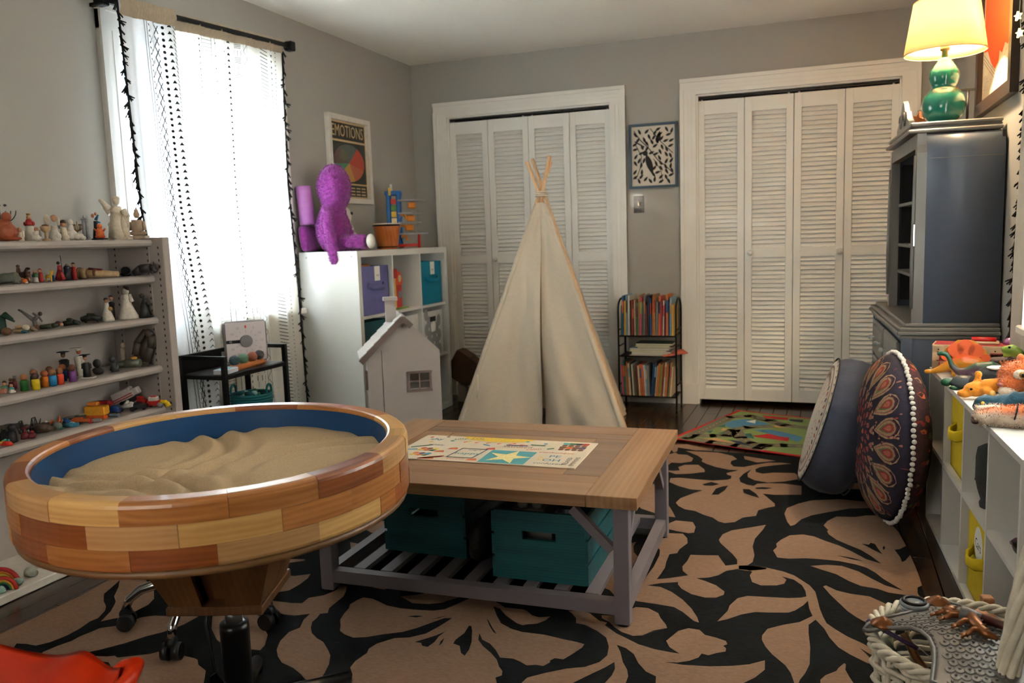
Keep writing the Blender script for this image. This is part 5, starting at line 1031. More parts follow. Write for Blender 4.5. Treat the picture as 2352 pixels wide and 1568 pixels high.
# ---------------------------------------------------------------- teepee
CAN = cloth_mat('canvas', (206, 190, 168), .78, 0.0); POLE = wood('pole_pine', (196, 150, 106), (226, 188, 146), 'Z', 10, .5)
tp = thing('teepee', 'cream canvas play teepee on four wooden poles in front of the closet', 'tent', (1.27, -.80, 0), 0)
AP = Vector((-.015, 0, 1.43))
BC = [Vector((-.475, -.36, 0)), Vector((.565, -.33, 0)), Vector((.36, .48, 0)), Vector((-.53, .50, 0))]
for k, c in enumerate(BC):
    d = (AP - c).normalized(); off = Vector((.012 * (1 if k in (1, 3) else -1), .012 * (1 if k in (0, 1) else -1), 0))
    MB().cyl(c + off + Vector((0, 0, .003)), AP + off + d * (.20 + .03 * (k % 2)), .011, .011, 12).build('pole', POLE, tp)
def panel(a, c, name, slit=False):
    """canvas between two poles, sagging and creased, from the floor to near the apex"""
    nU, nV = 36, 40; n_out = ((c - a).cross(AP - a)).normalized()
    if n_out.dot((a + c) / 2 - Vector((0, 0, 0))) < 0: n_out = -n_out
    def P(u, v):
        top = .955
        p = (a + (c - a) * u).lerp(AP, v * top)
        wd = (1 - v * top)
        bow = sin(pi * u); cr = .026 * sin(9 * u + 2.2 * v * 3) * sin(pi * u) + .016 * sin(23 * u - 6 * v + 1) * sin(pi * u) * (1 - .6 * v) + .006 * sin(41 * u + 17 * v) * (1 - v) * sin(pi * u)
        return p + n_out * (-.055 * bow * wd + cr * wd * 1.3 + .016) + Vector((0, 0, .004 if v == 0 else 0))
    for (u0, u1, tg) in (((0, .512, -1), (.508, 1, 1)) if slit else ((0, 1, 0),)):
        V = []; F = []
        for j in range(nV + 1):
            for i in range(nU + 1):
                v = j / nV; uu = u0 + (u1 - u0) * i / nU; p = P(uu, v)
                if tg:
                    e = i / nU if tg < 0 else 1 - i / nU
                    p = p + n_out * (.030 * e ** 8 * (1 if tg < 0 else -.6)) * (1 - v) + (c - a).normalized() * (-tg * .0 - .008 * (e ** 6) * (1 if tg > 0 else -1) * (-1)) * (max(0, .75 - v))
                V.append(p)
        for j in range(nV):
            for i in range(nU): q = j * (nU + 1) + i; F.append((q, q + 1, q + nU + 2, q + nU + 1))
        b = MB(); b._add(V, F, 0, True); b.build(name, CAN, tp)
panel(BC[0], BC[1], 'front_flap', True); panel(BC[1], BC[2], 'side_cloth'); panel(BC[2], BC[3], 'back_cloth'); panel(BC[3], BC[0], 'side_cloth')
for k in (0, 1):
    a, c = BC[k], AP; b = MB(); b.tube([a.lerp(c, t / 12 * .95) for t in range(13)], [.021 - .004 * t / 12 for t in range(13)], 10); b.build('pole_sleeve', CAN, tp)
for k in range(3): MB().torus(AP + Vector((.0, 0, .012 * k - .02)), .034, .005, 18, 6).build('rope_wrap', mat('rope', (210, 196, 172), .9), tp)
b = MB(); b.tube([Vector((-.335, -.345, .36)), Vector((-.33, -.350, .30)), Vector((-.335, -.358, .22))], .004, 6); b.build('tie_string', MATS['rope'], tp)

# ---------------------------------------------------------------- book rack and books
br = thing('book_rack', 'black wire book rack with three tiers between the two closets', 'rack', (0, 0, 0), 0)
rx0, rx1, ry0, ry1 = 1.585, 1.968, -.245, -.045
for x in (rx0, rx1):
    b = MB(); b.tube([(x, ry0, .002), (x, ry0, .66)] + [(x, ry0 + (ry1 - ry0) * (.5 - .5 * cos(a)), .66 + .075 * sin(a)) for a in [k * pi / 8 for k in range(9)]] + [(x, ry1, .66), (x, ry1, .002)], .0065, 8); b.build('side_hoop', BLK, br)
    for z in (.53, .16, .42): MB().cyl((x, ry0, z), (x, ry1, z), .004, n=8).build('side_wire', BLK, br)
TIER = (.49, .355, .085)
for z in TIER:
    for y in (ry0, ry1): MB().cyl((rx0, y, z), (rx1, y, z), .005, n=8).build('tier_rail', BLK, br)
    MB().box(((rx0 + rx1) / 2, (ry0 + ry1) / 2, z), (rx1 - rx0 - .008, ry1 - ry0 - .008, .003)).build('tier_plate', BLK, br)
BCOL = dict(teal=(58, 104, 104), yellow=(206, 164, 60), white=(196, 192, 182), blue=(36, 88, 140), red=(158, 52, 44), green=(74, 98, 72), orange=(190, 104, 46), navy=(36, 44, 66), brown=(106, 72, 48), maroon=(92, 36, 40), sky=(120, 158, 180), cream=(206, 186, 150), black=(38, 36, 38), lime=(150, 160, 70), pink=(196, 80, 104), grey=(130, 130, 128), tan=(172, 136, 92), coral=(200, 98, 76))
bm_ = {k: mat('book_' + k, c, .5, var=.10, scale=40) for k, c in BCOL.items()}; PAGE = mat('pages', (206, 196, 176), .9)
def book(w, h, d, col, loc, rot, label, grp, col2=None):
    t = thing('book', label, 'book', loc, 0, grp); t.rotation_euler = rot
    b = MB()
    for sx in (-1, 1): b.box((sx * (w / 2 - .0008), 0, h / 2), (.0016, d, h))
    b.box((0, -d / 2 + .0008, h / 2), (w, .0016, h))
    b.build('cover', bm_[col], t); MB().box((0, .002, h / 2), (w - .0034, d - .006, h - .008)).build('page_block', PAGE, t)
    if col2: MB().box((0, -d / 2 - .0003, h * .72), (w * .82, .0006, h * .3)).build('spine_title', bm_[col2], t)
    return t
seq = ['green', 'blue', 'yellow', 'sky', 'white', 'black', 'red', 'maroon', 'cream', 'green', 'tan', 'pink', 'teal', 'grey', 'brown', 'maroon', 'navy', 'blue', 'orange', 'tan', 'grey', 'coral', 'red', 'white', 'maroon', 'orange', 'blue', 'sky', 'yellow', 'green', 'teal', 'yellow', 'cream', 'white']
x = rx0 + .014; i = 0
ordw = ['first', 'second', 'third', 'fourth', 'fifth', 'sixth', 'seventh', 'eighth', 'ninth', 'tenth', 'eleventh', 'twelfth', 'thirteenth', 'fourteenth', 'fifteenth', 'sixteenth', 'seventeenth', 'eighteenth', 'nineteenth', 'twentieth']
def nth(n): return ordw[n] if n < 20 else ('twenty-' + ordw[n - 20]) if n < 29 else ('thirty-' + ordw[n - 30] if n > 29 else 'thirtieth')
while x < rx1 - .020 and i < len(seq):
    w = random.choice((.008, .010, .012, .014)); h = random.uniform(.20, .275); d = random.uniform(.16, .185)
    book(w, h, d, seq[i], (x + w / 2, ry0 + .006 + d / 2, TIER[0] + .0020), (0, radians(random.uniform(-1.0, 1.6)), 0), '%s book, %s from the left on the top tier of the rack' % (seq[i], nth(i)), 'books on the top tier', random.choice(list(bm_)) if i % 2 else None)
    x += w + .0012; i += 1
z = TIER[1] + .0018
for k, (c, w, h) in enumerate((('tan', .25, .008), ('sky', .24, .010), ('white', .26, .009), ('lime', .25, .011), ('sky', .27, .012), ('brown', .24, .009), ('lime', .23, .010), ('green', .25, .012))):
    t = thing('book', '%s book lying flat, %s from the bottom of the stack on the middle tier' % (c, nth(k)), 'book', (1.79 + .01 * (k % 3 - 1) + (.03 if k > 4 else 0), -.15, z), random.uniform(-.06, .06), 'flat books on the middle tier')
    b = MB().box((0, 0, .0007), (w, .17, .0014)).box((0, 0, h - .0007), (w, .17, .0014)).box((-w / 2 + .0007, 0, h / 2), (.0014, .17, h)); b.build('cover', bm_[c], t); MB().box((.001, 0, h / 2), (w - .005, .165, h - .003)).build('page_block', PAGE, t); z += h + .0004
mg = thing('magazine', 'coral magazine slipping off the middle tier of the rack', 'magazine', (1.935, -.16, TIER[1] + .012), .35, None); MB().box((0, 0, .004), (.16, .17, .008), R=Ry(radians(-6))).build('cover', bm_['coral'], mg)
seq2 = ['pink', 'teal', 'tan', 'orange', 'cream', 'black', 'white', 'green', 'maroon', 'cream', 'orange', 'coral', 'white', 'sky', 'grey', 'blue', 'navy', 'cream', 'orange', 'lime', 'tan', 'red', 'white', 'orange', 'green', 'tan', 'cream', 'lime', 'white']
x = rx0 + .013; i = 0
while x < rx1 - .03 and i < len(seq2):
    w = random.choice((.008, .011, .013)); h = random.uniform(.20, .235); d = random.uniform(.16, .18); ln = radians(-3 if i < 15 else 5)
    book(w, h, d, seq2[i], (x + w / 2 + (.008 if i < 15 else -.006), ry0 + .006 + d / 2, TIER[2] + .0022), (0, ln, 0), '%s book, %s from the left on the bottom tier of the rack' % (seq2[i], nth(i)), 'books on the bottom tier', random.choice(list(bm_)) if i % 3 == 1 else None)
    x += w + .0015 + (.018 if i == 14 else 0); i += 1

# ---------------------------------------------------------------- wall art and switch on the back wall
def frame(o, w, h, bw, t, m, U, V, O):
    W_ = Vector(U).cross(Vector(V))
    for (a0, a1, b0, b1) in ((-w / 2, w / 2, h / 2 - bw, h / 2), (-w / 2, w / 2, -h / 2, -h / 2 + bw), (-w / 2, -w / 2 + bw, -h / 2 + bw, h / 2 - bw), (w / 2 - bw, w / 2, -h / 2 + bw, h / 2 - bw)):
        MB().prism([(a0, b0), (a1, b0), (a1, b1), (a0, b1)], .001, t, O=O, U=U, V=V).build('frame_bar', m, o)
bw = thing('framed_print', 'black and white leaf and bird print in a blue frame between the closets', 'picture', (1.7875, 0, 1.679), 0)
FU, FV = (1, 0, 0), (0, 0, 1)
frame(bw, .325, .425, .016, .022, mat('frame_blue', (58, 78, 94), .5), FU, FV, (0, 0, 0))
MB().prism([(-.147, -.197), (.147, -.197), (.147, .197), (-.147, .197)], .001, .006, U=FU, V=FV).build('print_sheet', mat('print_paper', (200, 190, 176), .8), bw)
b = MB()
def leaf(cx, cy, l, w, a):
    n = 7; pts = []
    for k in range(n + 1): t = k / n; pts.append((t * l - l / 2, w / 2 * sin(pi * t ** .8)))
    pts += [(p[0], -p[1]) for p in pts[-2:0:-1]]
    b.flat([(cx + p[0] * cos(a) - p[1] * sin(a), cy + p[0] * sin(a) + p[1] * cos(a)) for p in pts], .0065, 0, (0, 0, 0), FU, FV)
def stroke(pts, w):
    for (x0, y0), (x1, y1) in zip(pts, pts[1:]):
        a = math.atan2(y1 - y0, x1 - x0); n_ = (-sin(a) * w, cos(a) * w); b.flat([(x0 - n_[0], y0 - n_[1]), (x1 - n_[0], y1 - n_[1]), (x1 + n_[0], y1 + n_[1]), (x0 + n_[0], y0 + n_[1])], .0066, 0, (0, 0, 0), FU, FV)
stroke([(-.13, .17), (-.09, .11), (-.03, .05), (.03, -.03), (.08, -.07), (.13, -.12)], .003); stroke([(-.02, .18), (.04, .10), (.09, .05), (.13, .01)], .0025); stroke([(-.12, .08), (-.08, .0), (-.09, -.08), (-.12, -.15)], .0025); stroke([(.0, -.02), (.05, -.10), (.06, -.17)], .002); stroke([(-.125, .10), (-.06, .06)], .004)
random.seed(11); pl = []
for k in range(900):
    x, y = random.uniform(-.125, .125), random.uniform(-.175, .175)
    if all((x - p[0]) ** 2 + (y - p[1]) ** 2 > .030 ** 2 for p in pl) and (abs(x + .03) > .03 or y > 0 or y < -.15): pl.append((x, y)); leaf(x, y, .042, .017, random.choice((.9, 1.3, 2.1, .4, -1.0)) + random.uniform(-.2, .2))
leaf(-.025, -.06, .15, .042, -1.25); b.flat([(-.055 + .018 * cos(k * pi / 5), .02 + .018 * sin(k * pi / 5)) for k in range(10)], .0067, 0, (0, 0, 0), FU, FV); leaf(.035, .12, .085, .03, 1.3)
b.build('leaf_and_bird_print', mat('print_ink', (34, 32, 32), .8), bw)
sw = thing('light_switch', 'ornate dark metal light switch plate below the leaf print', 'switch', (1.684, 0, 1.362), 0)
MB().prism([(-.035, -.057), (.035, -.057), (.035, .057), (-.035, .057)], 0, .005, U=FU, V=FV).build('switch_plate', mat('pewter', (88, 84, 78), .45, .6, var=.5, scale=160, bump=.8, bscale=220), sw)
MB().box((0, -.009, .003), (.009, .012, .02), R=Rx(.4)).build('toggle', mat('ivory', (206, 190, 160), .5), sw)
for zz in (-.03, .03): MB().cyl((0, -.004, zz), (0, -.007, zz), .0035, n=8).build('screw', CHR, sw)
# emotions poster on the left wall
em = thing('framed_poster', 'emotions wheel poster in a white frame on the left wall', 'picture', (0, -.932, 1.69), 0)
EU = (0, 1, 0); ew, eh = .500, .545
frame(em, ew, eh, .032, .03, mat('frame_white', (214, 206, 194), .5), EU, FV, (0, 0, 0))
EC = dict(dark=(52, 54, 50), paper=(196, 168, 126), red=(176, 72, 54), coral=(176, 96, 70), gold=(180, 140, 72), green=(76, 132, 100), mauve=(98, 78, 74), slate=(84, 90, 86), olive=(96, 92, 72)); en = list(EC); b = MB()
def ef(pts, c, z): b.flat(pts, z, en.index(c), (0, 0, 0), EU, FV)
def er(x0, x1, y0, y1, c, z): ef([(x0, y0), (x1, y0), (x1, y1), (x0, y1)], c, z)
MB().prism([(-ew / 2 + .03, -eh / 2 + .03), (ew / 2 - .03, -eh / 2 + .03), (ew / 2 - .03, eh / 2 - .03), (-ew / 2 + .03, eh / 2 - .03)], .001, .006, U=EU, V=FV).build('poster_sheet', mat('poster_paper', EC['paper'], .7), em)
er(-.205, .205, .125, .228, 'dark', .0065); er(-.205, .205, -.145, .112, 'dark', .0065); er(-.205, .205, -.228, -.155, 'dark', .0065)
b.text('EMOTIONS', (0, 0, .176), EU, FV, .105, en.index('paper'), .0075, squash=.72)
for a0, a1, c in ((55, 130, 'slate'), (130, 185, 'mauve'), (185, 225, 'green'), (225, 290, 'gold'), (290, 340, 'coral'), (340, 415, 'red')):
    n = 10; ef([(0, -.018)] + [(.185 * cos(radians(a0 + (a1 - a0) * k / n)), -.018 + .118 * sin(radians(a0 + (a1 - a0) * k / n))) for k in range(n + 1)], c, .007)
ef([(-.06 + .05 * cos(k * pi / 8), .03 + .035 * sin(k * pi / 8)) for k in range(16)], 'olive', .0078)
for k in range(3):
    for j in range(6): er(-.19 + j * .065, -.14 + j * .065, -.178 - k * .02, -.170 - k * .02, 'paper', .0075)
b.build('poster_print', [mat('poster_' + n, EC[n], .7) for n in en], em)
# ---------------------------------------------------------------- grey hutch
HP = mat('hutch_grey', (116, 114, 110), .38, var=.08, scale=14, stretch=(1, 1, .25)); HPB = mat('hutch_grey_daylit', (92, 100, 114), .34, var=.06, scale=9, stretch=(1, 1, .25))  # second grey has the window's cool daylight on ends and base mixed in
hu = thing('hutch_cabinet', 'tall grey painted hutch with open shelves and drawers against the right wall', 'cabinet', (3.562, -1.715, 0), radians(2.6))
HUI = Matrix.Translation((-3.562, 1.715, 0))
hx0, hx1, hy0, hy1 = 3.185, 3.562, -1.715, -.52
MB().box(((hx0 + hx1) / 2, (hy0 + hy1) / 2, .355), (hx1 - hx0 - .02, hy1 - hy0 - .02, .65)).build('base_body', HPB, hu)
for yy in (hy0, hy1):
    for (xa, xb) in ((hx0, hx0 + .045), (hx1 - .05, hx1)): MB().box(((xa + xb) / 2, yy + (.008 if yy == hy0 else -.008), .345), (xb - xa, .03, .69), bev=.004).build('corner_stile', HPB, hu)
for z0, z1, e in ((.672, .690, .008), (.690, .706, .020), (.706, .722, .012), (.722, .738, -.012)):
    MB().box(((hx0 - e + hx1) / 2, (hy0 + hy1) / 2, (z0 + z1) / 2), (hx1 - hx0 + e, hy1 - hy0 + 2 * e, z1 - z0), bev=.004).build('waist_moulding', HP, hu)
for k, (z0, z1) in enumerate(((.475, .655), (.26, .455), (.06, .24))):
    for j in range(2):
        ya, yb = (hy0 + .05 + j * .52, hy0 + .05 + j * .52 + .50)
        d = MB().box((hx0 - .004, (ya + yb) / 2, (z0 + z1) / 2), (.018, yb - ya, z1 - z0), bev=.006).box((hx0 - .012, (ya + yb) / 2, (z0 + z1) / 2), (.006, yb - ya - .06, z1 - z0 - .06), bev=.002).build('drawer', HP, hu)
        for yy in (ya + .11, yb - .11): MB().ell((hx0 - .034, yy, (z0 + z1) / 2), (.013, .013, .013), 8, 6).cyl((hx0 - .012, yy, (z0 + z1) / 2), (hx0 - .03, yy, (z0 + z1) / 2), .006, n=8).build('glass_knob', mat('crystal', (225, 228, 230), .05, trans=.6, var=0), d)
ux0, uy0, uy1, uz0, uz1 = 3.235, -1.690, -.78, .738, 1.545
# end panels with a rounded shoulder at the top
def endpanel(y, sg, m):
    prof = [(0, uz0), (0, 1.455)] + [(.075 * (1 - cos(a)), 1.455 + .088 * sin(a)) for a in [k * pi / 2 / 8 for k in range(1, 9)]]
    V = []; F = []; n = len(prof)
    for x in (ux0 + .035, hx1):
        for (d, z) in prof: V.append((x, y - sg * d, z))
    for x in (ux0 + .035, hx1):
        for (d, z) in prof: V.append((x, y - sg * (d + .016), min(z, uz1 - .002)))
    for i in range(n - 1): F.append((i, i + 1, n + i + 1, n + i)); F.append((2 * n + i, 3 * n + i, 3 * n + i + 1, 2 * n + i + 1))
    for i in range(n - 1): F.append((i, 2 * n + i, 2 * n + i + 1, i + 1)); F.append((n + i, n + i + 1, 3 * n + i + 1, 3 * n + i))
    F.append((0, n, 3 * n, 2 * n)); F.append((n - 1, 3 * n - 1, 4 * n - 1, 2 * n - 1))
    if sg > 0: F = [tuple(reversed(f)) for f in F]
    b = MB(); b._add(V, F, 0, True); return b.build('end_panel', m, hu)
endpanel(uy0, -1, HPB); endpanel(uy1, 1, HPB)
MB().box(((ux0 + hx1) / 2 + .02, uy0 - .0015, 1.435), (hx1 - ux0 - .05, .003, .003)).build('panel_seam', HP, hu)
for y, sg in ((uy0 + .020, 1), (uy1 - .020, -1)):
    b = MB(); b.prism([(-.020, uz0), (.030, uz0), (.030, 1.51), (-.005, 1.51), (-.020, 1.46)] if sg > 0 else [(-.030, uz0), (.020, uz0), (.020, 1.46), (.005, 1.51), (-.030, 1.51)], -.020, .020, O=(ux0 + .016, y, 0), U=(0, 1, 0), V=(0, 0, 1)); b.build('front_post', HP, hu)
    b = MB(); b.tube([(ux0 - .006, y, .80), (ux0 - .010, y, 1.0), (ux0 - .006, y, 1.3), (ux0 - .004, y, 1.45)], .009, 8); b.build('post_bead', HP, hu)
    MB().box((ux0 - .007, y - sg * .012, 1.115), (.004, .006, .09)).build('hinge', CHR, hu)
MB().box((ux0 + .015, (uy0 + uy1) / 2, 1.51), (.035, uy1 - uy0 - .02, .06)).build('front_rail', HP, hu)
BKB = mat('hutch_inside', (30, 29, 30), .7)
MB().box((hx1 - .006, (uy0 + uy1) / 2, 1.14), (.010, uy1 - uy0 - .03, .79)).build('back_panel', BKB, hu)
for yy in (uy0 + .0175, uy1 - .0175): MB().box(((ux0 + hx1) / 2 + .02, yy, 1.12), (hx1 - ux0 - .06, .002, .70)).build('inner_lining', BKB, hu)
for z in (1.262, 1.06, .925): MB().box(((ux0 + hx1) / 2 + .012, (uy0 + uy1) / 2, z), (hx1 - ux0 - .04, uy1 - uy0 - .04, .014)).build('inner_shelf', HP, hu)
for z0, z1, e in ((1.545, 1.562, .035), (1.562, 1.574, .018), (1.574, 1.592, .024)):
    MB().box(((ux0 - e + hx1) / 2, (uy0 + uy1) / 2, (z0 + z1) / 2), (hx1 - ux0 + e, uy1 - uy0 + 2 * e - .16, z1 - z0), bev=.005).build('cornice', HP, hu)
b = MB(); b.prism([(-.20, 0), (.20, 0), (.20, .02), (.15, .035), (.12, .07), (.07, .075), (.04, .11), (0, .13), (-.04, .11), (-.07, .075), (-.12, .07), (-.15, .035), (-.20, .02)], -.010, .010, O=(ux0 - .008, -1.33, 1.592), U=(0, -1, 0), V=(0, 0, 1)); b.build('carved_crest', HP, hu)
for sy in (-1, 1): MB().torus((ux0 - .02, -1.33 + sy * .06, 1.635), .026, .006, 14, 6, ax='X', a0=0, a1=4.6).build('crest_scroll', HP, hu)
for c_ in hu.children: c_.location = (-3.562, 1.715, 0)
# in the hutch
t = thing('activity_box', 'tall blue and white game box on the upper shelf of the hutch', 'box', (3.33, -1.555, 1.2695), 0)
MB().box((0, 0, .105), (.13, .045, .21)).build('carton', mat('box_pale', (188, 188, 196), .6), t)
for z, c in ((.13, (60, 150, 186)), (.065, (40, 70, 160)), (.02, (120, 180, 190))): MB().box((-.0658, 0, z), (.0016, .043, .035)).build('print_band', mat('band_%d' % c[0], c, .6), t)
t = thing('felt_stack', 'folded pink and grey cloths stacked on the middle shelf of the hutch', 'cloth', (3.33, -1.50, .9325), 0)
for k, c in enumerate(((176, 108, 92), (168, 100, 86), (70, 70, 74), (86, 86, 90))): MB().box((random.uniform(-.004, .004), 0, .012 + k * .023), (.12, .15, .021), bev=.008).build('folded_cloth', mat('felt_%d' % k, c, .9, bump=.3), t)
t = thing('paper_stack', 'loose papers and a flat tray on the third shelf of the hutch', 'papers', (3.315, -1.48, 1.0675), .1)
for k in range(3): MB().box((.006 * k, -.01 * k, .004 + k * .008), (.15 - .02 * k, .17, .006)).build('sheet_pile', PAGE if k != 1 else bm_['tan'], t)
t = thing('toy_robot', 'yellow and turquoise toy robot on the bottom shelf of the hutch', 'toy', (3.33, -1.50, .7385), 0)
YLW = mat('robot_yellow', (214, 140, 28), .45); TQ = mat('robot_turquoise', (30, 150, 170), .45)
MB().box((0, 0, .068), (.10, .10, .11), bev=.014).build('body', YLW, t); MB().box((0, .052, .068), (.106, .016, .124), bev=.007).build('side_shell', TQ, t); MB().box((0, 0, .132), (.06, .05, .02), bev=.006).build('head', YLW, t)
for sy in (-1, 1): MB().box((0, sy * .03, .007), (.09, .03, .012), bev=.004).build('foot', TQ, t)
MB().cyl((0, -.01, .14), (0, -.01, .175), .006, n=8).build('antenna', mat('toy_orange', (214, 74, 36), .4), t); MB().box((-.0508, 0, .05), (.002, .06, .016)).build('grille', mat('toy_lime', (70, 130, 60), .5), t)

# ---------------------------------------------------------------- table lamp (lit)
LX, LY, LZ = 3.345, -1.52, 1.592
lp = thing('table_lamp', 'lit table lamp with green gourd ceramic base and white drum shade on the hutch', 'lamp', (LX, LY, LZ), 0)
GRN = mat('green_glaze', (28, 108, 92), .12, var=.06, scale=8, coat=.6)
MB().lathe([(.045, 0), (.055, .004), (.080, .035), (.088, .072), (.080, .112), (.058, .142), (.046, .152), (.052, .166), (.061, .192), (.057, .220), (.040, .246), (.026, .266), (.024, .276)], 40).build('ceramic_base', GRN, lp)
MB().lathe([(.012, .276), (.012, .305), (.019, .308), (.019, .325)], 20).build('neck', mat('brass_dull', (150, 128, 84), .35, .8), lp)
sb0, sb1, sz0, sz1 = .162, .128, .298, .512
SHD = cloth_mat('lamp_shade_linen', (244, 226, 188), .42, .0)
b = MB(); nS = 48; V = []; F = []
for r, z in ((sb0, sz0), (sb1, sz1), (sb1 - .003, sz1), (sb0 - .003, sz0)):
    for i in range(nS): V.append((r * cos(2 * pi * i / nS), r * sin(2 * pi * i / nS), z))
for k in range(4):
    for i in range(nS): a = k * nS; c = ((k + 1) % 4) * nS; F.append((a + i, a + (i + 1) % nS, c + (i + 1) % nS, c + i))
b._add(V, F, 0, True); b.build('lamp_shade', SHD, lp)
for z, r in ((sz0, sb0), (sz1, sb1)): MB().torus((0, 0, z), r - .001, .0022, 48, 6).build('shade_ring', mat('shade_trim', (206, 176, 120), .6), lp)
b = MB()
for k in range(3): a = k * 2.094; b.tube([(.0, 0, sz1 - .03), (sb1 * cos(a) * .98, sb1 * sin(a) * .98, sz1 - .004)], .0018, 6)
b.build('shade_spider', CHR, lp)
BULB = mat('bulb_glow', (255, 236, 196), .4, emit=(255, 214, 150), estr=14.0)
MB().ell((0, 0, .375), (.028, .028, .036), 16, 10).build('bulb', BULB, lp)
lamp_l = light('lamp_glow', 'POINT', (LX, LY, LZ + .425), 48.0, (1.0, .74, .44), shadow_soft_size=.035); 
# beside the lamp
t = thing('glass_cloche', 'small clear glass dome with dried flowers behind the lamp', 'ornament', (3.30, -1.30, 1.592), 0)
MB().lathe([(.045, .012), (.045, .05), (.035, .09), (.012, .105), (.0, .106)], 20).build('dome', mat('clear_glass', (235, 240, 240), .03, trans=1.0, var=0, ior=1.2), t); MB().lathe([(.05, 0), (.05, .01), (.0, .011)], 20).build('base', wood('cloche_wood', (90, 56, 30), (130, 88, 52), 'X', 10, .5), t)
MB().ell((0, 0, .045), (.02, .02, .03), 8, 6).build('dried_flower', mat('dried_rust', (120, 66, 40), .9, bump=.6), t)
t = thing('wood_ornament', 'rust coloured wooden star ornament beside the lamp base', 'ornament', (3.265, -1.36, 1.5925), 0); MB().prism([((.04 if k % 2 == 0 else .018) * cos(k * pi / 5), (.04 if k % 2 == 0 else .018) * sin(k * pi / 5)) for k in range(10)], -.008, .008, O=(0, 0, .04), U=(.5, -.87, 0), V=(0, 0, 1)).build('star', mat('rust_wood', (112, 64, 36), .7), t)
t = thing('iron_stand', 'black iron t-shaped stand behind the lamp on the hutch', 'stand', (3.46, -1.36, 1.592), 0)
MB().lathe([(.03, 0), (.03, .006), (.0, .008)], 16).build('foot', BLK, t); MB().cyl((0, 0, .006), (0, 0, .155), .006, n=10).build('stem', BLK, t); MB().bar((-.05, .0, .158), (.03, 0, .158), .014, .010).build('cross_bar', BLK, t)
# framed picture on the right wall
pc = thing('framed_picture', 'orange sky city drawing in a dark wooden frame on the right wall', 'picture', (W, -1.42, 1.97), 0)
PU = (0, -1, 0); pw_, ph2 = .84, .62
frame(pc, pw_, ph2, .055, .032, wood('frame_dark', (30, 18, 12), (58, 38, 26), 'Y', 10, .4), PU, FV, (0, 0, 0))
MB().prism([(-.40, -.29), (.40, -.29), (.40, .29), (-.40, .29)], .001, .008, U=PU, V=FV).build('mount', mat('mount_card', (210, 200, 178), .8), pc)
b = MB(); 
b.flat([(-.34, -.02), (-.25, -.03), (-.15, -.10), (-.06, -.14), (.02, -.12), (.04, -.08), (.10, -.10), (.16, -.07), (.22, -.09), (.34, -.02), (.34, .25), (-.34, .25)], .009, 0, (0, 0, 0), PU, FV)
for k in range(60):
    x = -.33 + k * .0112; y0 = -.245; h = .05 + .10 * abs(sin(k * 1.7)) * (1 if k > 15 else .6); b.flat([(x, y0), (x + .0015, y0), (x + .004, y0 + h), (x + .002, y0 + h)], .0093, 1, (0, 0, 0), PU, FV)
    if k % 3 == 0: b.flat([(x, y0 + h), (x + .03, y0 + h), (x + .03, y0 + h + .002), (x, y0 + h + .002)], .0094, 1, (0, 0, 0), PU, FV)
for k in range(3): b.flat([(-.34, -.03 - .016 * k), (-.05, -.15 - .016 * k), (-.05, -.153 - .016 * k), (-.34, -.034 - .016 * k)], .0094, 1, (0, 0, 0), PU, FV)
b.build('city_print', [mat('print_orange', (222, 84, 34), .7), mat('pencil', (96, 88, 78), .8)], pc)
# star string lights hanging at the right curtain
WIRE = mat('clear_wire', (190, 180, 150), .5)
sl_ = thing('star_string_light', 'warm glowing star string light hanging at the right curtain edge', 'string light', (3.475, -2.30, 1.86), 0)
MB().tube([(0, 0, .34), (.003, -.01, .1), (0, -.02, 0), (.002, -.04, -.06), (0, -.05, -.11)], .0012, 5).build('wire', WIRE, sl_)
for (y, z) in ((0.0, -.012), (-.036, -.075)):
    for _ in (0,): MB().prism([((.016 if k % 2 == 0 else .007) * cos(k * pi / 5 + .4), (.016 if k % 2 == 0 else .007) * sin(k * pi / 5 + .4)) for k in range(10)], -.004, .004, O=(0, y, z), U=(.5, -.87, 0), V=(0, 0, 1)).build('star_bulb', mat('star_glow', (240, 220, 150), .4, emit=(255, 216, 130), estr=3.0), sl_)

# ---------------------------------------------------------------- white cube shelf on the right
rs = thing('cube_shelf', 'low white cube shelf with yellow bins and toys along the right wall', 'shelf', (3.262, -2.07, 0), radians(2.0))
KR = mat('white_laminate_b', (204, 200, 193), .4, var=.01)
rd, rl_, rh = .285, 1.40, .605; pt = .016
P4 = rl_ / 4
for k in range(5): MB().box((rd / 2, -k * P4 + (-pt / 2 if k == 0 else pt / 2 if k == 4 else 0), (rh) / 2), (rd, pt, rh - 2 * pt)).build('upright', KR, rs)
MB().box((rd / 2, -rl_ / 2, rh - pt / 2), (rd, rl_, pt)).build('top_panel', KR, rs); MB().box((rd / 2, -rl_ / 2, pt / 2 + .001), (rd, rl_, pt)).build('bottom_panel', KR, rs)
for k in range(4): MB().box((rd / 2, -(k + .5) * P4, .31), (rd - .002, P4 - pt, pt)).build('cube_shelf_board', KR, rs)
MB().box((rd - .003, -rl_ / 2, rh / 2), (.004, rl_ - .02, rh - .03)).build('back_panel', mat('back_card', (168, 160, 150), .7), rs)
def rpos(x, y, z): return rs.matrix_basis @ Vector((x, y, z))
def place(x, y, z): a = radians(2.0); return (3.262 + x * cos(a) - y * sin(a), -2.07 + x * sin(a) + y * cos(a), z)
YB = mat('yellow_felt', (206, 178, 22), .9, bump=.2)
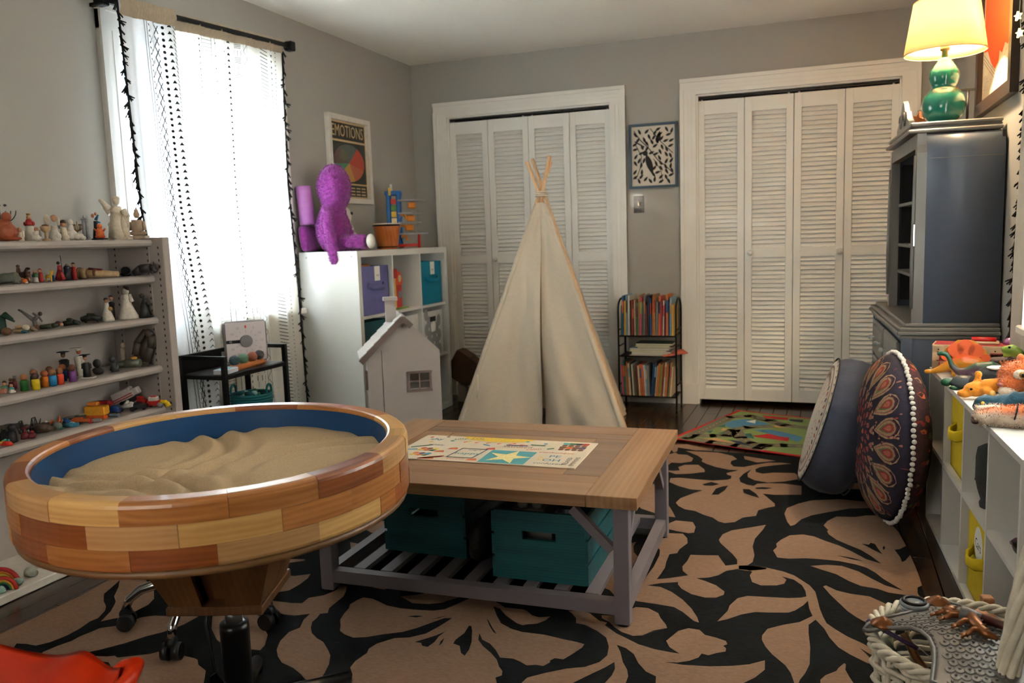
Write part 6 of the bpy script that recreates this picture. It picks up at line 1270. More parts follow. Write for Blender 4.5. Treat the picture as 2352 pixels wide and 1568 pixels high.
def ybin(label, col, z, tg=None):
    t = thing('fabric_bin', label, 'bin', place(.148, -(col + .5) * P4, z), radians(2.0), 'yellow bins in the right shelf')
    w, h, d = P4 - .045, .255, .255
    b = MB()
    for c, s in (((-d / 2 + .004, 0, h / 2), (.008, w, h)), ((d / 2 - .004, 0, h / 2), (.008, w, h)), ((0, w / 2 - .004, h / 2), (d, .008, h)), ((0, -w / 2 + .004, h / 2), (d, .008, h)), ((0, 0, .004), (d, w, .008))): b.box(c, s)
    b.build('bin_wall', YB, t)
    b = MB(); b.tube([(-d / 2 + .001, -.07, h * .60), (-d / 2 - .022, -.045, h * .56), (-d / 2 - .030, 0, h * .54), (-d / 2 - .022, .045, h * .56), (-d / 2 + .001, .07, h * .60)], .006, 8, flat=3.0); b.build('strap_handle', YB, t)
    if tg:
        b = MB(); b.prism([(.055 * cos(k * pi / 12), .055 * sin(k * pi / 12)) for k in range(24)], 0, .0015, O=(-d / 2 - .0005, 0, h - .068), U=(0, -1, 0), V=(0, 0, 1)); b.build('name_tag', CARD, t)
        MB().text(tg, (-d / 2 - .0022, 0, h - .068), (0, -1, 0), (0, 0, 1), .042, 0, .0004).build('tag_writing', INK, t)
ybin('yellow fabric bin in the upper row of the right shelf', 1, .3185); ybin('yellow fabric bin tagged Cars in the lower row of the right shelf', 2, .0175, 'Cars')
sp_ = thing('smart_speaker', 'dark grey vase-shaped speaker in the right shelf', 'speaker', place(.058, -2.5 * P4 + .02, .3185), 0)
MB().lathe([(.036, .0), (.038, .012), (.034, .022), (.044, .055), (.050, .085), (.050, .15), (.046, .178), (.030, .188), (.0, .189)], 28).build('housing', mat('speaker_cloth', (48, 50, 48), .8, bump=.3, bscale=400), sp_); MB().torus((0, 0, .082), .0505, .0012, 28, 6).build('seam_ring', BLK, sp_)
t = thing('white_bottle', 'white rounded bottle behind the dark speaker in the right shelf', 'bottle', place(.075, -2.5 * P4 - .085, .3185), 0); MB().lathe([(.03, 0), (.032, .05), (.024, .08), (.026, .11), (.018, .13), (.0, .132)], 18).build('body', mat('bottle_white', (196, 192, 186), .4), t); MB().lathe([(.012, .13), (.012, .15), (.0, .151)], 12).build('cap', mat('bottle_white', (196, 192, 186), .4), t)
t = thing('toy_phone', 'purple toy phone lying on the middle shelf of the right unit', 'toy', place(.085, -3.5 * P4 + .03, .3185), .2); MB().box((0, 0, .013), (.11, .05, .026), bev=.010).build('shell', mat('plum', (92, 52, 78), .4), t); MB().cyl((.0, 0, .026), (.0, 0, .029), .012, n=14).build('dial', GRD, t)
t = thing('sunglasses', 'black sunglasses on the middle shelf of the right unit', 'glasses', place(.045, -3.5 * P4 - .045, .3185), .3)
for sy in (-1, 1): MB().ell((0, sy * .034, .016), (.004, .028, .018), 14, 8).build('lens', mat('lens_black', (10, 10, 12), .15), t); MB().tube([(0, sy * .062, .022), (.06, sy * .066, .02), (.12, sy * .058, .006)], .003, 6).build('temple', BLK, t)
MB().tube([(0, -.008, .02), (-.004, 0, .024), (0, .008, .02)], .003, 6).build('bridge', BLK, t)
t = thing('stacking_toy', 'red and green wooden stacking toy on the floor behind the cushion', 'toy', (3.232, -1.93, .0), 0)
for k, c in enumerate(((120, 30, 26), (40, 70, 60), (190, 140, 40))): MB().lathe([(.022 - .005 * k, .0), (.022 - .005 * k, .05), (.0, .052)], 14, (0, 0, .05 * k + .001)).build('ring', mat('stack_%d' % k, c, .5), t)

# ---------------------------------------------------------------- toys on the right shelf
TZ_ = .6055
bn = thing('toy_barn', 'wooden toy barn with red roof at the far end of the right shelf', 'toy', (3.415, -2.165, TZ_), radians(-12))
BW_ = mat('barn_wood', (206, 176, 136), .55, var=.06); BR_ = mat('barn_red', (150, 34, 44), .5)
bl, bd_, bh = .30, .11, .098
for c, s in (((0, -bd_ / 2 + .004, bh - .012), (bl, .008, .024)), ((0, -bd_ / 2 + .004, .022), (bl, .008, .044)), ((-bl / 2 + .012, -bd_ / 2 + .004, bh / 2), (.024, .008, bh)), ((bl / 2 - .012, -bd_ / 2 + .004, bh / 2), (.024, .008, bh)), ((.03, -bd_ / 2 + .004, bh / 2), (.014, .008, bh))): MB().box(c, s).build('front_board', BW_, bn)
for sx in (-1, 1): MB().box((sx * (bl / 2 - .004), .004, bh / 2), (.008, bd_ - .008, bh)).build('end_board', BW_, bn)
MB().box((0, bd_ / 2 - .003, bh / 2), (bl - .02, .006, bh)).build('back_board', BW_, bn)
MB().box((0, 0, bh + .003), (bl + .002, bd_ + .002, .006)).build('roof', BW_, bn); MB().box((0, 0, bh + .0072), (bl - .010, bd_ - .012, .0025)).build('roof_panel', BR_, bn)
for c, s in (((-.055, -bd_ / 2 - .0008, .077), (.16, .0018, .004)), ((-.055, -bd_ / 2 - .0008, .044), (.16, .0018, .004)), ((-.125, -bd_ / 2 - .0008, .06), (.004, .0018, .034)), ((.016, -bd_ / 2 - .0008, .06), (.004, .0018, .034)), ((.09, -bd_ / 2 - .0008, .077), (.10, .0018, .004)), ((-.125, -bd_ / 2 - .0008, .022), (.004, .0018, .032)), ((-.055, -bd_ / 2 - .0008, .006), (.14, .0018, .004))): MB().box(c, s).build('red_edging', BR_, bn)
for k in range(7): MB().box((-.115 + k * .014, -bd_ / 2 - .0008, .022), (.003, .0018, .03)).build('rail_bar', BR_, bn)
for k in range(8): MB().cyl((-.13 + k * .037, -bd_ / 2 - .0006, bh - .012), (-.13 + k * .037, -bd_ / 2 + .002, bh - .012), .0028, n=8).build('nail', BLK, bn)
for k in range(6): MB().ell((-.10 + k * .038, -.01, .055), (.012, .010, .026), 8, 6).build('animal', bm_[('brown', 'white', 'grey', 'pink', 'brown', 'sky')[k]], bn)
t = thing('wooden_plank_toy', 'pale wooden plank with a red fluted block lying on the barn roof', 'toy', (3.425, -2.165, TZ_ + bh + .0088), radians(-9)); MB().box((0, 0, .005), (.11, .05, .010), bev=.003).build('plank', BW_, t)
b = MB()
for k in range(4): b.cyl((-.035, -.014 + k * .009, .0165), (.045, -.014 + k * .009, .0165), .0065, n=10)
b.build('red_block', mat('lacquer_red', (186, 26, 22), .3), t)
t = thing('crystal_dome', 'iridescent pink purple dome on the far end of the barn roof', 'toy', (3.515, -2.175, TZ_ + bh + .0088), 0); MB().lathe([(.026, 0), (.024, .012), (.014, .022), (.0, .025)], 16).build('dome', mat('irid', (176, 110, 160), .15, .3, coat=.8), t)
def dino(name, label, loc, rz, m, build, voxel=.0045, group='dinosaurs on the right shelf'):
    t = thing(name, label, 'dinosaur', loc, rz, group); b = MB(); build(b); blob(b, voxel, 2).build('body', m, t); return t
def two(name, c1, c2, axis='Z', s=12.0, off=0.0):
    """two-colour moulded plastic blended along one axis"""
    m = bpy.data.materials.new(name); m.use_nodes = True; t = m.node_tree; N = t.nodes; L = t.links; b = N['Principled BSDF']; b.inputs['Roughness'].default_value = .45
    tc = N.new('ShaderNodeTexCoord'); sx = N.new('ShaderNodeSeparateXYZ'); L.new(tc.outputs['Object'], sx.inputs[0]); ns = N.new('ShaderNodeTexNoise'); ns.inputs['Scale'].default_value = 25; L.new(tc.outputs['Object'], ns.inputs['Vector'])
    a = N.new('ShaderNodeMath'); a.operation = 'MULTIPLY_ADD'; a.inputs[1].default_value = s; a.inputs[2].default_value = off; L.new(sx.outputs[axis], a.inputs[0])
    c = N.new('ShaderNodeMath'); c.operation = 'ADD'; L.new(a.outputs[0], c.inputs[0]); h = N.new('ShaderNodeMath'); h.operation = 'MULTIPLY_ADD'; h.inputs[1].default_value = .8; h.inputs[2].default_value = -.4; L.new(ns.outputs[0], h.inputs[0]); L.new(h.outputs[0], c.inputs[1])
    r = N.new('ShaderNodeValToRGB'); r.color_ramp.elements[0].color = rgb(*c1); r.color_ramp.elements[1].color = rgb(*c2); r.color_ramp.elements[0].position = .25; r.color_ramp.elements[1].position = .75; L.new(c.outputs[0], r.inputs[0]); L.new(r.outputs[0], b.inputs['Base Color'])
    bp = N.new('ShaderNodeBump'); bp.inputs['Strength'].default_value = .4; bp.inputs['Distance'].default_value = .002; n2 = N.new('ShaderNodeTexNoise'); n2.inputs['Scale'].default_value = 220; L.new(tc.outputs['Object'], n2.inputs['Vector']); L.new(n2.outputs[0], bp.inputs['Height']); L.new(bp.outputs[0], b.inputs['Normal'])
    return m
def steg(b):
    b.tube([(-.105, 0, .012), (-.075, 0, .022), (-.04, 0, .040), (.0, 0, .056), (.045, 0, .050), (.085, 0, .034), (.13, 0, .028)], [.007, .013, .022, .031, .027, .014, .004], 10)
    for x in (-.03, .04):
        for sy in (-1, 1): b.tube([(x, sy * .02, .04), (x + .005, sy * .026, .018), (x, sy * .027, .004)], [.013, .009, .009], 8)
    b.ell((-.108, 0, .014), (.018, .010, .009))
t = dino('toy_stegosaurus', 'orange and mustard stegosaurus toy with round back plates in front of the barn', (3.345, -2.285, TZ_), radians(-6), two('steg_skin', (190, 126, 24), (206, 84, 34), 'Z', 14, -.3), steg)
for k in range(9):
    x = -.055 + k * .016; h = .016 + .016 * sin(k / 8 * pi); zc = .052 + .036 * sin((k + 1.2) / 10 * pi)
    MB().prism([(h * .95 * cos(a * pi / 5), h * sin(a * pi / 5)) for a in range(10)], -.0025, .0025, O=(x, .006 * (1 if k % 2 else -1), zc + h * .55), U=(1, 0, 0), V=(0, 0, 1)).build('back_plate', mat('plate_a', (214, 90, 44), .5) if k % 2 == 0 else mat('plate_b', (196, 128, 30), .5), t)
def bronto(b):
    b.tube([(-.135, 0, .092), (-.120, 0, .098), (-.105, 0, .094), (-.096, 0, .078), (-.088, 0, .055), (-.070, 0, .035), (-.045, 0, .030), (-.01, 0, .038), (.035, 0, .044), (.075, 0, .034), (.115, 0, .020), (.16, .02, .008)], [.007, .010, .009, .008, .009, .013, .019, .030, .032, .021, .011, .004], 12)
    for x in (-.02, .05):
        for sy in (-1, 1): b.tube([(x, sy * .02, .03), (x, sy * .026, .004)], [.013, .011], 8)
dino('toy_brontosaurus', 'long-necked purple and green brontosaurus toy on the right shelf', (3.385, -2.395, TZ_), radians(-10), two('bronto_skin', (70, 40, 52), (32, 78, 58), 'Z', 20, -.55), bronto)
def trike(b):
    b.tube([(-.06, 0, .040), (-.02, 0, .046), (.03, 0, .050), (.08, 0, .040), (.13, 0, .02)], [.016, .026, .030, .020, .006], 10); b.ell((-.085, 0, .044), (.024, .017, .018)); b.ell((-.055, 0, .060), (.008, .032, .030)); b.tube([(-.09, .010, .055), (-.115, .014, .072)], [.005, .002], 6); b.tube([(-.09, -.010, .055), (-.115, -.014, .072)], [.005, .002], 6); b.tube([(-.105, 0, .045), (-.12, 0, .055)], [.004, .0015], 6)
    for x in (-.03, .05):
        for sy in (-1, 1): b.tube([(x, sy * .018, .04), (x, sy * .024, .004)], [.012, .010], 8)
dino('toy_triceratops', 'dark plum triceratops toy with horns behind the brontosaurus', (3.455, -2.285, TZ_), radians(-12), mat('trike_skin', (62, 36, 46), .5, bump=.5, bscale=180), trike)
def trex(b):
    b.tube([(-.05, 0, .125), (-.02, 0, .128), (0, 0, .115), (.012, 0, .09), (.02, 0, .06), (.05, 0, .045), (.09, 0, .03), (.13, 0, .02)], [.010, .018, .017, .018, .026, .020, .012, .004], 10); b.tube([(-.01, 0, .112), (-.045, 0, .104)], [.010, .006], 8)
    for sy in (-1, 1): b.tube([(.02, sy * .018, .05), (.005, sy * .026, .03), (.02, sy * .026, .015), (.005, sy * .026, .004)], [.017, .012, .008, .009], 8); b.tube([(.0, sy * .016, .08), (-.022, sy * .020, .068), (-.034, sy * .016, .072)], [.006, .005, .003], 6)
t = dino('toy_tyrannosaurus', 'green and yellow tyrannosaurus toy with open jaws at the right edge', (3.485, -2.475, TZ_), radians(-8), two('trex_skin', (176, 160, 30), (104, 128, 40), 'Z', 9, -.35), trex)
MB().ell((-.028, -.016, .136), .004, 8, 6).build('eye', INK, t)
tt_ = thing('toy_turtle', 'green toy turtle with dark grey shell at the shelf edge', 'toy', (3.318, -2.545, TZ_), radians(-15))
MB().lathe([(.046, .012), (.046, .020), (.036, .036), (.018, .045), (.0, .047)], 22, sx=1, sy=.8).build('shell', mat('turtle_shell', (54, 58, 58), .4), tt_)
TG = mat('turtle_green', (22, 74, 44), .45); MB().ell((-.055, -.004, .020), (.018, .014, .014), 14, 10).build('head', TG, tt_)
blob(MB().ell((0, 0, .010), (.044, .032, .009)).ell((-.03, -.03, .007), (.014, .012, .007)).ell((.03, -.03, .007), (.014, .012, .007)).ell((-.03, .03, .007), (.014, .012, .007)).ell((.03, .03, .007), (.014, .012, .007)), .003).build('underbody', TG, tt_)
t = thing('penguin_toy', 'round black and white plush lying with its white patch up behind the giraffe', 'plush toy', (3.395, -2.575, TZ_), 0); blob(MB().ell((0, 0, .042), (.062, .050, .042)).ell((-.045, -.02, .03), (.03, .03, .03)), .006).build('body', mat('plush_black', (34, 36, 38), .9, bump=.4), t); MB().ell((.012, -.008, .080), (.034, .030, .007), 16, 8).build('white_patch', MATS['plush_white'], t)
GF = mat('giraffe_plush', (206, 126, 24), .9, var=.12, scale=60, bump=.5, bscale=200, sheen=.2)
gb = MB(); gb.ell((0, 0, .032), (.034, .024, .024)); gb.ell((-.03, -.006, .018), (.022, .016, .014)); gb.tube([(.02, 0, .045), (.06, -.004, .050), (.11, -.012, .034), (.17, -.02, .024), (.22, -.02, .02)], [.020, .022, .022, .024, .022], 12); gb.tube([(.0, .012, .05), (.008, .014, .074)], [.008, .010], 8); gb.ell((.008, .014, .078), (.012, .010, .012)); gb.tube([(.02, -.02, .035), (.045, -.036, .028)], [.009, .012], 8)
t = plush('plush_giraffe', 'golden yellow plush giraffe lying on the right shelf', 'plush toy', (3.322, -2.725, TZ_), radians(-6), gb, .0045, GF)
MB().ell((-.012, -.022, .036), .004, 8, 6).build('eye', INK, t); MB().ell((.045, -.040, .028), (.010, .006, .010), 8, 6).build('ear', mat('giraffe_inner', (214, 170, 96), .9), t)
DB = mat('teal_plush', (14, 60, 78), .9, var=.15, scale=70, bump=.5, bscale=220, sheen=.2)
db = MB(); db.ell((0, 0, .026), (.036, .026, .024)); db.tube([(.02, 0, .026), (.07, .0, .030), (.13, 0, .036), (.20, 0, .03)], [.022, .028, .034, .026], 12); db.tube([(.02, -.03, .012), (.06, -.012, .046), (.075, .0, .058)], [.010, .012, .010], 8); db.ell((-.024, 0, .014), (.016, .018, .012))
t = plush('plush_dragon', 'dark teal plush creature with yellow eye lying behind the tiger tail', 'plush toy', (3.325, -2.915, TZ_), radians(2), db, .005, DB)
MB().ell((-.016, -.024, .030), (.005, .003, .005), 10, 8).build('eye', MATS['toy_yellow'], t)
TG_ = mat('tiger_orange', (192, 98, 44), .95, var=.16, scale=50, bump=.6, bscale=220, sheen=.3); TWH = mat('tiger_white', (206, 186, 166), .95, var=.1, scale=50, bump=.6, bscale=220); TBK = mat('tiger_black', (26, 22, 22), .95)
tb_ = MB(); tb_.ell((0, 0, .075), (.060, .055, .052), 18, 12); tb_.ell((-.038, -.026, .058), (.034, .030, .026)); tb_.tube([(.04, 0, .06), (.10, .0, .055), (.13, .0, .05)], [.05, .06, .05], 12)
tg = plush('plush_tiger', 'large orange plush tiger facing out at the right edge of the shelf', 'plush toy', (3.440, -2.735, TZ_), radians(14), tb_, .006, TG_, 2500, .008)
MB().ell((-.020, -.048, .092), (.022, .008, .016), 12, 8).build('eye_patch', TWH, tg); e_ = MB().ell((-.018, -.056, .092), (.0095, .006, .0095), 12, 8).build('eye', mat('tiger_eye', (150, 110, 40), .1), tg); MB().ell((-.018, -.061, .092), (.005, .003, .006), 10, 6).build('pupil', mat('gloss_black', (8, 8, 8), .05), e_)
MB().ell((-.05, -.036, .040), (.026, .022, .018), 14, 8).build('muzzle', TWH, tg); MB().ell((-.072, -.036, .060), (.010, .012, .006), 10, 6).build('nose', mat('nose_pink', (150, 84, 74), .6), tg)
for k in range(7): MB().tube([(-.01 + .012 * k, -.050 + .004 * k, .115 - .004 * k), (-.002 + .012 * k, -.052 + .004 * k, .104 - .004 * k), (.002 + .012 * k, -.056 + .004 * k, .092 - .010 * (k % 3))], .0022, 6).build('stripe', TBK, tg)
for sy in (-1, 1): MB().ell((.02, sy * .04, .125), (.010, .018, .018), 10, 8).build('ear', TG_, tg)
# tiger leg and tail across the near end
lg = MB(); lg.tube([(-.02, 0, .026), (.03, 0, .030), (.09, 0, .034), (.16, .01, .038), (.22, .02, .036)], [.022, .028, .032, .034, .03], 14); lg.ell((-.03, 0, .022), (.026, .026, .021))
t = plush('plush_tiger', 'second plush tiger lying along the near end of the right shelf, paw toward the room', 'plush toy', (3.315, -3.115, TZ_), radians(-6), lg, .006, two('tiger_flank', (196, 176, 156), (196, 100, 48), 'Z', 32, -.8), 1800, .008)
b = MB(); 
for k in range(5): b = MB().tube([(.04 + .034 * k, -.034, .028), (.046 + .034 * k, -.026, .052), (.05 + .034 * k, .0, .068)], .0022, 6); b.build('stripe', TBK, t)
for k in range(3): MB().ell((-.050, -.014 + k * .013, .012 + (k % 2) * .008), (.010, .007, .006), 8, 6).build('paw_pad', mat('pad_brown', (70, 50, 42), .8), t)
tl = MB(); tl.tube([(-.04, 0, .02), (.0, 0, .024), (.06, .0, .022), (.14, .012, .02), (.2, .02, .02)], [.020, .021, .020, .018, .016], 12)
t = plush('plush_tail', 'fluffy orange and white striped tail lying beside the near tiger', 'plush toy', (3.318, -3.035, TZ_), radians(-3), tl, .005, two('tail_fur', (186, 168, 150), (196, 104, 54), 'X', 12, .2), 900, .008)
t = thing('toy_hand', 'orange rubber toy hand with spread fingers near the tiger', 'toy', (3.462, -2.44, TZ_), radians(-20)); hb = MB(); hb.ell((0, 0, .045), (.018, .008, .018)); hb.tube([(.05, 0, .012), (.02, 0, .03), (0, 0, .042)], [.012, .011, .012], 8)
for k in range(4): hb.tube([(-.010 + k * .007, 0, .055), (-.020 + k * .010, -.004, .074), (-.024 + k * .012, -.008, .088 - abs(k - 1.5) * .004)], [.0045, .004, .0035], 8)
hb.tube([(.014, -.004, .04), (.026, -.012, .055)], [.005, .0035], 8); hb.ell((.045, 0, .008), (.02, .014, .008)); blob(hb, .0022, 1).build('hand', mat('rubber_orange', (190, 112, 52), .5), t)

# ---------------------------------------------------------------- floor cushions
def disc_axes(n, up=Vector((0, 0, 1))):
    n = Vector(n).normalized(); v = (up - n * up.dot(n)).normalized(); u = v.cross(n); return u, v, n
def cushion_obj(name, label, c, n):
    t = thing(name, label, 'cushion', (0, 0, 0)); u, v, w = disc_axes(n)
    t.matrix_world = Matrix(((u.x, v.x, w.x, c[0]), (u.y, v.y, w.y, c[1]), (u.z, v.z, w.z, c[2]), (0, 0, 0, 1))); return t
c1 = cushion_obj('floor_cushion', 'round slate blue floor cushion with cream patterned face leaning on the other', (2.945, -1.86, .305), (-cos(radians(17)), -.04, sin(radians(17))))
R1, T1 = .292, .096
NAV = mat('slate_cotton', (56, 60, 74), .92, var=.08, scale=30, bump=.35, bscale=60, sheen=.1); CRM = mat('cream_cotton', (196, 184, 168), .9, var=.04)
b = MB(); nA = 64
prof = [(R1 - .055, -T1), (R1 - .028, -T1 + .008), (R1 - .010, -T1 + .026), (R1, -T1 + .052), (R1 + .004, 0.0), (R1, T1 - .052), (R1 - .008, T1 - .028), (R1 - .018, T1 - .010), (R1 - .022, T1)]
V = []; F = []
for r, z in prof:
    for i in range(nA): a = 2 * pi * i / nA; rr_ = r + .0025 * sin(17 * a) + .0018 * sin(31 * a + z * 40); V.append((rr_ * cos(a), rr_ * sin(a), z))
for k in range(len(prof) - 1):
    for i in range(nA): F.append((k * nA + i, k * nA + (i + 1) % nA, (k + 1) * nA + (i + 1) % nA, (k + 1) * nA + i))
b._add(V, F, 0, True)
b.lathe([(R1 - .055, -T1), (R1 * .7, -T1 - .028), (R1 * .3, -T1 - .04), (.0, -T1 - .042)][::-1], nA); b.build('side_band', NAV, c1)
def dome1(r): return T1 + .022 * (1 - (r / R1) ** 2) if r < R1 else T1
MB().lathe([(R1 - .018, T1 - .004)] + [(R1 * k / 10, dome1(R1 * k / 10)) for k in (9, 8, 6, 4, 2)] + [(.0, T1 + .022)], nA).build('patterned_face', CRM, c1)
for z in (-T1 + .004, T1 - .002): MB().torus((0, 0, z), R1 - .014, .0035, nA, 6).build('piping', NAV if z < 0 else INK, c1)
MAR = mat('motif_rust', (160, 78, 60), .9); MGR = mat('motif_mauve', (128, 104, 104), .9)
b = MB()
def on(r, a, h=.0012): return Vector((r * cos(a), r * sin(a), dome1(r) + h))
for i in range(96):
    a, a2 = 2 * pi * i / 96, 2 * pi * (i + 1) / 96
    b._add([on(R1 * .80, a), on(R1 * .80, a2), on(R1 * .835, a2), on(R1 * .835, a)], [(0, 1, 2, 3)], 2)
for i in range(40):
    a = 2 * pi * i / 40; da = .05
    b._add([on(R1 * .90, a - da), on(R1 * .965, a), on(R1 * .90, a + da), on(R1 * .925, a)], [(0, 3, 1), (3, 2, 1)], 0)
    b._add([on(R1 * .69, a - da), on(R1 * .75, a), on(R1 * .69, a + da), on(R1 * .63, a)], [(0, 3, 2, 1)], 1 if i % 2 else 0)
for i in range(18):
    a = 2 * pi * i / 18
    for k in range(5): b._add([on(R1 * (.30 + .05 * k), a + .09 * sin(k)), on(R1 * (.34 + .05 * k), a + .10 + .09 * sin(k)), on(R1 * (.35 + .05 * k), a + .05 + .09 * sin(k))], [(0, 2, 1)], k % 3)
b.build('embroidered_motif', [INK, MAR, MGR], c1)['kind'] = 'stuff'
c2 = cushion_obj('floor_cushion', 'large round mandala print floor cushion with white pompom edge by the hutch', (3.120, -2.16, .340), (-cos(radians(9)), -sin(radians(9)), .05))
R2, T2 = .325, .115
def dome2(r): q = min(1, r / R2); return T2 * sqrt(max(0, 1 - q ** 2.6))
NVY = mat('mandala_navy', (34, 28, 44), .92, var=.25, scale=60, bump=.3, bscale=80); 
for sg in (1, -1):
    pr_ = [(R2, 0.0)] + [(R2 * k, sg * dome2(R2 * k)) for k in (.985, .95, .9, .8, .65, .5, .35, .2)] + [(.0, sg * T2)]
    if sg > 0: MB().lathe(pr_, 72).build('front_cover', NVY, c2)
    else: MB().lathe(pr_[::-1], 72).build('back_cover', mat('back_floral', (58, 30, 34), .92, var=.5, scale=45, bump=.3, bscale=80), c2)
MC = dict(tan=(150, 116, 88), red=(140, 44, 36), orange=(176, 84, 48), rose=(140, 72, 66), green=(84, 100, 62), plum=(84, 38, 48), salmon=(150, 92, 74)); mn = list(MC)
b = MB()
def q2(r, a, h): return Vector((r * cos(a), r * sin(a), dome2(r) + h))
def drop(rc, a, lr, w, col, h, n=14):
    """teardrop pointing to the centre, at radius rc"""
    pts = []
    for k in range(n):
        t = 2 * pi * k / n; x = cos(t); y = sin(t) * sin(t / 2 if t < pi else (2 * pi - t) / 2) ** .0
        rr_ = rc + lr * x; ww = w * sin(t) * (0.55 + .45 * x)
        pts.append(q2(rr_, a + ww / rr_, h))
    c = q2(rc, a, h); b._add([c] + pts, [(0, 1 + k, 1 + (k + 1) % n) for k in range(n)], mn.index(col))
NP = 19
for i in range(NP):
    a = 2 * pi * i / NP
    drop(R2 * .77, a, R2 * .19, .060, 'tan', .0012); drop(R2 * .78, a, R2 * .155, .047, 'plum', .0016); drop(R2 * .78, a, R2 * .145, .043, 'tan', .0019); drop(R2 * .80, a, R2 * .11, .029, 'green', .0022); drop(R2 * .82, a, R2 * .085, .025, 'red', .0026); drop(R2 * .83, a, R2 * .05, .016, 'salmon', .003); drop(R2 * .835, a, R2 * .02, .007, 'orange', .0034, 8)
    for k in range(3): drop(R2 * (.50 - .09 * k), a + (k % 2) * pi / NP, R2 * .05, .020 - .004 * k, ('salmon', 'rose', 'red')[k], .0014, 10)
    drop(R2 * .56, a + .06, R2 * .03, .010, 'tan', .0016, 8); drop(R2 * .56, a - .06, R2 * .03, .010, 'tan', .0016, 8)
random.seed(5)
for i in range(260):
    a, r = random.random() * 2 * pi, R2 * sqrt(random.uniform(.05, .97))
    drop(r, a, R2 * random.uniform(.010, .026), random.uniform(.003, .008), random.choice(('rose', 'salmon', 'tan', 'plum', 'red')), .0011, 7)
for i in range(14): drop(R2 * .2, 2 * pi * i / 14, R2 * .05, .016, 'orange' if i % 2 else 'rose', .0015, 10)
b.build('mandala_print', [mat('mandala_' + n, MC[n], .92, var=.2, scale=90) for n in mn], c2)['kind'] = 'stuff'
b = MB()
for i in range(150):
    a, r = random.random() * 2 * pi, R2 * sqrt(random.uniform(.25, .96)); s = random.uniform(.008, .022)
    b._add([Vector((r * cos(a) + s * cos(k * 1.26 + i), r * sin(a) + s * .8 * sin(k * 1.26 + i), 0)) for k in range(5)], [(4, 3, 2, 1, 0)], i % 4)
    for v in b.v[-5:]: v.z = -dome2(sqrt(v.x ** 2 + v.y ** 2)) - .0012
b.build('floral_print', [MATS['mandala_red'], MATS['mandala_orange'], MATS['mandala_tan'], MATS['mandala_green']], c2)['kind'] = 'stuff'
pm = MB().ell((0, 0, 0), .0088, 10, 7).mesh('pompom', mat('pompom_white', (206, 200, 192), .95, bump=.6, bscale=300))
for i in range(104): link('pompom', pm, c2, ((R2 + .007) * cos(2 * pi * i / 104), (R2 + .007) * sin(2 * pi * i / 104), .002 * (i % 3 - 1)), None, (1, 1, 1) if i % 2 else (.93, .93, 1.05))

# ---------------------------------------------------------------- wicker basket with dress-up armour
WK = mat('white_wicker', (206, 194, 172), .6, var=.12, scale=40, bump=.3, bscale=120)
bk = thing('wicker_basket', 'white wicker basket with tall twisted handle at the bottom right corner', 'basket', (3.172, -3.79, 0.0), 0)
BRm = .192; BRz = .285
def brad(z): return .155 + (BRm - .155) * (z / BRz) ** .7
MB().lathe([(.0, .004), (.155, .004), (.155, .012), (.0, .013)], 32).build('base', WK, bk)
NSK = 22
for i in range(NSK):
    a = 2 * pi * i / NSK; b = MB(); b.tube([(brad(z) * cos(a + .25 * z / BRz), brad(z) * sin(a + .25 * z / BRz), z) for z in [.008 + k * .036 for k in range(9)]], .0052, 6); b.build('stake', WK, bk)
for k in range(15):
    z = .018 + k * .0185; ph = pi * (k % 2); b = MB()
    b.tube([((brad(z) + .0075 * cos(NSK / 2 * a + ph)) * cos(a), (brad(z) + .0075 * cos(NSK / 2 * a + ph)) * sin(a), z + .002 * sin(NSK * a)) for a in [2 * pi * j / 132 for j in range(133)]], .0056, 6); b.build('wicker_strand', WK, bk)
for k in range(3):
    b = MB(); b.tube([((BRm + .003 + .008 * cos(15 * a + k * 2.094)) * cos(a), (BRm + .003 + .008 * cos(15 * a + k * 2.094)) * sin(a), BRz + .006 + .008 * sin(15 * a + k * 2.094)) for a in [2 * pi * j / 160 for j in range(161)]], .0058, 7); b.build('rim_braid', WK, bk)
# handle: bundle twisted round an arch standing on the near rim and leaning to the right wall
A0, A1 = Vector((.022, -.195, .27)), Vector((.225, .05, .28)); top_ = Vector((.19, -.10, .80))
def arch(t):
    if t < .5: return (A0 * (1 - t * 2) ** 2 + 2 * (A0 + Vector((.03, .0, .42))) * (t * 2) * (1 - t * 2) + top_ * (t * 2) ** 2)
    s = t * 2 - 1; return top_ * (1 - s) ** 2 + 2 * (A1 + Vector((.02, -.02, .40))) * s * (1 - s) + A1 * s ** 2
for k in range(6):
    b = MB(); pts = []
    for j in range(91):
        t = j / 90; p = arch(t); d = (arch(min(1, t + .01)) - arch(max(0, t - .01))).normalized(); n1 = d.cross(Vector((0, 1, 0))).normalized(); n2 = d.cross(n1)
        th = k * pi / 3 + t * 16; pts.append(p + (n1 * cos(th) + n2 * sin(th)) * .0135)
    b.tube(pts, .0078, 7); b.build('handle_cane', WK, bk)
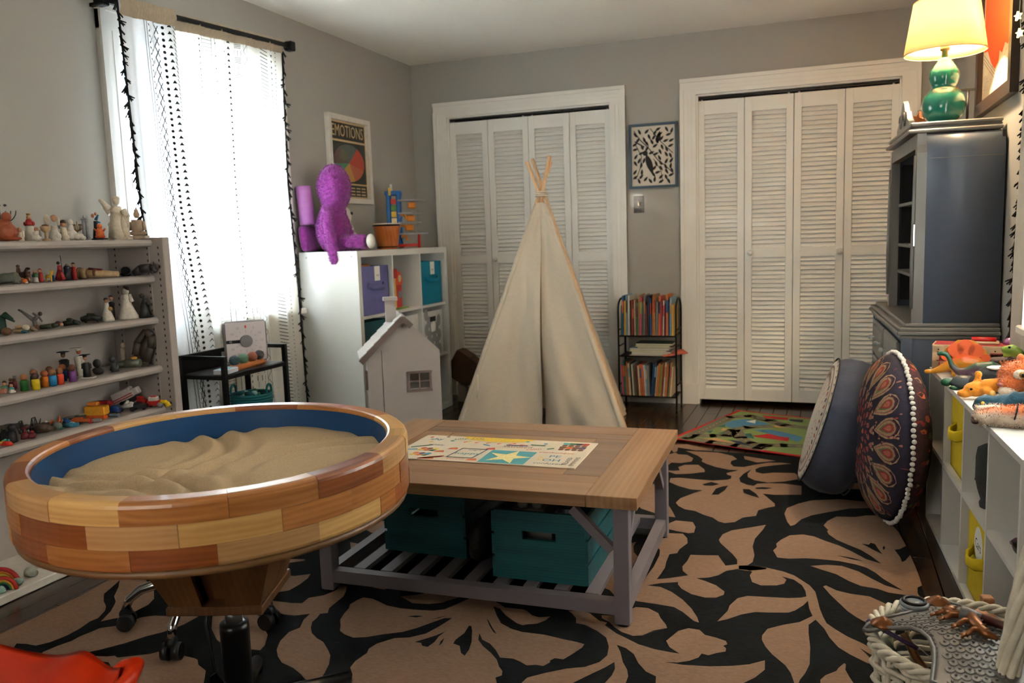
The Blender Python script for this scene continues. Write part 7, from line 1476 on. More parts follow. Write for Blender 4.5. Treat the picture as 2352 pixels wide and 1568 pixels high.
# armour breastplate
ARM = [(2960, -3845), (2970, -3817), (2990, -3795), (3018, -3788), (3048, -3768), (3078, -3733), (3104, -3690), (3091, -3682), (3083, -3688), (3090, -3670), (3107, -3665), (3136, -3665), (3157, -3674), (3176, -3704), (3200, -3727), (3224, -3756), (3245, -3780), (3271, -3816), (3262, -3923), (3229, -4029), (3163, -4075), (3106, -4067), (3067, -4039), (3078, -3980), (3081, -3943), (3076, -3908), (3064, -3879), (3049, -3860), (3025, -3854), (3000, -3844), (2968, -3850)]
AL = [(x / 1000 - 3.14, y / 1000 + 3.85) for x, y in ARM]
def az(x, y): return .045 * math.exp(-((x - .02) ** 2 + (y + .02) ** 2) / .02) - .10 * max(0, -.12 - x) - .02
def inpoly(x, y, P):
    c = False; n = len(P)
    for i in range(n):
        x0, y0 = P[i]; x1, y1 = P[(i + 1) % n]
        if (y0 > y) != (y1 > y) and x < (x1 - x0) * (y - y0) / (y1 - y0) + x0: c = not c
    return c
ar = thing('toy_breastplate', 'grey scaled plastic dress-up breastplate with bronze dragon in the wicker basket', 'costume', (3.14, -3.85, .335), 0)
bm0 = MB(); bm0.flat(AL, 0); me = bm0.mesh('a', []); bme = bmesh.new(); bme.from_mesh(me)
bmesh.ops.triangulate(bme, faces=bme.faces)
for _ in range(4): bmesh.ops.subdivide_edges(bme, edges=[e for e in bme.edges if e.calc_length() > .014], cuts=1, use_grid_fill=True); bmesh.ops.triangulate(bme, faces=bme.faces)
bme.verts.ensure_lookup_table(); vs2 = [v.co.copy() for v in bme.verts]; fs2 = [tuple(v.index for v in f.verts) for f in bme.faces]; eb = [tuple(v.index for v in e.verts) for e in bme.edges if e.is_boundary]; bme.free()
n = len(vs2); V = [Vector((v.x, v.y, az(v.x, v.y))) for v in vs2] + [Vector((v.x, v.y, az(v.x, v.y) - .005)) for v in vs2]
F = []
for f in fs2:
    up_ = (vs2[f[1]] - vs2[f[0]]).cross(vs2[f[2]] - vs2[f[0]]).z > 0; g = f if up_ else tuple(reversed(f)); F.append(g); F.append(tuple(n + i for i in reversed(g)))
for a, c in eb: F.append((a, c, n + c, n + a))
PLT = mat('pewter_plastic', (104, 100, 96), .42, .25, var=.12, scale=60)
b = MB(); b._add(V, F, 0, True); b.build('plate', PLT, ar)
b = MB(); b.tube([Vector((x, y, az(x, y) + .001)) for x, y in AL + AL[:1]], .0042, 7); b.build('edge_bead', PLT, ar)
b = MB()
for i in range(24):
    for j in range(22):
        x, y = -.17 + i * .0165 + (.008 if j % 2 else 0), -.22 + j * .0185
        if not inpoly(x, y, AL): continue
        if any(not inpoly(x + dx, y + dy, AL) for dx, dy in ((.022, 0), (-.022, 0), (0, .022), (0, -.022))): continue
        z = az(x, y); 
        b.tube([Vector((x + .0085 * cos(t), y - .002 + .0115 * sin(t), az(x + .0085 * cos(t), y + .0115 * sin(t)) + .0008)) for t in [pi + k * pi / 7 for k in range(8)]], .0011, 4); b.ell((x, y, z + .0006), (.0028, .0036, .0022), 6, 4)
b.build('scale_relief', PLT, ar)['kind'] = 'stuff'
b = MB(); ring = [(-.172, .008), (-.13, .002), (-.10, -.008), (-.078, -.032), (-.070, -.06), (-.068, -.10), (-.072, -.14), (-.078, -.175)]
for (xa, ya), (xb, yb) in zip(ring, ring[1:]):
    for k in range(3):
        x, y = xa + (xb - xa) * k / 3 + .010, ya + (yb - ya) * k / 3 + .012
        if inpoly(x, y, AL): b.torus((x, y, az(x, y) + .001), .0042, .0013, 8, 4)
b.build('border_rivets', PLT, ar)['kind'] = 'stuff'
BRZ = mat('bronze_plastic', (128, 78, 40), .32, .55, var=.15, scale=80)
for (x, y) in ((-.142, .022), (-.022, .170)): MB().lathe([(.024, 0), (.025, .004), (.019, .0065), (.019, .0085), (.013, .010), (.013, .012), (.007, .0135), (.005, .017), (.0, .018)], 24, (x, y, az(x, y) + .001)).build('spiral_button', BRZ, ar)
dz = .010
def dp(x, y, h=0): return Vector((x, y, az(x, y) + .006 + h))
b = MB()
b.tube([dp(-.010, .062, .004), dp(-.022, .045, .006), dp(-.012, .028, .004), dp(.006, .022, .006), (dp(.02, .0, .007)), dp(.022, -.03, .006), dp(.035, -.055, .004), dp(.055, -.06, .002)], [.006, .010, .008, .009, .012, .012, .009, .004], 8)
b.ell(dp(-.012, .064, .006), (.013, .010, .008), 10, 8); b.tube([dp(-.004, .070, .008), dp(.006, .082, .012)], [.003, .001], 5); b.tube([dp(-.018, .072, .008), dp(-.016, .084, .012)], [.003, .001], 5); b.tube([dp(-.022, .060, .003), dp(-.034, .052, .002)], [.005, .003], 6)
for (x, y, x2, y2) in ((.0, .02, -.03, .008), (.016, -.01, -.012, -.03), (.03, -.045, .0, -.062), (-.018, .04, -.042, .038)):
    b.tube([dp(x, y, .004), dp((x + x2) / 2, (y + y2) / 2 + .004, .007), dp(x2, y2, .002)], [.006, .005, .005], 6)
    for k in (-1, 0, 1): b.tube([dp(x2, y2, .003), dp(x2 - .010, y2 + k * .006 - .003, .002)], [.0035, .002], 5)
for k in range(7): b.tube([dp(.012 + k * .003, .026 - k * .014, .012), dp(.022 + k * .003, .030 - k * .014, .016)], [.003, .001], 4)
b.build('dragon_body', BRZ, ar)
b = MB()
for k in range(4): b._add([dp(.012, .022, .008), dp(.024 + k * .013, .064 - k * .012, .016), dp(.037 + k * .011, .050 - k * .014, .006)], [(0, 2, 1), (0, 1, 2)])
b.build('dragon_wing', BRZ, ar)
# other dress-up things in the basket
t = thing('toy_dagger', 'grey handled toy dagger lying across the breastplate', 'toy', (3.168, -3.842, .372), radians(-25)); MB().lathe([(.0, -.03), (.012, -.03), (.014, -.027), (.010, .006), (.008, .01)], 14).build('pommel', PLT, t); MB().cyl((0, 0, .008), (0, 0, .10), .009, .011, 12).build('grip', mat('oxblood', (70, 26, 20), .4), t); t.rotation_euler = (0, radians(97), radians(-14))
t = thing('cuff_toy', 'pale grey ribbed toy cuff standing at the far basket rim', 'toy', (3.066, -3.725, .275), 0)
b = MB()
for k in range(6): b.torus((0, 0, .018 + k * .0085), .0195 + .0012 * k, .0048, 20, 6)
b.lathe([(.019, .005), (.019, .065)], 20); b.build('ribbed_sleeve', mat('pale_plastic', (132, 136, 138), .4), t); MB().torus((0, 0, .066), .022, .004, 20, 6).build('black_ring', BLK, t)
t = thing('wand_toy', 'purple glitter wand poking over the left basket rim', 'toy', (2.985, -3.80, .312), 0); MB().cyl((-.012, .006, .0), (.08, -.03, -.03), .0055, .0045, 10).build('stick', mat('purple_glitter', (66, 44, 78), .5, var=.5, scale=300), t); MB().ell((-.012, .006, .0), .007, 8, 6).build('tip', MATS['purple_glitter'], t)
t = thing('toy_sword', 'dark olive toy sword blade leaning inside the basket', 'toy', (3.10, -3.86, .16), 0); MB().bar((-.10, .07, .115), (.04, -.09, -.03), .024, .004).build('blade', mat('olive_metal', (64, 62, 48), .35, .5), t); MB().bar((.035, -.085, -.025), (.065, -.115, -.055), .014, .014).build('hilt', BLK, t)
t = thing('wooden_bow', 'curved brown wooden bow leaning inside the basket', 'toy', (3.13, -3.80, .15), 0); MB().tube([(-.085, .06, .12), (-.06, .03, .08), (-.02, -.01, .04), (.04, -.04, .02), (.09, -.05, .01)], .0085, 8).build('limb', wood('bow_wood', (92, 54, 22), (136, 84, 40), 'X', 12, .4), t); MB().cyl((-.085, .06, .12), (.09, -.05, .01), .0012, n=6).build('string', WIRE, t)
t = thing('wooden_stick', 'thin orange wooden stick lying inside the basket', 'toy', (3.12, -3.88, .17), 0); MB().cyl((-.07, -.06, -.01), (.07, .05, .05), .0045, n=10).build('dowel', wood('stick_wood', (150, 88, 44), (182, 116, 66), 'X', 10, .5), t); MB().ell((-.07, -.06, -.01), .006, 8, 6).build('bead_end', mat('bead_orange', (176, 100, 50), .4), t)
t = thing('plush_parrot', 'bright green and red plush inside the basket', 'plush toy', (3.145, -3.80, .11), 0); blob(MB().ell((0, 0, .05), (.045, .05, .06)).ell((.01, -.02, .10), (.03, .03, .03)), .006).build('body', mat('parrot_green', (44, 130, 20), .7, bump=.5), t); MB().ell((-.03, -.035, .075), (.014, .012, .03), 10, 8).build('red_wing', mat('parrot_red', (170, 20, 16), .7), t); MB().ell((-.045, -.02, .09), (.012, .014, .035), 10, 8).build('white_tuft', MATS['plush_white'], t)
t = thing('rubber_horn', 'dark green rubber horn toy inside the basket', 'toy', (3.10, -3.93, .06), 0); blob(MB().tube([(0, 0, 0), (.0, 0, .05), (-.012, .01, .10), (-.02, .02, .125)], [.03, .028, .020, .010], 14), .005).build('horn', mat('rubber_green', (44, 70, 54), .5), t); MB().torus((0, 0, .02), .030, .004, 18, 6).build('base_ring', mat('rubber_green', (44, 70, 54), .5), t)
t = thing('blue_cape', 'folded blue cape at the bottom of the basket', 'cloth', (3.165, -3.80, .014), 0); blob(MB().ell((0, 0, .03), (.13, .12, .03)).ell((-.05, -.08, .045), (.06, .05, .03)), .010, 3).build('cloth', mat('cape_blue', (20, 56, 104), .8, bump=.4), t); blob(MB().ell((.06, .05, .055), (.05, .05, .025)), .008).build('maroon_fold', mat('cape_maroon', (86, 20, 30), .8), t)
t = thing('wooden_block', 'small wooden block standing behind the basket handle', 'block', (3.235, -3.555, .0), .2); MB().box((0, 0, .15), (.024, .024, .30), bev=.002).build('post', wood('block_wood', (150, 96, 60), (178, 120, 80), 'Z', 10, .5), t); MB().box((0, 0, .006), (.06, .06, .012)).build('base', MATS['block_wood'], t)
FIG = [
('candelabra', 'dark scrolled metal candelabra at the far left of the top shelf', 'candelabra', 0.1, -3.474, 1.2048, 1.57, 0, (('scroll_arm', (66, 66, 64), 'T 14 12 70 6;T 26 12 70 5;T 38 12 70 4;C 0 0 0 80 2 2;B 0 2 22 4 22'), ('candle_cup', (66, 66, 64), 'E -14 83 4 3;E 14 83 4 3;E 0 83 4 3')), 1.0),
('laughing_figure', 'terracotta laughing figurine on the top shelf', 'figurine', 0.2, -3.532, 1.2048, 1.523, 0, (('body', (150, 74, 44), 'E 0 20 22 22;E -4 34 18 16;C 12 26 20 12 9 7;E 4 4 30 5'), ('head', (150, 74, 44), 'E 2 54 11 11;E 2 46 9 5')), 1.0),
('small_angel', 'tiny ivory angel figurine beside the terracotta figure', 'figurine', 0.22, -3.499, 1.2048, 1.533, 0, (('robe', (200, 186, 164), 'C 0 0 0 20 9 5'), ('head', (176, 124, 92), 'E 0 26 5 6'), ('wing', (200, 186, 164), 'E -7 17 3 9;E 8 15 3 9')), 1.0),
('queen_figure', 'red and white robed queen figurine on the top shelf', 'figurine', 0.18, -3.425, 1.2048, 1.575, 0, (('robe', (196, 186, 172), 'C 0 0 0 34 14 8;E 0 14 13 14'), ('cape', (150, 34, 32), 'C 0 36 0 50 10 6;E -9 40 4 5;E 9 40 4 5;E 0 26 7 4'), ('head', (176, 124, 92), 'E 0 54 5 6'), ('crown', (150, 112, 50), 'C 0 59 0 63 4 5')), 1.0),
('seated_baby_angel', 'small grey-white seated angel in front of the queen figurine', 'figurine', 0.24, -3.452, 1.2048, 1.554, 0, (('body', (196, 186, 172), 'E 0 8 12 8;E 2 16 7 8'), ('head', (176, 124, 92), 'E 2 26 5 5'), ('wing', (120, 116, 112), 'E 10 16 3 9')), 1.0),
('wooden_chalice', 'turned wooden chalice on the top shelf', 'chalice', 0.22, -3.394, 1.2048, 1.586, 0, (('cup', (176, 146, 108), 'L 9 0 9 3 3 6 3 18 5 20 10 24 11 32 10 33'), ('fill', (104, 72, 48), 'E 0 33 9 5')), 1.0),
('winged_angel', 'kneeling angel with translucent wings beside the wooden chalice', 'figurine', 0.19, -3.333, 1.2048, 1.622, 0, (('robe', (196, 186, 172), 'C 0 0 0 34 14 6;E 2 10 14 10'), ('head', (176, 124, 92), 'E 2 50 6 7;E 2 54 7 5'), ('wing', (200, 186, 164), 'E -14 48 7 13 2;E 12 44 4 10 2')), 1.0),
('praying_angel', 'ivory praying angel with brown hair on the top shelf', 'figurine', 0.18, -3.282, 1.2048, 1.649, 0, (('robe', (200, 186, 164), 'C 0 0 0 30 12 5;E 0 8 12 8'), ('head', (176, 124, 92), 'E 0 38 6 7'), ('hair', (58, 38, 26), 'E 0 42 7 6'), ('wing', (120, 116, 112), 'E -9 40 4 14 2')), 1.0),
('kneeling_couple', 'white kneeling couple figurine on the top shelf', 'figurine', 0.2, -3.253, 1.2048, 1.659, 0, (('body', (196, 186, 172), 'E -8 12 13 13;E 8 8 14 8;C -8 14 -8 34 9 6;C 14 6 24 2 6 4'), ('head', (196, 186, 172), 'E -8 40 7 8')), 1.0),
('small_menorah', 'small brass menorah on the top shelf', 'candelabra', 0.13, -3.174, 1.2048, 1.712, 0, (('branch', (150, 112, 50), 'T 5 10 34 0;T 9 10 34 0;T 13 10 34 0;C 0 0 0 44 1.2 1.2;B 0 2 10 3 10'), ('cup', (150, 112, 50), 'E -13 36 2 2;E -9 36 2 2;E -5 36 2 2;E 5 36 2 2;E 9 36 2 2;E 13 36 2 2')), 1.0),
('pewter_tower', 'silver-grey columned tower ornament on the top shelf', 'ornament', 0.17, -3.17, 1.2048, 1.706, 0, (('column', (146, 146, 148), 'C -4 0 -4 48 5 4;C 4 0 4 44 4 3;B 0 2 16 4 14;B -1 48 14 3 10'), ('spire', (146, 146, 148), 'C -3 50 -3 58 3 .5;C 5 46 5 60 1.5 .5')), 1.0),
('dancing_couple', 'dancing figurine in blue and black on the top shelf', 'figurine', 0.15, -3.105, 1.2048, 1.738, 0, (('dress', (40, 42, 48), 'C 0 0 0 26 8 5;C 0 26 2 44 4 5'), ('shawl', (60, 110, 140), 'C 2 46 9 58 4 2;C 4 42 12 40 3 2'), ('head', (176, 124, 92), 'E -4 56 4 5;E 3 60 3 4'), ('base', (26, 25, 26), 'B 0 2 20 4 16')), 1.0),
('seated_deity', 'orange seated deity figurine on a black base', 'figurine', 0.22, -3.151, 1.2048, 1.706, 0, (('body', (196, 96, 40), 'E 0 14 10 8;C 0 14 0 26 8 6;C -8 20 -13 26 2 2;C 8 20 13 26 2 2'), ('head', (196, 96, 40), 'E 0 31 6 6;C 0 28 -4 22 2 1'), ('base', (26, 25, 26), 'B 0 2 24 4 20'), ('robe', (190, 70, 30), 'E 0 8 12 5')), 1.0),
('guardian_angel', 'large white guardian angel statue with spread wing and two children', 'statue', 0.19, -3.034, 1.2048, 1.764, 0, (('gown', (200, 186, 164), 'C 0 4 0 62 19 12;C -14 4 -10 34 8 9;C 0 60 2 76 14 9;E 16 30 10 26'), ('head', (200, 186, 164), 'E 2 88 8 10;E 2 92 9 7'), ('wing', (200, 186, 164), 'C -14 66 -34 92 9 4;C -12 60 -26 74 8 4;C 16 66 26 50 8 6;C 22 54 24 26 7 4'), ('child', (200, 186, 164), 'C -16 4 -16 28 6 4;E -16 34 5 6;C 6 4 6 26 6 4;E 6 32 5 5;C 20 4 22 36 7 5;E 20 44 6 6'), ('base', (200, 186, 164), 'B 0 2 62 5 30')), 1.0),
('seated_buddha', 'beige seated meditating figure at the right end of the top shelf', 'statue', 0.24, -2.978, 1.2048, 1.785, 0, (('body', (160, 136, 114), 'E 0 14 21 7;C 0 16 0 44 12 13;C -14 40 -16 20 4 4;C 14 40 16 20 4 4'), ('head', (160, 136, 114), 'E 0 56 7 9;E 0 64 5 5;C 0 66 0 76 3 .6'), ('base', (150, 128, 108), 'B 0 4 40 8 26')), 1.0),
('grey_creature', 'grey-green rubber creature lying at the left of the second shelf', 'figurine', 0.21, -3.551, 1.0558, 1.523, 0, (('body', (96, 98, 88), 'C -22 8 18 12 12 12;C 10 4 24 4 8 9;E -8 12 16 10'), ('shoe', (26, 25, 26), 'E 16 2 9 5')), 1.0),
('horse_rider', 'dark brown horse and rider figurine on the second shelf', 'figurine', 0.13, -3.448, 1.0558, 1.586, 0, (('horse', (58, 38, 26), 'C -14 14 14 18 7 8;C -12 14 -12 0 3 2;C 10 16 10 0 3 2;C 14 20 20 32 5 3;E 22 32 6 3'), ('rider', (104, 72, 48), 'C 0 20 0 34 5 4;E 0 38 4 4')), 1.0),
('orange_cat', 'small orange and white cat figurine on the second shelf', 'figurine', 0.24, -3.516, 1.0558, 1.533, 0, (('body', (196, 96, 40), 'E 0 6 7 5;E -5 10 4 4'), ('chest', (196, 186, 172), 'E 4 3 4 3')), 1.0),
('brown_bear', 'little brown bear figurine on the second shelf', 'figurine', 0.18, -3.451, 1.0558, 1.575, 0, (('body', (104, 72, 48), 'E 0 8 6 8;E 0 19 5 5'), ('ear', (104, 72, 48), 'E -4 24 2 2;E 4 24 2 2')), 1.0),
('green_elf', 'white and green little figure on the second shelf', 'figurine', 0.19, -3.431, 1.0558, 1.58, 0, (('gown', (196, 186, 172), 'C 0 0 0 12 7 5'), ('coat', (50, 90, 56), 'E 0 16 7 6'), ('head', (176, 124, 92), 'E 0 24 4 4')), 1.0),
('madonna_figure', 'small red and white robed figurine on the second shelf', 'figurine', 0.19, -3.411, 1.0558, 1.591, 0, (('robe', (150, 34, 32), 'C 2 0 2 22 6 4'), ('gown', (196, 186, 172), 'C -4 0 -2 18 4 3'), ('head', (176, 124, 92), 'E 0 26 4 4'), ('veil', (150, 34, 32), 'E 1 28 4 3')), 1.0),
('yellow_dog', 'golden yellow animal figurine on the second shelf', 'figurine', 0.2, -3.384, 1.0558, 1.601, 0, (('body', (196, 156, 50), 'C -5 12 6 12 4 4;C -5 12 -5 0 2 1.5;C 6 12 6 0 2 1.5;C 6 14 8 22 3 3;E 9 23 4 3'), ('spot', (104, 72, 48), 'E 0 14 3 2')), 1.0),
('blue_soldier', 'tiny blue soldier figure on the second shelf', 'figurine', 0.19, -3.354, 1.0558, 1.622, 0, (('coat', (40, 80, 130), 'C 0 0 0 14 3 3'), ('head', (176, 124, 92), 'E 0 18 2.5 3')), 1.0),
('red_warrior', 'red and purple warrior figurine holding a thin spear', 'figurine', 0.19, -3.325, 1.0558, 1.633, 0, (('robe', (150, 34, 32), 'C -6 0 0 24 7 4;C 8 0 0 24 5 4;C 0 22 0 34 5 4'), ('cloak', (86, 52, 70), 'C -8 0 -4 18 3 2'), ('head', (58, 38, 26), 'E -2 39 4 4'), ('spear', (66, 66, 64), 'C 7 0 4 56 .7 .7')), 1.0),
('hooded_cloak', 'dark navy hooded figurine between two red figures', 'figurine', 0.2, -3.301, 1.0558, 1.643, 0, (('cloak', (34, 38, 46), 'C 0 0 0 26 9 7;E 0 28 8 7'), ('head', (104, 72, 48), 'E 0 34 4 4')), 1.0),
('red_queen', 'red gowned queen figurine on the second shelf', 'figurine', 0.19, -3.263, 1.0558, 1.664, 0, (('gown', (150, 34, 32), 'C 0 0 0 30 6 5'), ('head', (176, 124, 92), 'E 0 34 3.5 4'), ('hair', (58, 38, 26), 'E 0 37 4 3')), 1.0),
('sarcophagus', 'brown and cream carved sarcophagus lying on the second shelf', 'ornament', 0.2, -3.156, 1.0558, 1.717, 0, (('case', (176, 146, 108), 'C -44 10 44 6 12 6;C -44 10 -26 10 13 12'), ('face_band', (104, 72, 48), 'C -46 11 -42 11 13.5 13.5;C -10 10 -4 10 10.5 10.3'), ('red_inlay', (100, 34, 40), 'C -22 18 8 15 5 4'), ('carving', (140, 108, 70), 'C 6 9 34 7 7 5')), 1.0),
('black_skull', 'small black skull ornament at the right of the second shelf', 'ornament', 0.17, -2.992, 1.0558, 1.801, 0, (('cranium', (26, 25, 26), 'E 0 12 11 9'), ('jaw', (26, 25, 26), 'E -6 4 7 5;E 4 3 8 4')), 1.0),
('dark_lizard', 'dark grey crouching creature at the right end of the second shelf', 'figurine', 0.255, -2.98, 1.0558, 1.79, 0, (('body', (52, 48, 50), 'C -24 4 -6 14 7 10;C -6 14 16 16 11 10;C 16 16 28 14 8 7'), ('leg', (52, 48, 50), 'C -6 10 -14 2 5 4;C 16 10 22 2 5 4'), ('head', (60, 50, 48), 'E 28 18 7 6;C 24 22 24 30 2 1')), 1.0),
('green_dragon', 'dark green dragon figurine at the far left of the third shelf', 'figurine', 0.15, -3.547, 0.8828, 1.544, 0, (('body', (30, 58, 44), 'C -6 0 0 34 14 7;C 0 34 10 44 6 4;C 4 40 28 24 6 2'), ('wing', (34, 66, 52), 'C 8 44 26 30 4 1')), 1.0),
('carved_mask', 'brown carved mask lying at the left of the third shelf', 'ornament', 0.23, -3.597, 0.8828, 1.507, 0, (('mask', (104, 72, 48), 'E 0 9 12 9;C -6 14 8 4 4 3'), ('mouth', (58, 38, 26), 'E 2 6 4 3')), 1.0),
('teal_gem', 'small turquoise stone on the front of the third shelf', 'stone', 0.24, -3.539, 0.8828, 1.533, 0, (('stone', (38, 84, 96), 'E 0 4 7 4'), ('chip', (50, 100, 110), 'E 6 3 4 3')), 1.0),
('tan_skeleton', 'tan skeletal remains ornament on the third shelf', 'ornament', 0.19, -3.517, 0.8828, 1.554, 0, (('ribs', (176, 146, 108), 'T 6 0 12 0;T 9 4 14 0;E 0 12 10 5;C -12 4 10 3 4 4'), ('skull', (200, 186, 164), 'E 16 10 8 7')), 1.0),
('shell_bones', 'beige and brown bone ornament beside the kicking figure', 'ornament', 0.21, -3.485, 0.8828, 1.565, 0, (('bone', (150, 132, 112), 'E -8 8 10 7;C 0 8 14 4 5 4'), ('knob', (104, 72, 48), 'E 14 10 5 6;E 4 4 6 4')), 1.0),
('kicking_ninja', 'grey martial artist figurine in a high kick on the third shelf', 'figurine', 0.17, -3.433, 0.8828, 1.596, 0, (('body', (104, 98, 96), 'C 0 0 -2 22 4 5;C -2 22 8 32 5 4;C -3 22 -30 44 5 2.5;C -30 44 -36 47 3 2'), ('arm', (104, 98, 96), 'C 6 30 -4 38 2.5 2;C 9 30 16 18 2.5 2'), ('head', (58, 38, 26), 'E 13 36 4.5 5')), 1.0),
('fallen_soldier', 'green toy soldier lying down on the third shelf', 'figurine', 0.2, -3.394, 0.8828, 1.612, 0, (('body', (56, 62, 40), 'C -24 4 4 6 5 6;C 4 6 18 9 6 5'), ('helmet', (66, 34, 32), 'E 16 11 7 5'), ('face', (176, 124, 92), 'E 24 8 4 4')), 1.0),
('camouflage_figure', 'dark green camouflaged crawling figure on the third shelf', 'figurine', 0.19, -3.295, 0.8828, 1.659, 0, (('body', (44, 50, 40), 'C -18 5 4 8 6 7;C 4 8 18 5 6 5'), ('pack', (56, 60, 46), 'E -4 14 8 4')), 1.0),
('camouflage_lizard', 'dark olive crawling lizard figure beside the wedding couple', 'figurine', 0.18, -3.191, 0.8828, 1.712, 0, (('body', (44, 46, 40), 'C -24 7 0 12 6 9;C 0 12 22 7 9 5'), ('crest', (60, 62, 50), 'C -10 18 8 18 3 3'), ('leg', (44, 46, 40), 'C -12 6 -16 0 4 3;C 12 6 16 0 4 3')), 1.0),
('small_bride', 'small cake-topper bride in white on the third shelf', 'figurine', 0.19, -3.124, 0.8828, 1.743, 0, (('gown', (196, 186, 172), 'L 15 0 14 6 9 20 5 30 5 38 4 42'), ('head', (176, 124, 92), 'E 0 47 4.5 5'), ('hair', (58, 38, 26), 'E -1 50 5 4'), ('bouquet', (150, 112, 50), 'E 8 28 5 5')), 1.0),
('small_groom', 'small cake-topper groom in black beside the bride', 'figurine', 0.16, -3.071, 0.8828, 1.775, 0, (('suit', (26, 25, 26), 'C 0 0 0 34 6 6;E 0 36 8 6'), ('shirt', (196, 186, 172), 'C -1 30 -1 40 2.5 2'), ('head', (176, 124, 92), 'E 0 49 4.5 5.5'), ('hair', (58, 38, 26), 'E 0 53 5 3.5')), 1.0),
('embracing_couple', 'tall white embracing wedding couple statue on the third shelf', 'statue', 0.19, -3.021, 0.8828, 1.796, 0, (('gown', (196, 186, 172), 'L 29 0 27 6 18 24 11 44 9 52 10 58 8 64'), ('arm', (196, 186, 172), 'C -12 40 -8 62 6 5;C 14 44 8 64 6 5;C -10 46 6 42 5 4'), ('head', (196, 186, 172), 'E 0 72 8 9'), ('hair', (58, 38, 26), 'E 4 80 7 6;E -2 84 4 4')), 0.86),
('dark_couple', 'black and gold embracing couple statue at the right of the third shelf', 'statue', 0.24, -2.982, 0.8828, 1.801, 0, (('body', (34, 34, 32), 'C 0 0 0 32 13 7;C 0 30 4 44 7 5;C 6 36 12 28 3 3'), ('head', (34, 34, 32), 'E -2 50 6 6'), ('gold_trim', (150, 112, 50), 'E -3 20 7 5;C -6 6 4 10 4 3'), ('foot', (34, 34, 32), 'E 14 3 6 3')), 1.0),
('baby_doll', 'small pink baby figure lying at the far left of the fourth shelf', 'figurine', 0.2, -3.614, 0.6778, 1.517, 0, (('body', (176, 112, 92), 'C -10 4 8 6 6 6'), ('head', (176, 124, 92), 'E -8 10 5 5')), 1.0),
('mint_family', 'little family figurine in mint green and brown', 'figurine', 0.16, -3.569, 0.6778, 1.544, 0, (('dress', (104, 150, 118), 'C -4 0 -2 12 8 6'), ('head', (176, 124, 92), 'E -2 17 5 5'), ('hair', (58, 38, 26), 'E -2 20 5 4')), 1.0),
('nurse_figure', 'small teal and white kneeling figurine on the fourth shelf', 'figurine', 0.22, -3.593, 0.6778, 1.523, 0, (('gown', (196, 186, 172), 'E 0 4 9 4;C 0 2 0 12 7 4'), ('top', (70, 130, 130), 'E 0 11 6 5'), ('head', (176, 124, 92), 'E -1 18 4 4')), 1.0),
('maroon_couple', 'small maroon couple figurine with a grey hat', 'figurine', 0.14, -3.521, 0.6778, 1.57, 0, (('coat', (100, 34, 40), 'C 0 0 2 18 6 5;C -8 0 -7 16 5 4'), ('head', (104, 72, 48), 'E 2 22 4 4;E -7 21 4 4'), ('hat', (120, 116, 112), 'B 3 27 6 6 6')), 1.0),
('peg_doll', 'wooden peg doll painted green on the fourth shelf', 'peg doll', 0.215, -3.54, 0.6778, 1.549, 0, (('body', (24, 92, 30), 'L 8.5 0 8.5 20 8 23 5 24.5'), ('head', (150, 98, 60), 'E 0 31 8 8')), 1.0),
('peg_doll', 'wooden peg doll painted forest green on the fourth shelf', 'peg doll', 0.165, -3.457, 0.6778, 1.596, 0, (('body', (34, 84, 30), 'L 8.5 0 8.5 20 8 23 5 24.5'), ('head', (130, 84, 56), 'E 0 31 8 8')), 1.0),
('peg_doll', 'wooden peg doll painted yellow on the fourth shelf', 'peg doll', 0.24, -3.514, 0.6778, 1.559, 0, (('body', (210, 180, 24), 'L 8.5 0 8.5 20 8 23 5 24.5'), ('head', (70, 48, 42), 'E 0 31 8 8')), 1.0),
('peg_doll', 'wooden peg doll painted orange on the fourth shelf', 'peg doll', 0.225, -3.465, 0.6778, 1.586, 0, (('body', (190, 104, 24), 'L 8.5 0 8.5 20 8 23 5 24.5'), ('head', (150, 84, 48), 'E 0 31 8 8')), 1.0),
('peg_doll', 'wooden peg doll painted crimson on the fourth shelf', 'peg doll', 0.165, -3.392, 0.6778, 1.633, 0, (('body', (150, 40, 60), 'L 8.5 0 8.5 20 8 23 5 24.5'), ('head', (96, 56, 40), 'E 0 31 8 8')), 1.0),
('peg_doll', 'wooden peg doll painted sky blue on the fourth shelf', 'peg doll', 0.235, -3.439, 0.6778, 1.596, 0, (('body', (30, 120, 168), 'L 8.5 0 8.5 20 8 23 5 24.5'), ('head', (140, 98, 66), 'E 0 31 8 8')), 1.0),
('peg_doll', 'wooden peg doll painted red on the fourth shelf', 'peg doll', 0.235, -3.409, 0.6778, 1.607, 0, (('body', (206, 64, 34), 'L 8.5 0 8.5 20 8 23 5 24.5'), ('head', (150, 96, 62), 'E 0 31 8 8')), 1.0),
('peg_doll', 'wooden peg doll painted royal blue on the fourth shelf', 'peg doll', 0.175, -3.344, 0.6778, 1.654, 0, (('body', (26, 62, 120), 'L 8.5 0 8.5 20 8 23 5 24.5'), ('head', (150, 84, 46), 'E 0 31 8 8')), 1.0),
('peg_doll', 'wooden peg doll painted purple on the fourth shelf', 'peg doll', 0.225, -3.345, 0.6778, 1.643, 0, (('body', (118, 68, 128), 'L 8.5 0 8.5 20 8 23 5 24.5'), ('head', (104, 66, 46), 'E 0 31 8 8')), 1.0),
('graduate_figure', 'tall black-robed graduate figurine with mortarboard on the fourth shelf', 'figurine', 0.13, -3.294, 0.6778, 1.685, 0, (('gown', (26, 25, 26), 'C 0 0 0 44 9 8;C -8 42 -7 26 4 4;C 8 42 7 26 4 4'), ('scroll', (200, 186, 164), 'C 2 30 2 42 2.5 2.5'), ('head', (104, 72, 48), 'E -1 54 5 6'), ('mortarboard', (26, 25, 26), 'B -1 61 20 2 18;C -1 56 -1 61 5 5')), 1.0),
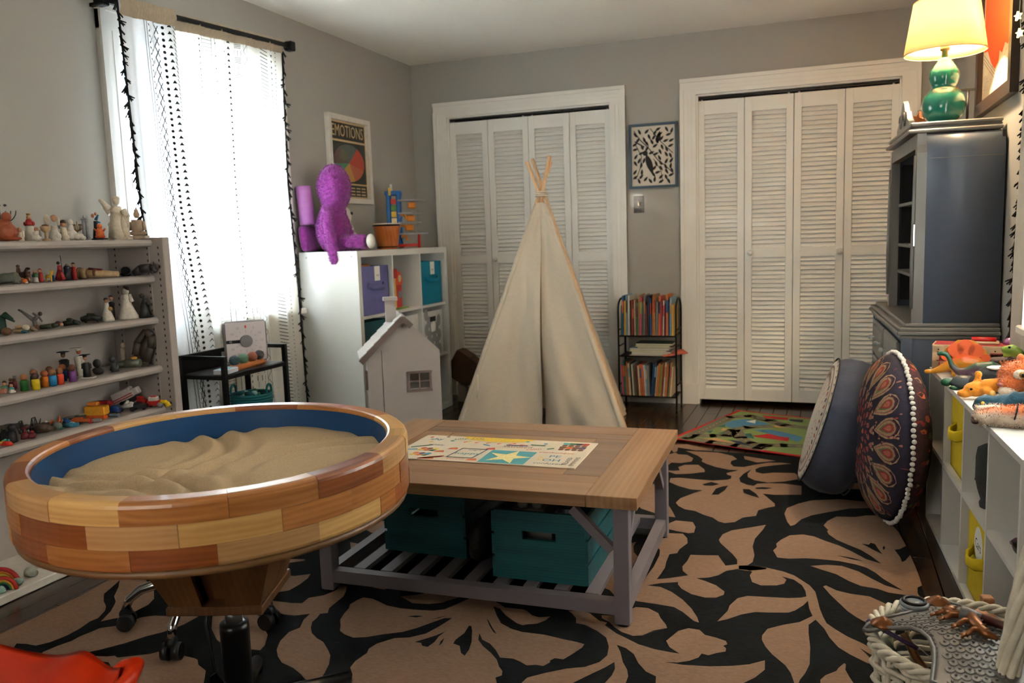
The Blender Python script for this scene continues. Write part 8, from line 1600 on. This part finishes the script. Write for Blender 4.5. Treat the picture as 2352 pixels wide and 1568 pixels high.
('graduate_figure', 'tall white-robed graduate figurine with mortarboard on the fourth shelf', 'figurine', 0.14, -3.235, 0.6778, 1.712, 0, (('gown', (196, 186, 172), 'C 0 0 0 46 9 7;C -7 44 -6 28 4 4;C 7 44 8 30 4 4'), ('head', (150, 78, 48), 'E 1 56 5 6'), ('mortarboard', (196, 186, 172), 'B -3 64 24 2 18;C 0 58 0 63 5 5')), 1.0),
('graduate_figure', 'small black-robed graduate figurine on a white base in front', 'figurine', 0.22, -3.274, 0.6778, 1.68, 0, (('gown', (26, 25, 26), 'C 0 3 0 36 9 7;C -7 34 -8 22 4 4;C 7 34 8 22 4 4'), ('scroll', (196, 150, 130), 'C 0 24 2 36 2.5 2.5'), ('head', (176, 124, 92), 'E -2 47 4.5 5.5'), ('mortarboard', (26, 25, 26), 'B -2 54 18 2 16;C -2 49 -2 54 4.5 4.5'), ('base', (196, 186, 172), 'B 2 1.5 28 3 20')), 1.0),
('dark_bust', 'dark grey bust figurine on the fourth shelf', 'figurine', 0.2, -3.202, 0.6778, 1.717, 0, (('shoulders', (48, 50, 50), 'E 0 8 13 9;E -6 10 8 6'), ('head', (48, 50, 50), 'E -2 26 9 10')), 1.0),
('thinker_figure', 'dark crouching thinker figurine on the fourth shelf', 'figurine', 0.2, -3.123, 0.6778, 1.754, 0, (('body', (48, 50, 48), 'C 0 0 -2 20 8 7;C 6 0 6 14 4 4;C -8 2 -4 14 4 4'), ('head', (48, 46, 48), 'E -3 28 7 7')), 1.0),
('reclining_figure', 'grey-green reclining figure with gold trim on the fourth shelf', 'figurine', 0.19, -3.032, 0.6778, 1.801, 0, (('body', (96, 98, 84), 'C -40 4 -10 10 6 9;C -10 10 24 10 10 9;E 8 6 16 6'), ('gold_trim', (176, 126, 50), 'E 10 22 8 4;E 4 8 3 4')), 1.0),
('cream_carving', 'small cream carved figure behind the reclining figure', 'figurine', 0.12, -2.995, 0.6778, 1.833, 0, (('body', (176, 158, 136), 'C 0 10 0 42 6 5'), ('head', (176, 158, 136), 'E 0 48 5 6'), ('base', (176, 158, 136), 'B 0 6 14 12 12')), 1.0),
('bronze_loop', 'tall dark bronze looping sculpture at the right end of the fourth shelf', 'sculpture', 0.21, -2.978, 0.6778, 1.822, 0, (('loop', (62, 52, 44), 'C -8 6 -20 30 12 10;C -20 30 -12 62 10 9;C -12 62 12 92 9 8;C 12 92 26 78 8 9;C 26 78 22 48 10 10;C 22 48 4 14 10 12;E -2 8 16 9'), ('foot', (62, 52, 44), 'B 0 2 34 5 22')), 0.88),
('panel_craft', 'dark toy craft with two flat lattice panels on the fifth shelf', 'toy', 0.19, -3.524, 0.5058, 1.57, 0, (('pod', (70, 66, 62), 'E -2 22 7 7;C -16 22 14 22 1.5 1.5'), ('panel_rim', (26, 25, 26), 'H -16 22 13 16;H 15 24 15 22'), ('panel_strut', (44, 42, 42), 'X -16 22 13 16;X 15 24 15 22'), ('stand', (66, 66, 64), 'C -2 0 -2 16 1 1;B -2 1 14 2 10')), 1.0),
('grey_blimp', 'long grey toy airship behind the lattice craft', 'toy', 0.12, -3.544, 0.5058, 1.575, 0, (('hull', (108, 104, 92), 'C -28 22 30 26 4 7;E 6 24 22 7'), ('fin', (108, 104, 92), 'C -24 26 -30 34 2 1;B 4 10 16 20 8')), 1.0),
('dark_helmet_figure', 'black armoured toy figure at the left of the fifth shelf', 'figurine', 0.21, -3.605, 0.5058, 1.528, 0, (('body', (26, 25, 26), 'C 0 0 0 26 13 9;C -12 6 -16 30 4 4'), ('helmet', (38, 40, 46), 'E 2 34 10 8')), 1.0),
('black_claw', 'black curved toy claw at the far left of the fifth shelf', 'toy', 0.16, -3.601, 0.5058, 1.538, 0, (('claw', (26, 25, 26), 'T 12 4 16 0;C 0 0 0 20 8 5'), ('tip', (66, 66, 64), 'E 0 24 4 5')), 1.0),
('crab_toy', 'red and yellow toy crab on the front of the fifth shelf', 'toy', 0.24, -3.654, 0.5058, 1.502, 0, (('shell', (206, 44, 28), 'E 4 7 12 6;E 12 5 6 4;E -6 5 6 4'), ('eye_stalk', (60, 140, 120), 'E 0 15 4 3;E 8 14 3 3'), ('claw', (196, 156, 50), 'E -10 8 5 4;E -4 12 4 3')), 1.0),
('red_lantern', 'dark red toy lantern on the fifth shelf', 'toy', 0.21, -3.553, 0.5058, 1.554, 0, (('cage', (100, 34, 40), 'C 0 0 0 12 10 9;C 0 12 0 26 2 2;B 0 26 14 2 12'), ('glass', (150, 34, 32), 'E 0 8 7 7')), 1.0),
('red_jar', 'small round red jar on the fifth shelf', 'jar', 0.23, -3.541, 0.5058, 1.559, 0, (('jar', (100, 34, 40), 'L 6 0 8 4 8 9 4 13'), ('lid', (150, 34, 32), 'E 0 15 4 3')), 1.0),
('brown_shipwreck', 'brown shipwreck ornament on the fifth shelf', 'ornament', 0.19, -3.465, 0.5058, 1.601, 0, (('hull', (84, 66, 54), 'C -26 10 24 6 9 5;C -14 8 14 8 12 10'), ('mast', (70, 56, 46), 'C -6 16 -2 30 2 1;B 8 18 14 6 8'), ('barrel', (200, 186, 164), 'C 10 14 10 24 3 3')), 1.0),
('dried_leaf', 'orange curled starfish ornament on the fifth shelf', 'ornament', 0.13, -3.36, 0.5058, 1.664, 0, (('fin', (196, 96, 40), 'C -14 4 -6 14 4 2;C -6 8 8 6 4 4;C 8 6 12 24 5 1'), ('tail', (150, 96, 70), 'C 12 8 18 16 4 1')), 1.0),
('sea_glass', 'grey and green sea glass lump on the fifth shelf', 'stone', 0.2, -3.414, 0.5058, 1.622, 0, (('lump', (110, 118, 106), 'E 0 9 13 9'), ('green_chip', (50, 104, 80), 'E 8 3 9 3')), 1.0),
('teal_boat', 'teal and white toy speedboat on the fifth shelf', 'toy', 0.215, -3.367, 0.5058, 1.643, 0, (('hull', (40, 104, 124), 'C -18 4 18 6 4 5;C -8 6 8 6 6 6'), ('deck', (170, 186, 186), 'E 2 10 10 3'), ('cabin', (40, 80, 130), 'E -4 14 7 4')), 1.0),
('blue_racer', 'small blue toy racing car behind the teal boat', 'toy', 0.14, -3.323, 0.5058, 1.68, 0, (('body', (36, 84, 130), 'C -12 5 12 5 5 4;E 0 9 6 4'), ('wheel', (26, 25, 26), 'E -8 2 3 3;E 8 2 3 3')), 1.0),
('green_tank', 'grey-green toy tank on the fifth shelf', 'toy', 0.16, -3.285, 0.5058, 1.696, 0, (('hull', (80, 86, 76), 'B 0 6 32 8 16;E 0 12 8 4'), ('barrel', (66, 66, 64), 'C 6 13 20 15 1.5 1.5'), ('tread', (26, 25, 26), 'B 0 2.5 34 4 18')), 1.0),
('orange_freighter', 'orange and red toy transporter on the fifth shelf', 'toy', 0.2, -3.298, 0.5058, 1.68, 0, (('deck', (190, 90, 36), 'B -2 9 44 6 14;B -10 13 20 4 10'), ('cab', (150, 34, 32), 'B 20 7 10 10 12'), ('trailer', (120, 116, 112), 'B 34 8 18 7 10')), 1.0),
('ramp_crate', 'bright yellow and orange toy crate on the fifth shelf', 'toy', 0.19, -3.219, 0.5058, 1.722, 0, (('crate', (206, 140, 28), 'B 0 18 48 22 26'), ('base', (196, 84, 24), 'B 0 5 44 12 24'), ('lid', (206, 120, 36), 'B -6 34 22 8 14')), 1.0),
('red_convertible', 'red toy sports car behind the yellow crate', 'toy', 0.12, -3.122, 0.5058, 1.78, 0, (('body', (150, 26, 30), 'C -20 22 20 22 6 6;B 0 24 30 8 14'), ('stripe', (196, 186, 172), 'C -16 26 16 26 2 2'), ('wheel', (26, 25, 26), 'E -12 16 4 4;E 12 16 4 4;B 0 7 30 14 10')), 1.0),
('blue_pickup', 'blue toy pickup truck in front of the red sports car', 'toy', 0.19, -3.137, 0.5058, 1.759, 0, (('body', (28, 62, 116), 'B 0 10 28 10 14;B 4 16 14 8 12'), ('wheel', (26, 25, 26), 'E -9 4 4 4;E 9 4 4 4')), 1.0),
('silver_helicopter', 'silver and black toy helicopter on the fifth shelf', 'toy', 0.24, -3.186, 0.5058, 1.727, 0, (('body', (90, 100, 108), 'C -14 6 12 6 3 5;E -8 7 8 5'), ('rotor', (26, 25, 26), 'B 0 12 34 1.5 3')), 1.0),
('white_motorbike', 'white and black toy motorbike on the fifth shelf', 'toy', 0.21, -3.087, 0.5058, 1.78, 0, (('frame', (176, 170, 160), 'C -14 12 12 16 4 5;C -4 16 4 26 4 3;E 10 20 6 4'), ('wheel', (26, 25, 26), 'E -14 6 6 6;E 12 6 6 6')), 1.0),
('black_jeep', 'black toy jeep on the fifth shelf', 'toy', 0.23, -3.042, 0.5058, 1.801, 0, (('body', (34, 36, 36), 'B 0 9 34 9 16;B -4 14 14 6 14'), ('wheel', (20, 20, 20), 'E -10 4 4.5 4.5;E 10 4 4.5 4.5')), 1.0),
('toy_ambulance', 'white toy ambulance with red stripes leaning on the other vehicles', 'toy', 0.13, -2.99, 0.5058, 1.843, -0.42, (('box_body', (196, 184, 178), 'B -6 24 48 24 20'), ('cab', (196, 184, 178), 'B 24 20 18 16 19'), ('stripe', (176, 48, 48), 'B -6 20 49 2.5 20.6;B -6 15 49 2.5 20.6'), ('wheel', (26, 25, 26), 'E -18 8 5 5;E 22 8 5 5;B 0 5 40 10 12')), 1.0),
('red_tractor', 'red toy tractor with yellow bucket on the fifth shelf', 'toy', 0.19, -2.985, 0.5058, 1.833, 0, (('body', (166, 24, 24), 'B 0 12 22 12 14;B -4 20 12 10 12'), ('bucket', (196, 156, 50), 'C -14 8 -6 12 5 3'), ('wheel', (26, 25, 26), 'E 8 6 6 6;E -8 5 5 5')), 1.0),
('toy_fire_engine', 'red and white toy fire engine at the right of the fifth shelf', 'toy', 0.25, -2.978, 0.5058, 1.827, 0, (('chassis', (176, 26, 26), 'B 0 9 30 12 16'), ('cab', (196, 186, 172), 'B -2 18 20 10 14'), ('beacon', (196, 40, 30), 'B -2 24 12 3 8'), ('wheel', (26, 25, 26), 'E -9 3 4 4;E 9 3 4 4')), 1.0),
('yellow_digger', 'yellow toy digger arm at the right end of the fifth shelf', 'toy', 0.305, -2.981, 0.5058, 1.817, 0, (('arm', (214, 176, 20), 'C -8 16 4 14 4 5;C 4 14 10 4 5 6'), ('base', (120, 116, 112), 'E -10 8 7 7')), 1.0),
('rainbow_stacker', 'large rainbow arch toy on the bottom board', 'toy', 0.24, -3.719, 0.0318, 1.496, 0.3, (('red_arch', (160, 24, 20), 'A 38 5'), ('orange_arch', (200, 120, 20), 'A 31 4'), ('yellow_arch', (190, 170, 50), 'A 24 4')), 1.0),
('rainbow_stacker', 'smaller rainbow arch toy leaning in front on the bottom board', 'toy', 0.28, -3.744, 0.0318, 1.481, 0.3, (('red_arch', (170, 34, 22), 'A 27 4.5'), ('gold_arch', (206, 150, 40), 'A 21 4'), ('green_arch', (30, 110, 60), 'A 15 4'), ('blue_arch', (34, 44, 110), 'A 9 4')), 1.0),
('clear_crystal', 'clear faceted crystal on the bottom board', 'stone', 0.27, -3.636, 0.0318, 1.533, 0, (('facets', (150, 150, 136), 'E 0 11 14 12;E 8 8 10 8'), ('chip', (170, 170, 156), 'E -10 5 6 5')), 1.0),
('clear_crystal', 'second clear crystal behind the first on the bottom board', 'stone', 0.22, -3.557, 0.0318, 1.58, 0, (('facets', (150, 146, 138), 'E 0 12 13 12'), ('chip', (160, 156, 150), 'E 10 6 6 6')), 1.0),
('aqua_stone', 'pale aqua stone lump on the bottom board', 'stone', 0.295, -3.706, 0.0318, 1.496, 0, (('lump', (140, 166, 152), 'E 0 8 13 9;E -12 5 8 6'), ('tip', (150, 176, 166), 'E 8 10 7 6')), 1.0),
('aqua_stone', 'pale aqua stone at the far left front of the bottom board', 'stone', 0.3, -3.772, 0.0318, 1.46, 0, (('lump', (140, 176, 160), 'E 0 8 10 9'), ('tip', (150, 186, 172), 'E 6 5 6 5')), 1.0),
('seashell', 'brown and pink spiral seashell on the bottom board', 'shell', 0.14, -3.495, 0.0318, 1.628, 0, (('spiral', (150, 120, 104), 'E 0 8 10 9;E 8 7 8 7;E 15 6 6 5'), ('mouth', (70, 54, 44), 'E -8 8 5 6')), 1.0),
]
# ---------------------------------------------------------------- figurines on the display shelves
FIGM = {}
def fmat(c):
    if c not in FIGM: FIGM[c] = mat('figure_%d_%d_%d' % c, c, .5, var=.14, scale=90, bump=.25, bscale=180)
    return FIGM[c]
def fprim(b, s, spec):
    for q in spec.split(';'):
        k = q.split(); a = [float(t) * s for t in k[1:]]; k = k[0]
        if k == 'E': b.ell((a[0], 0, a[1]), (a[2], a[4] if len(a) > 4 else min(a[2], a[3]) * .95, a[3]), 12, 8)
        elif k == 'C':
            p, q2_ = Vector((a[0], 0, a[1])), Vector((a[2], 0, a[3])); b.tube([p, p.lerp(q2_, .5), q2_], [a[4], (a[4] + a[5]) / 2, a[5]], 10)
        elif k == 'B': b.box((a[0], 0, a[1]), (a[2], a[4], a[3]), bev=min(a[2], a[3], a[4]) * .12)
        elif k == 'L': b.lathe([(a[i], a[i + 1]) for i in range(0, len(a), 2)] + [(0.0, a[-1] + .001)], 16)
        elif k == 'T': b.tube([Vector((a[0] * sin(t), 0, a[2] - (a[2] - a[1]) * cos(t) * .5 - (a[2] - a[1]) * .0)) for t in [-pi / 2 + j * pi / 10 for j in range(11)]], s * 1.2, 6)
        elif k == 'A': b.torus((0, 0, 0), a[0], a[1], 18, 8, ax='Y', a0=0, a1=pi)
        elif k == 'H':
            pts = [(a[0] + a[2] * .22 * cos(j * pi / 3), 0) for j in range(7)]
            b.tube([Vector((a[0], a[2] * sin(j * pi / 3 + pi / 6) * .9, a[1] + a[3] * cos(j * pi / 3 + pi / 6))) for j in range(7)], s * 1.3, 6)
        elif k == 'X':
            for j in range(3):
                t = j * pi / 3 + pi / 6; b.cyl(Vector((a[0], a[2] * sin(t) * .9, a[1] + a[3] * cos(t))), Vector((a[0], -a[2] * sin(t) * .9, a[1] - a[3] * cos(t))), s * .9, n=6)
for (nm, lb, ct_, x, y, z, s, rz, parts, hs) in FIG:
    s *= hs / 1000.0
    t = thing(nm, lb, ct_, (x, y, z), radians(20.8), 'peg dolls on the fourth shelf' if nm == 'peg_doll' else None)
    for (pn, c, spec) in parts:
        b = MB(); fprim(b, s, spec)
        # keep everything above the board
        o = b.build(pn, fmat(c), t)
        if rz: 
            if nm == 'toy_ambulance': o.rotation_euler = (0, rz, 0); o.location = (0, 0, .02)
    zs = min((o.matrix_basis @ Vector(v.co)).z for o in t.children for v in o.data.vertices)
    t.location.z += -zs
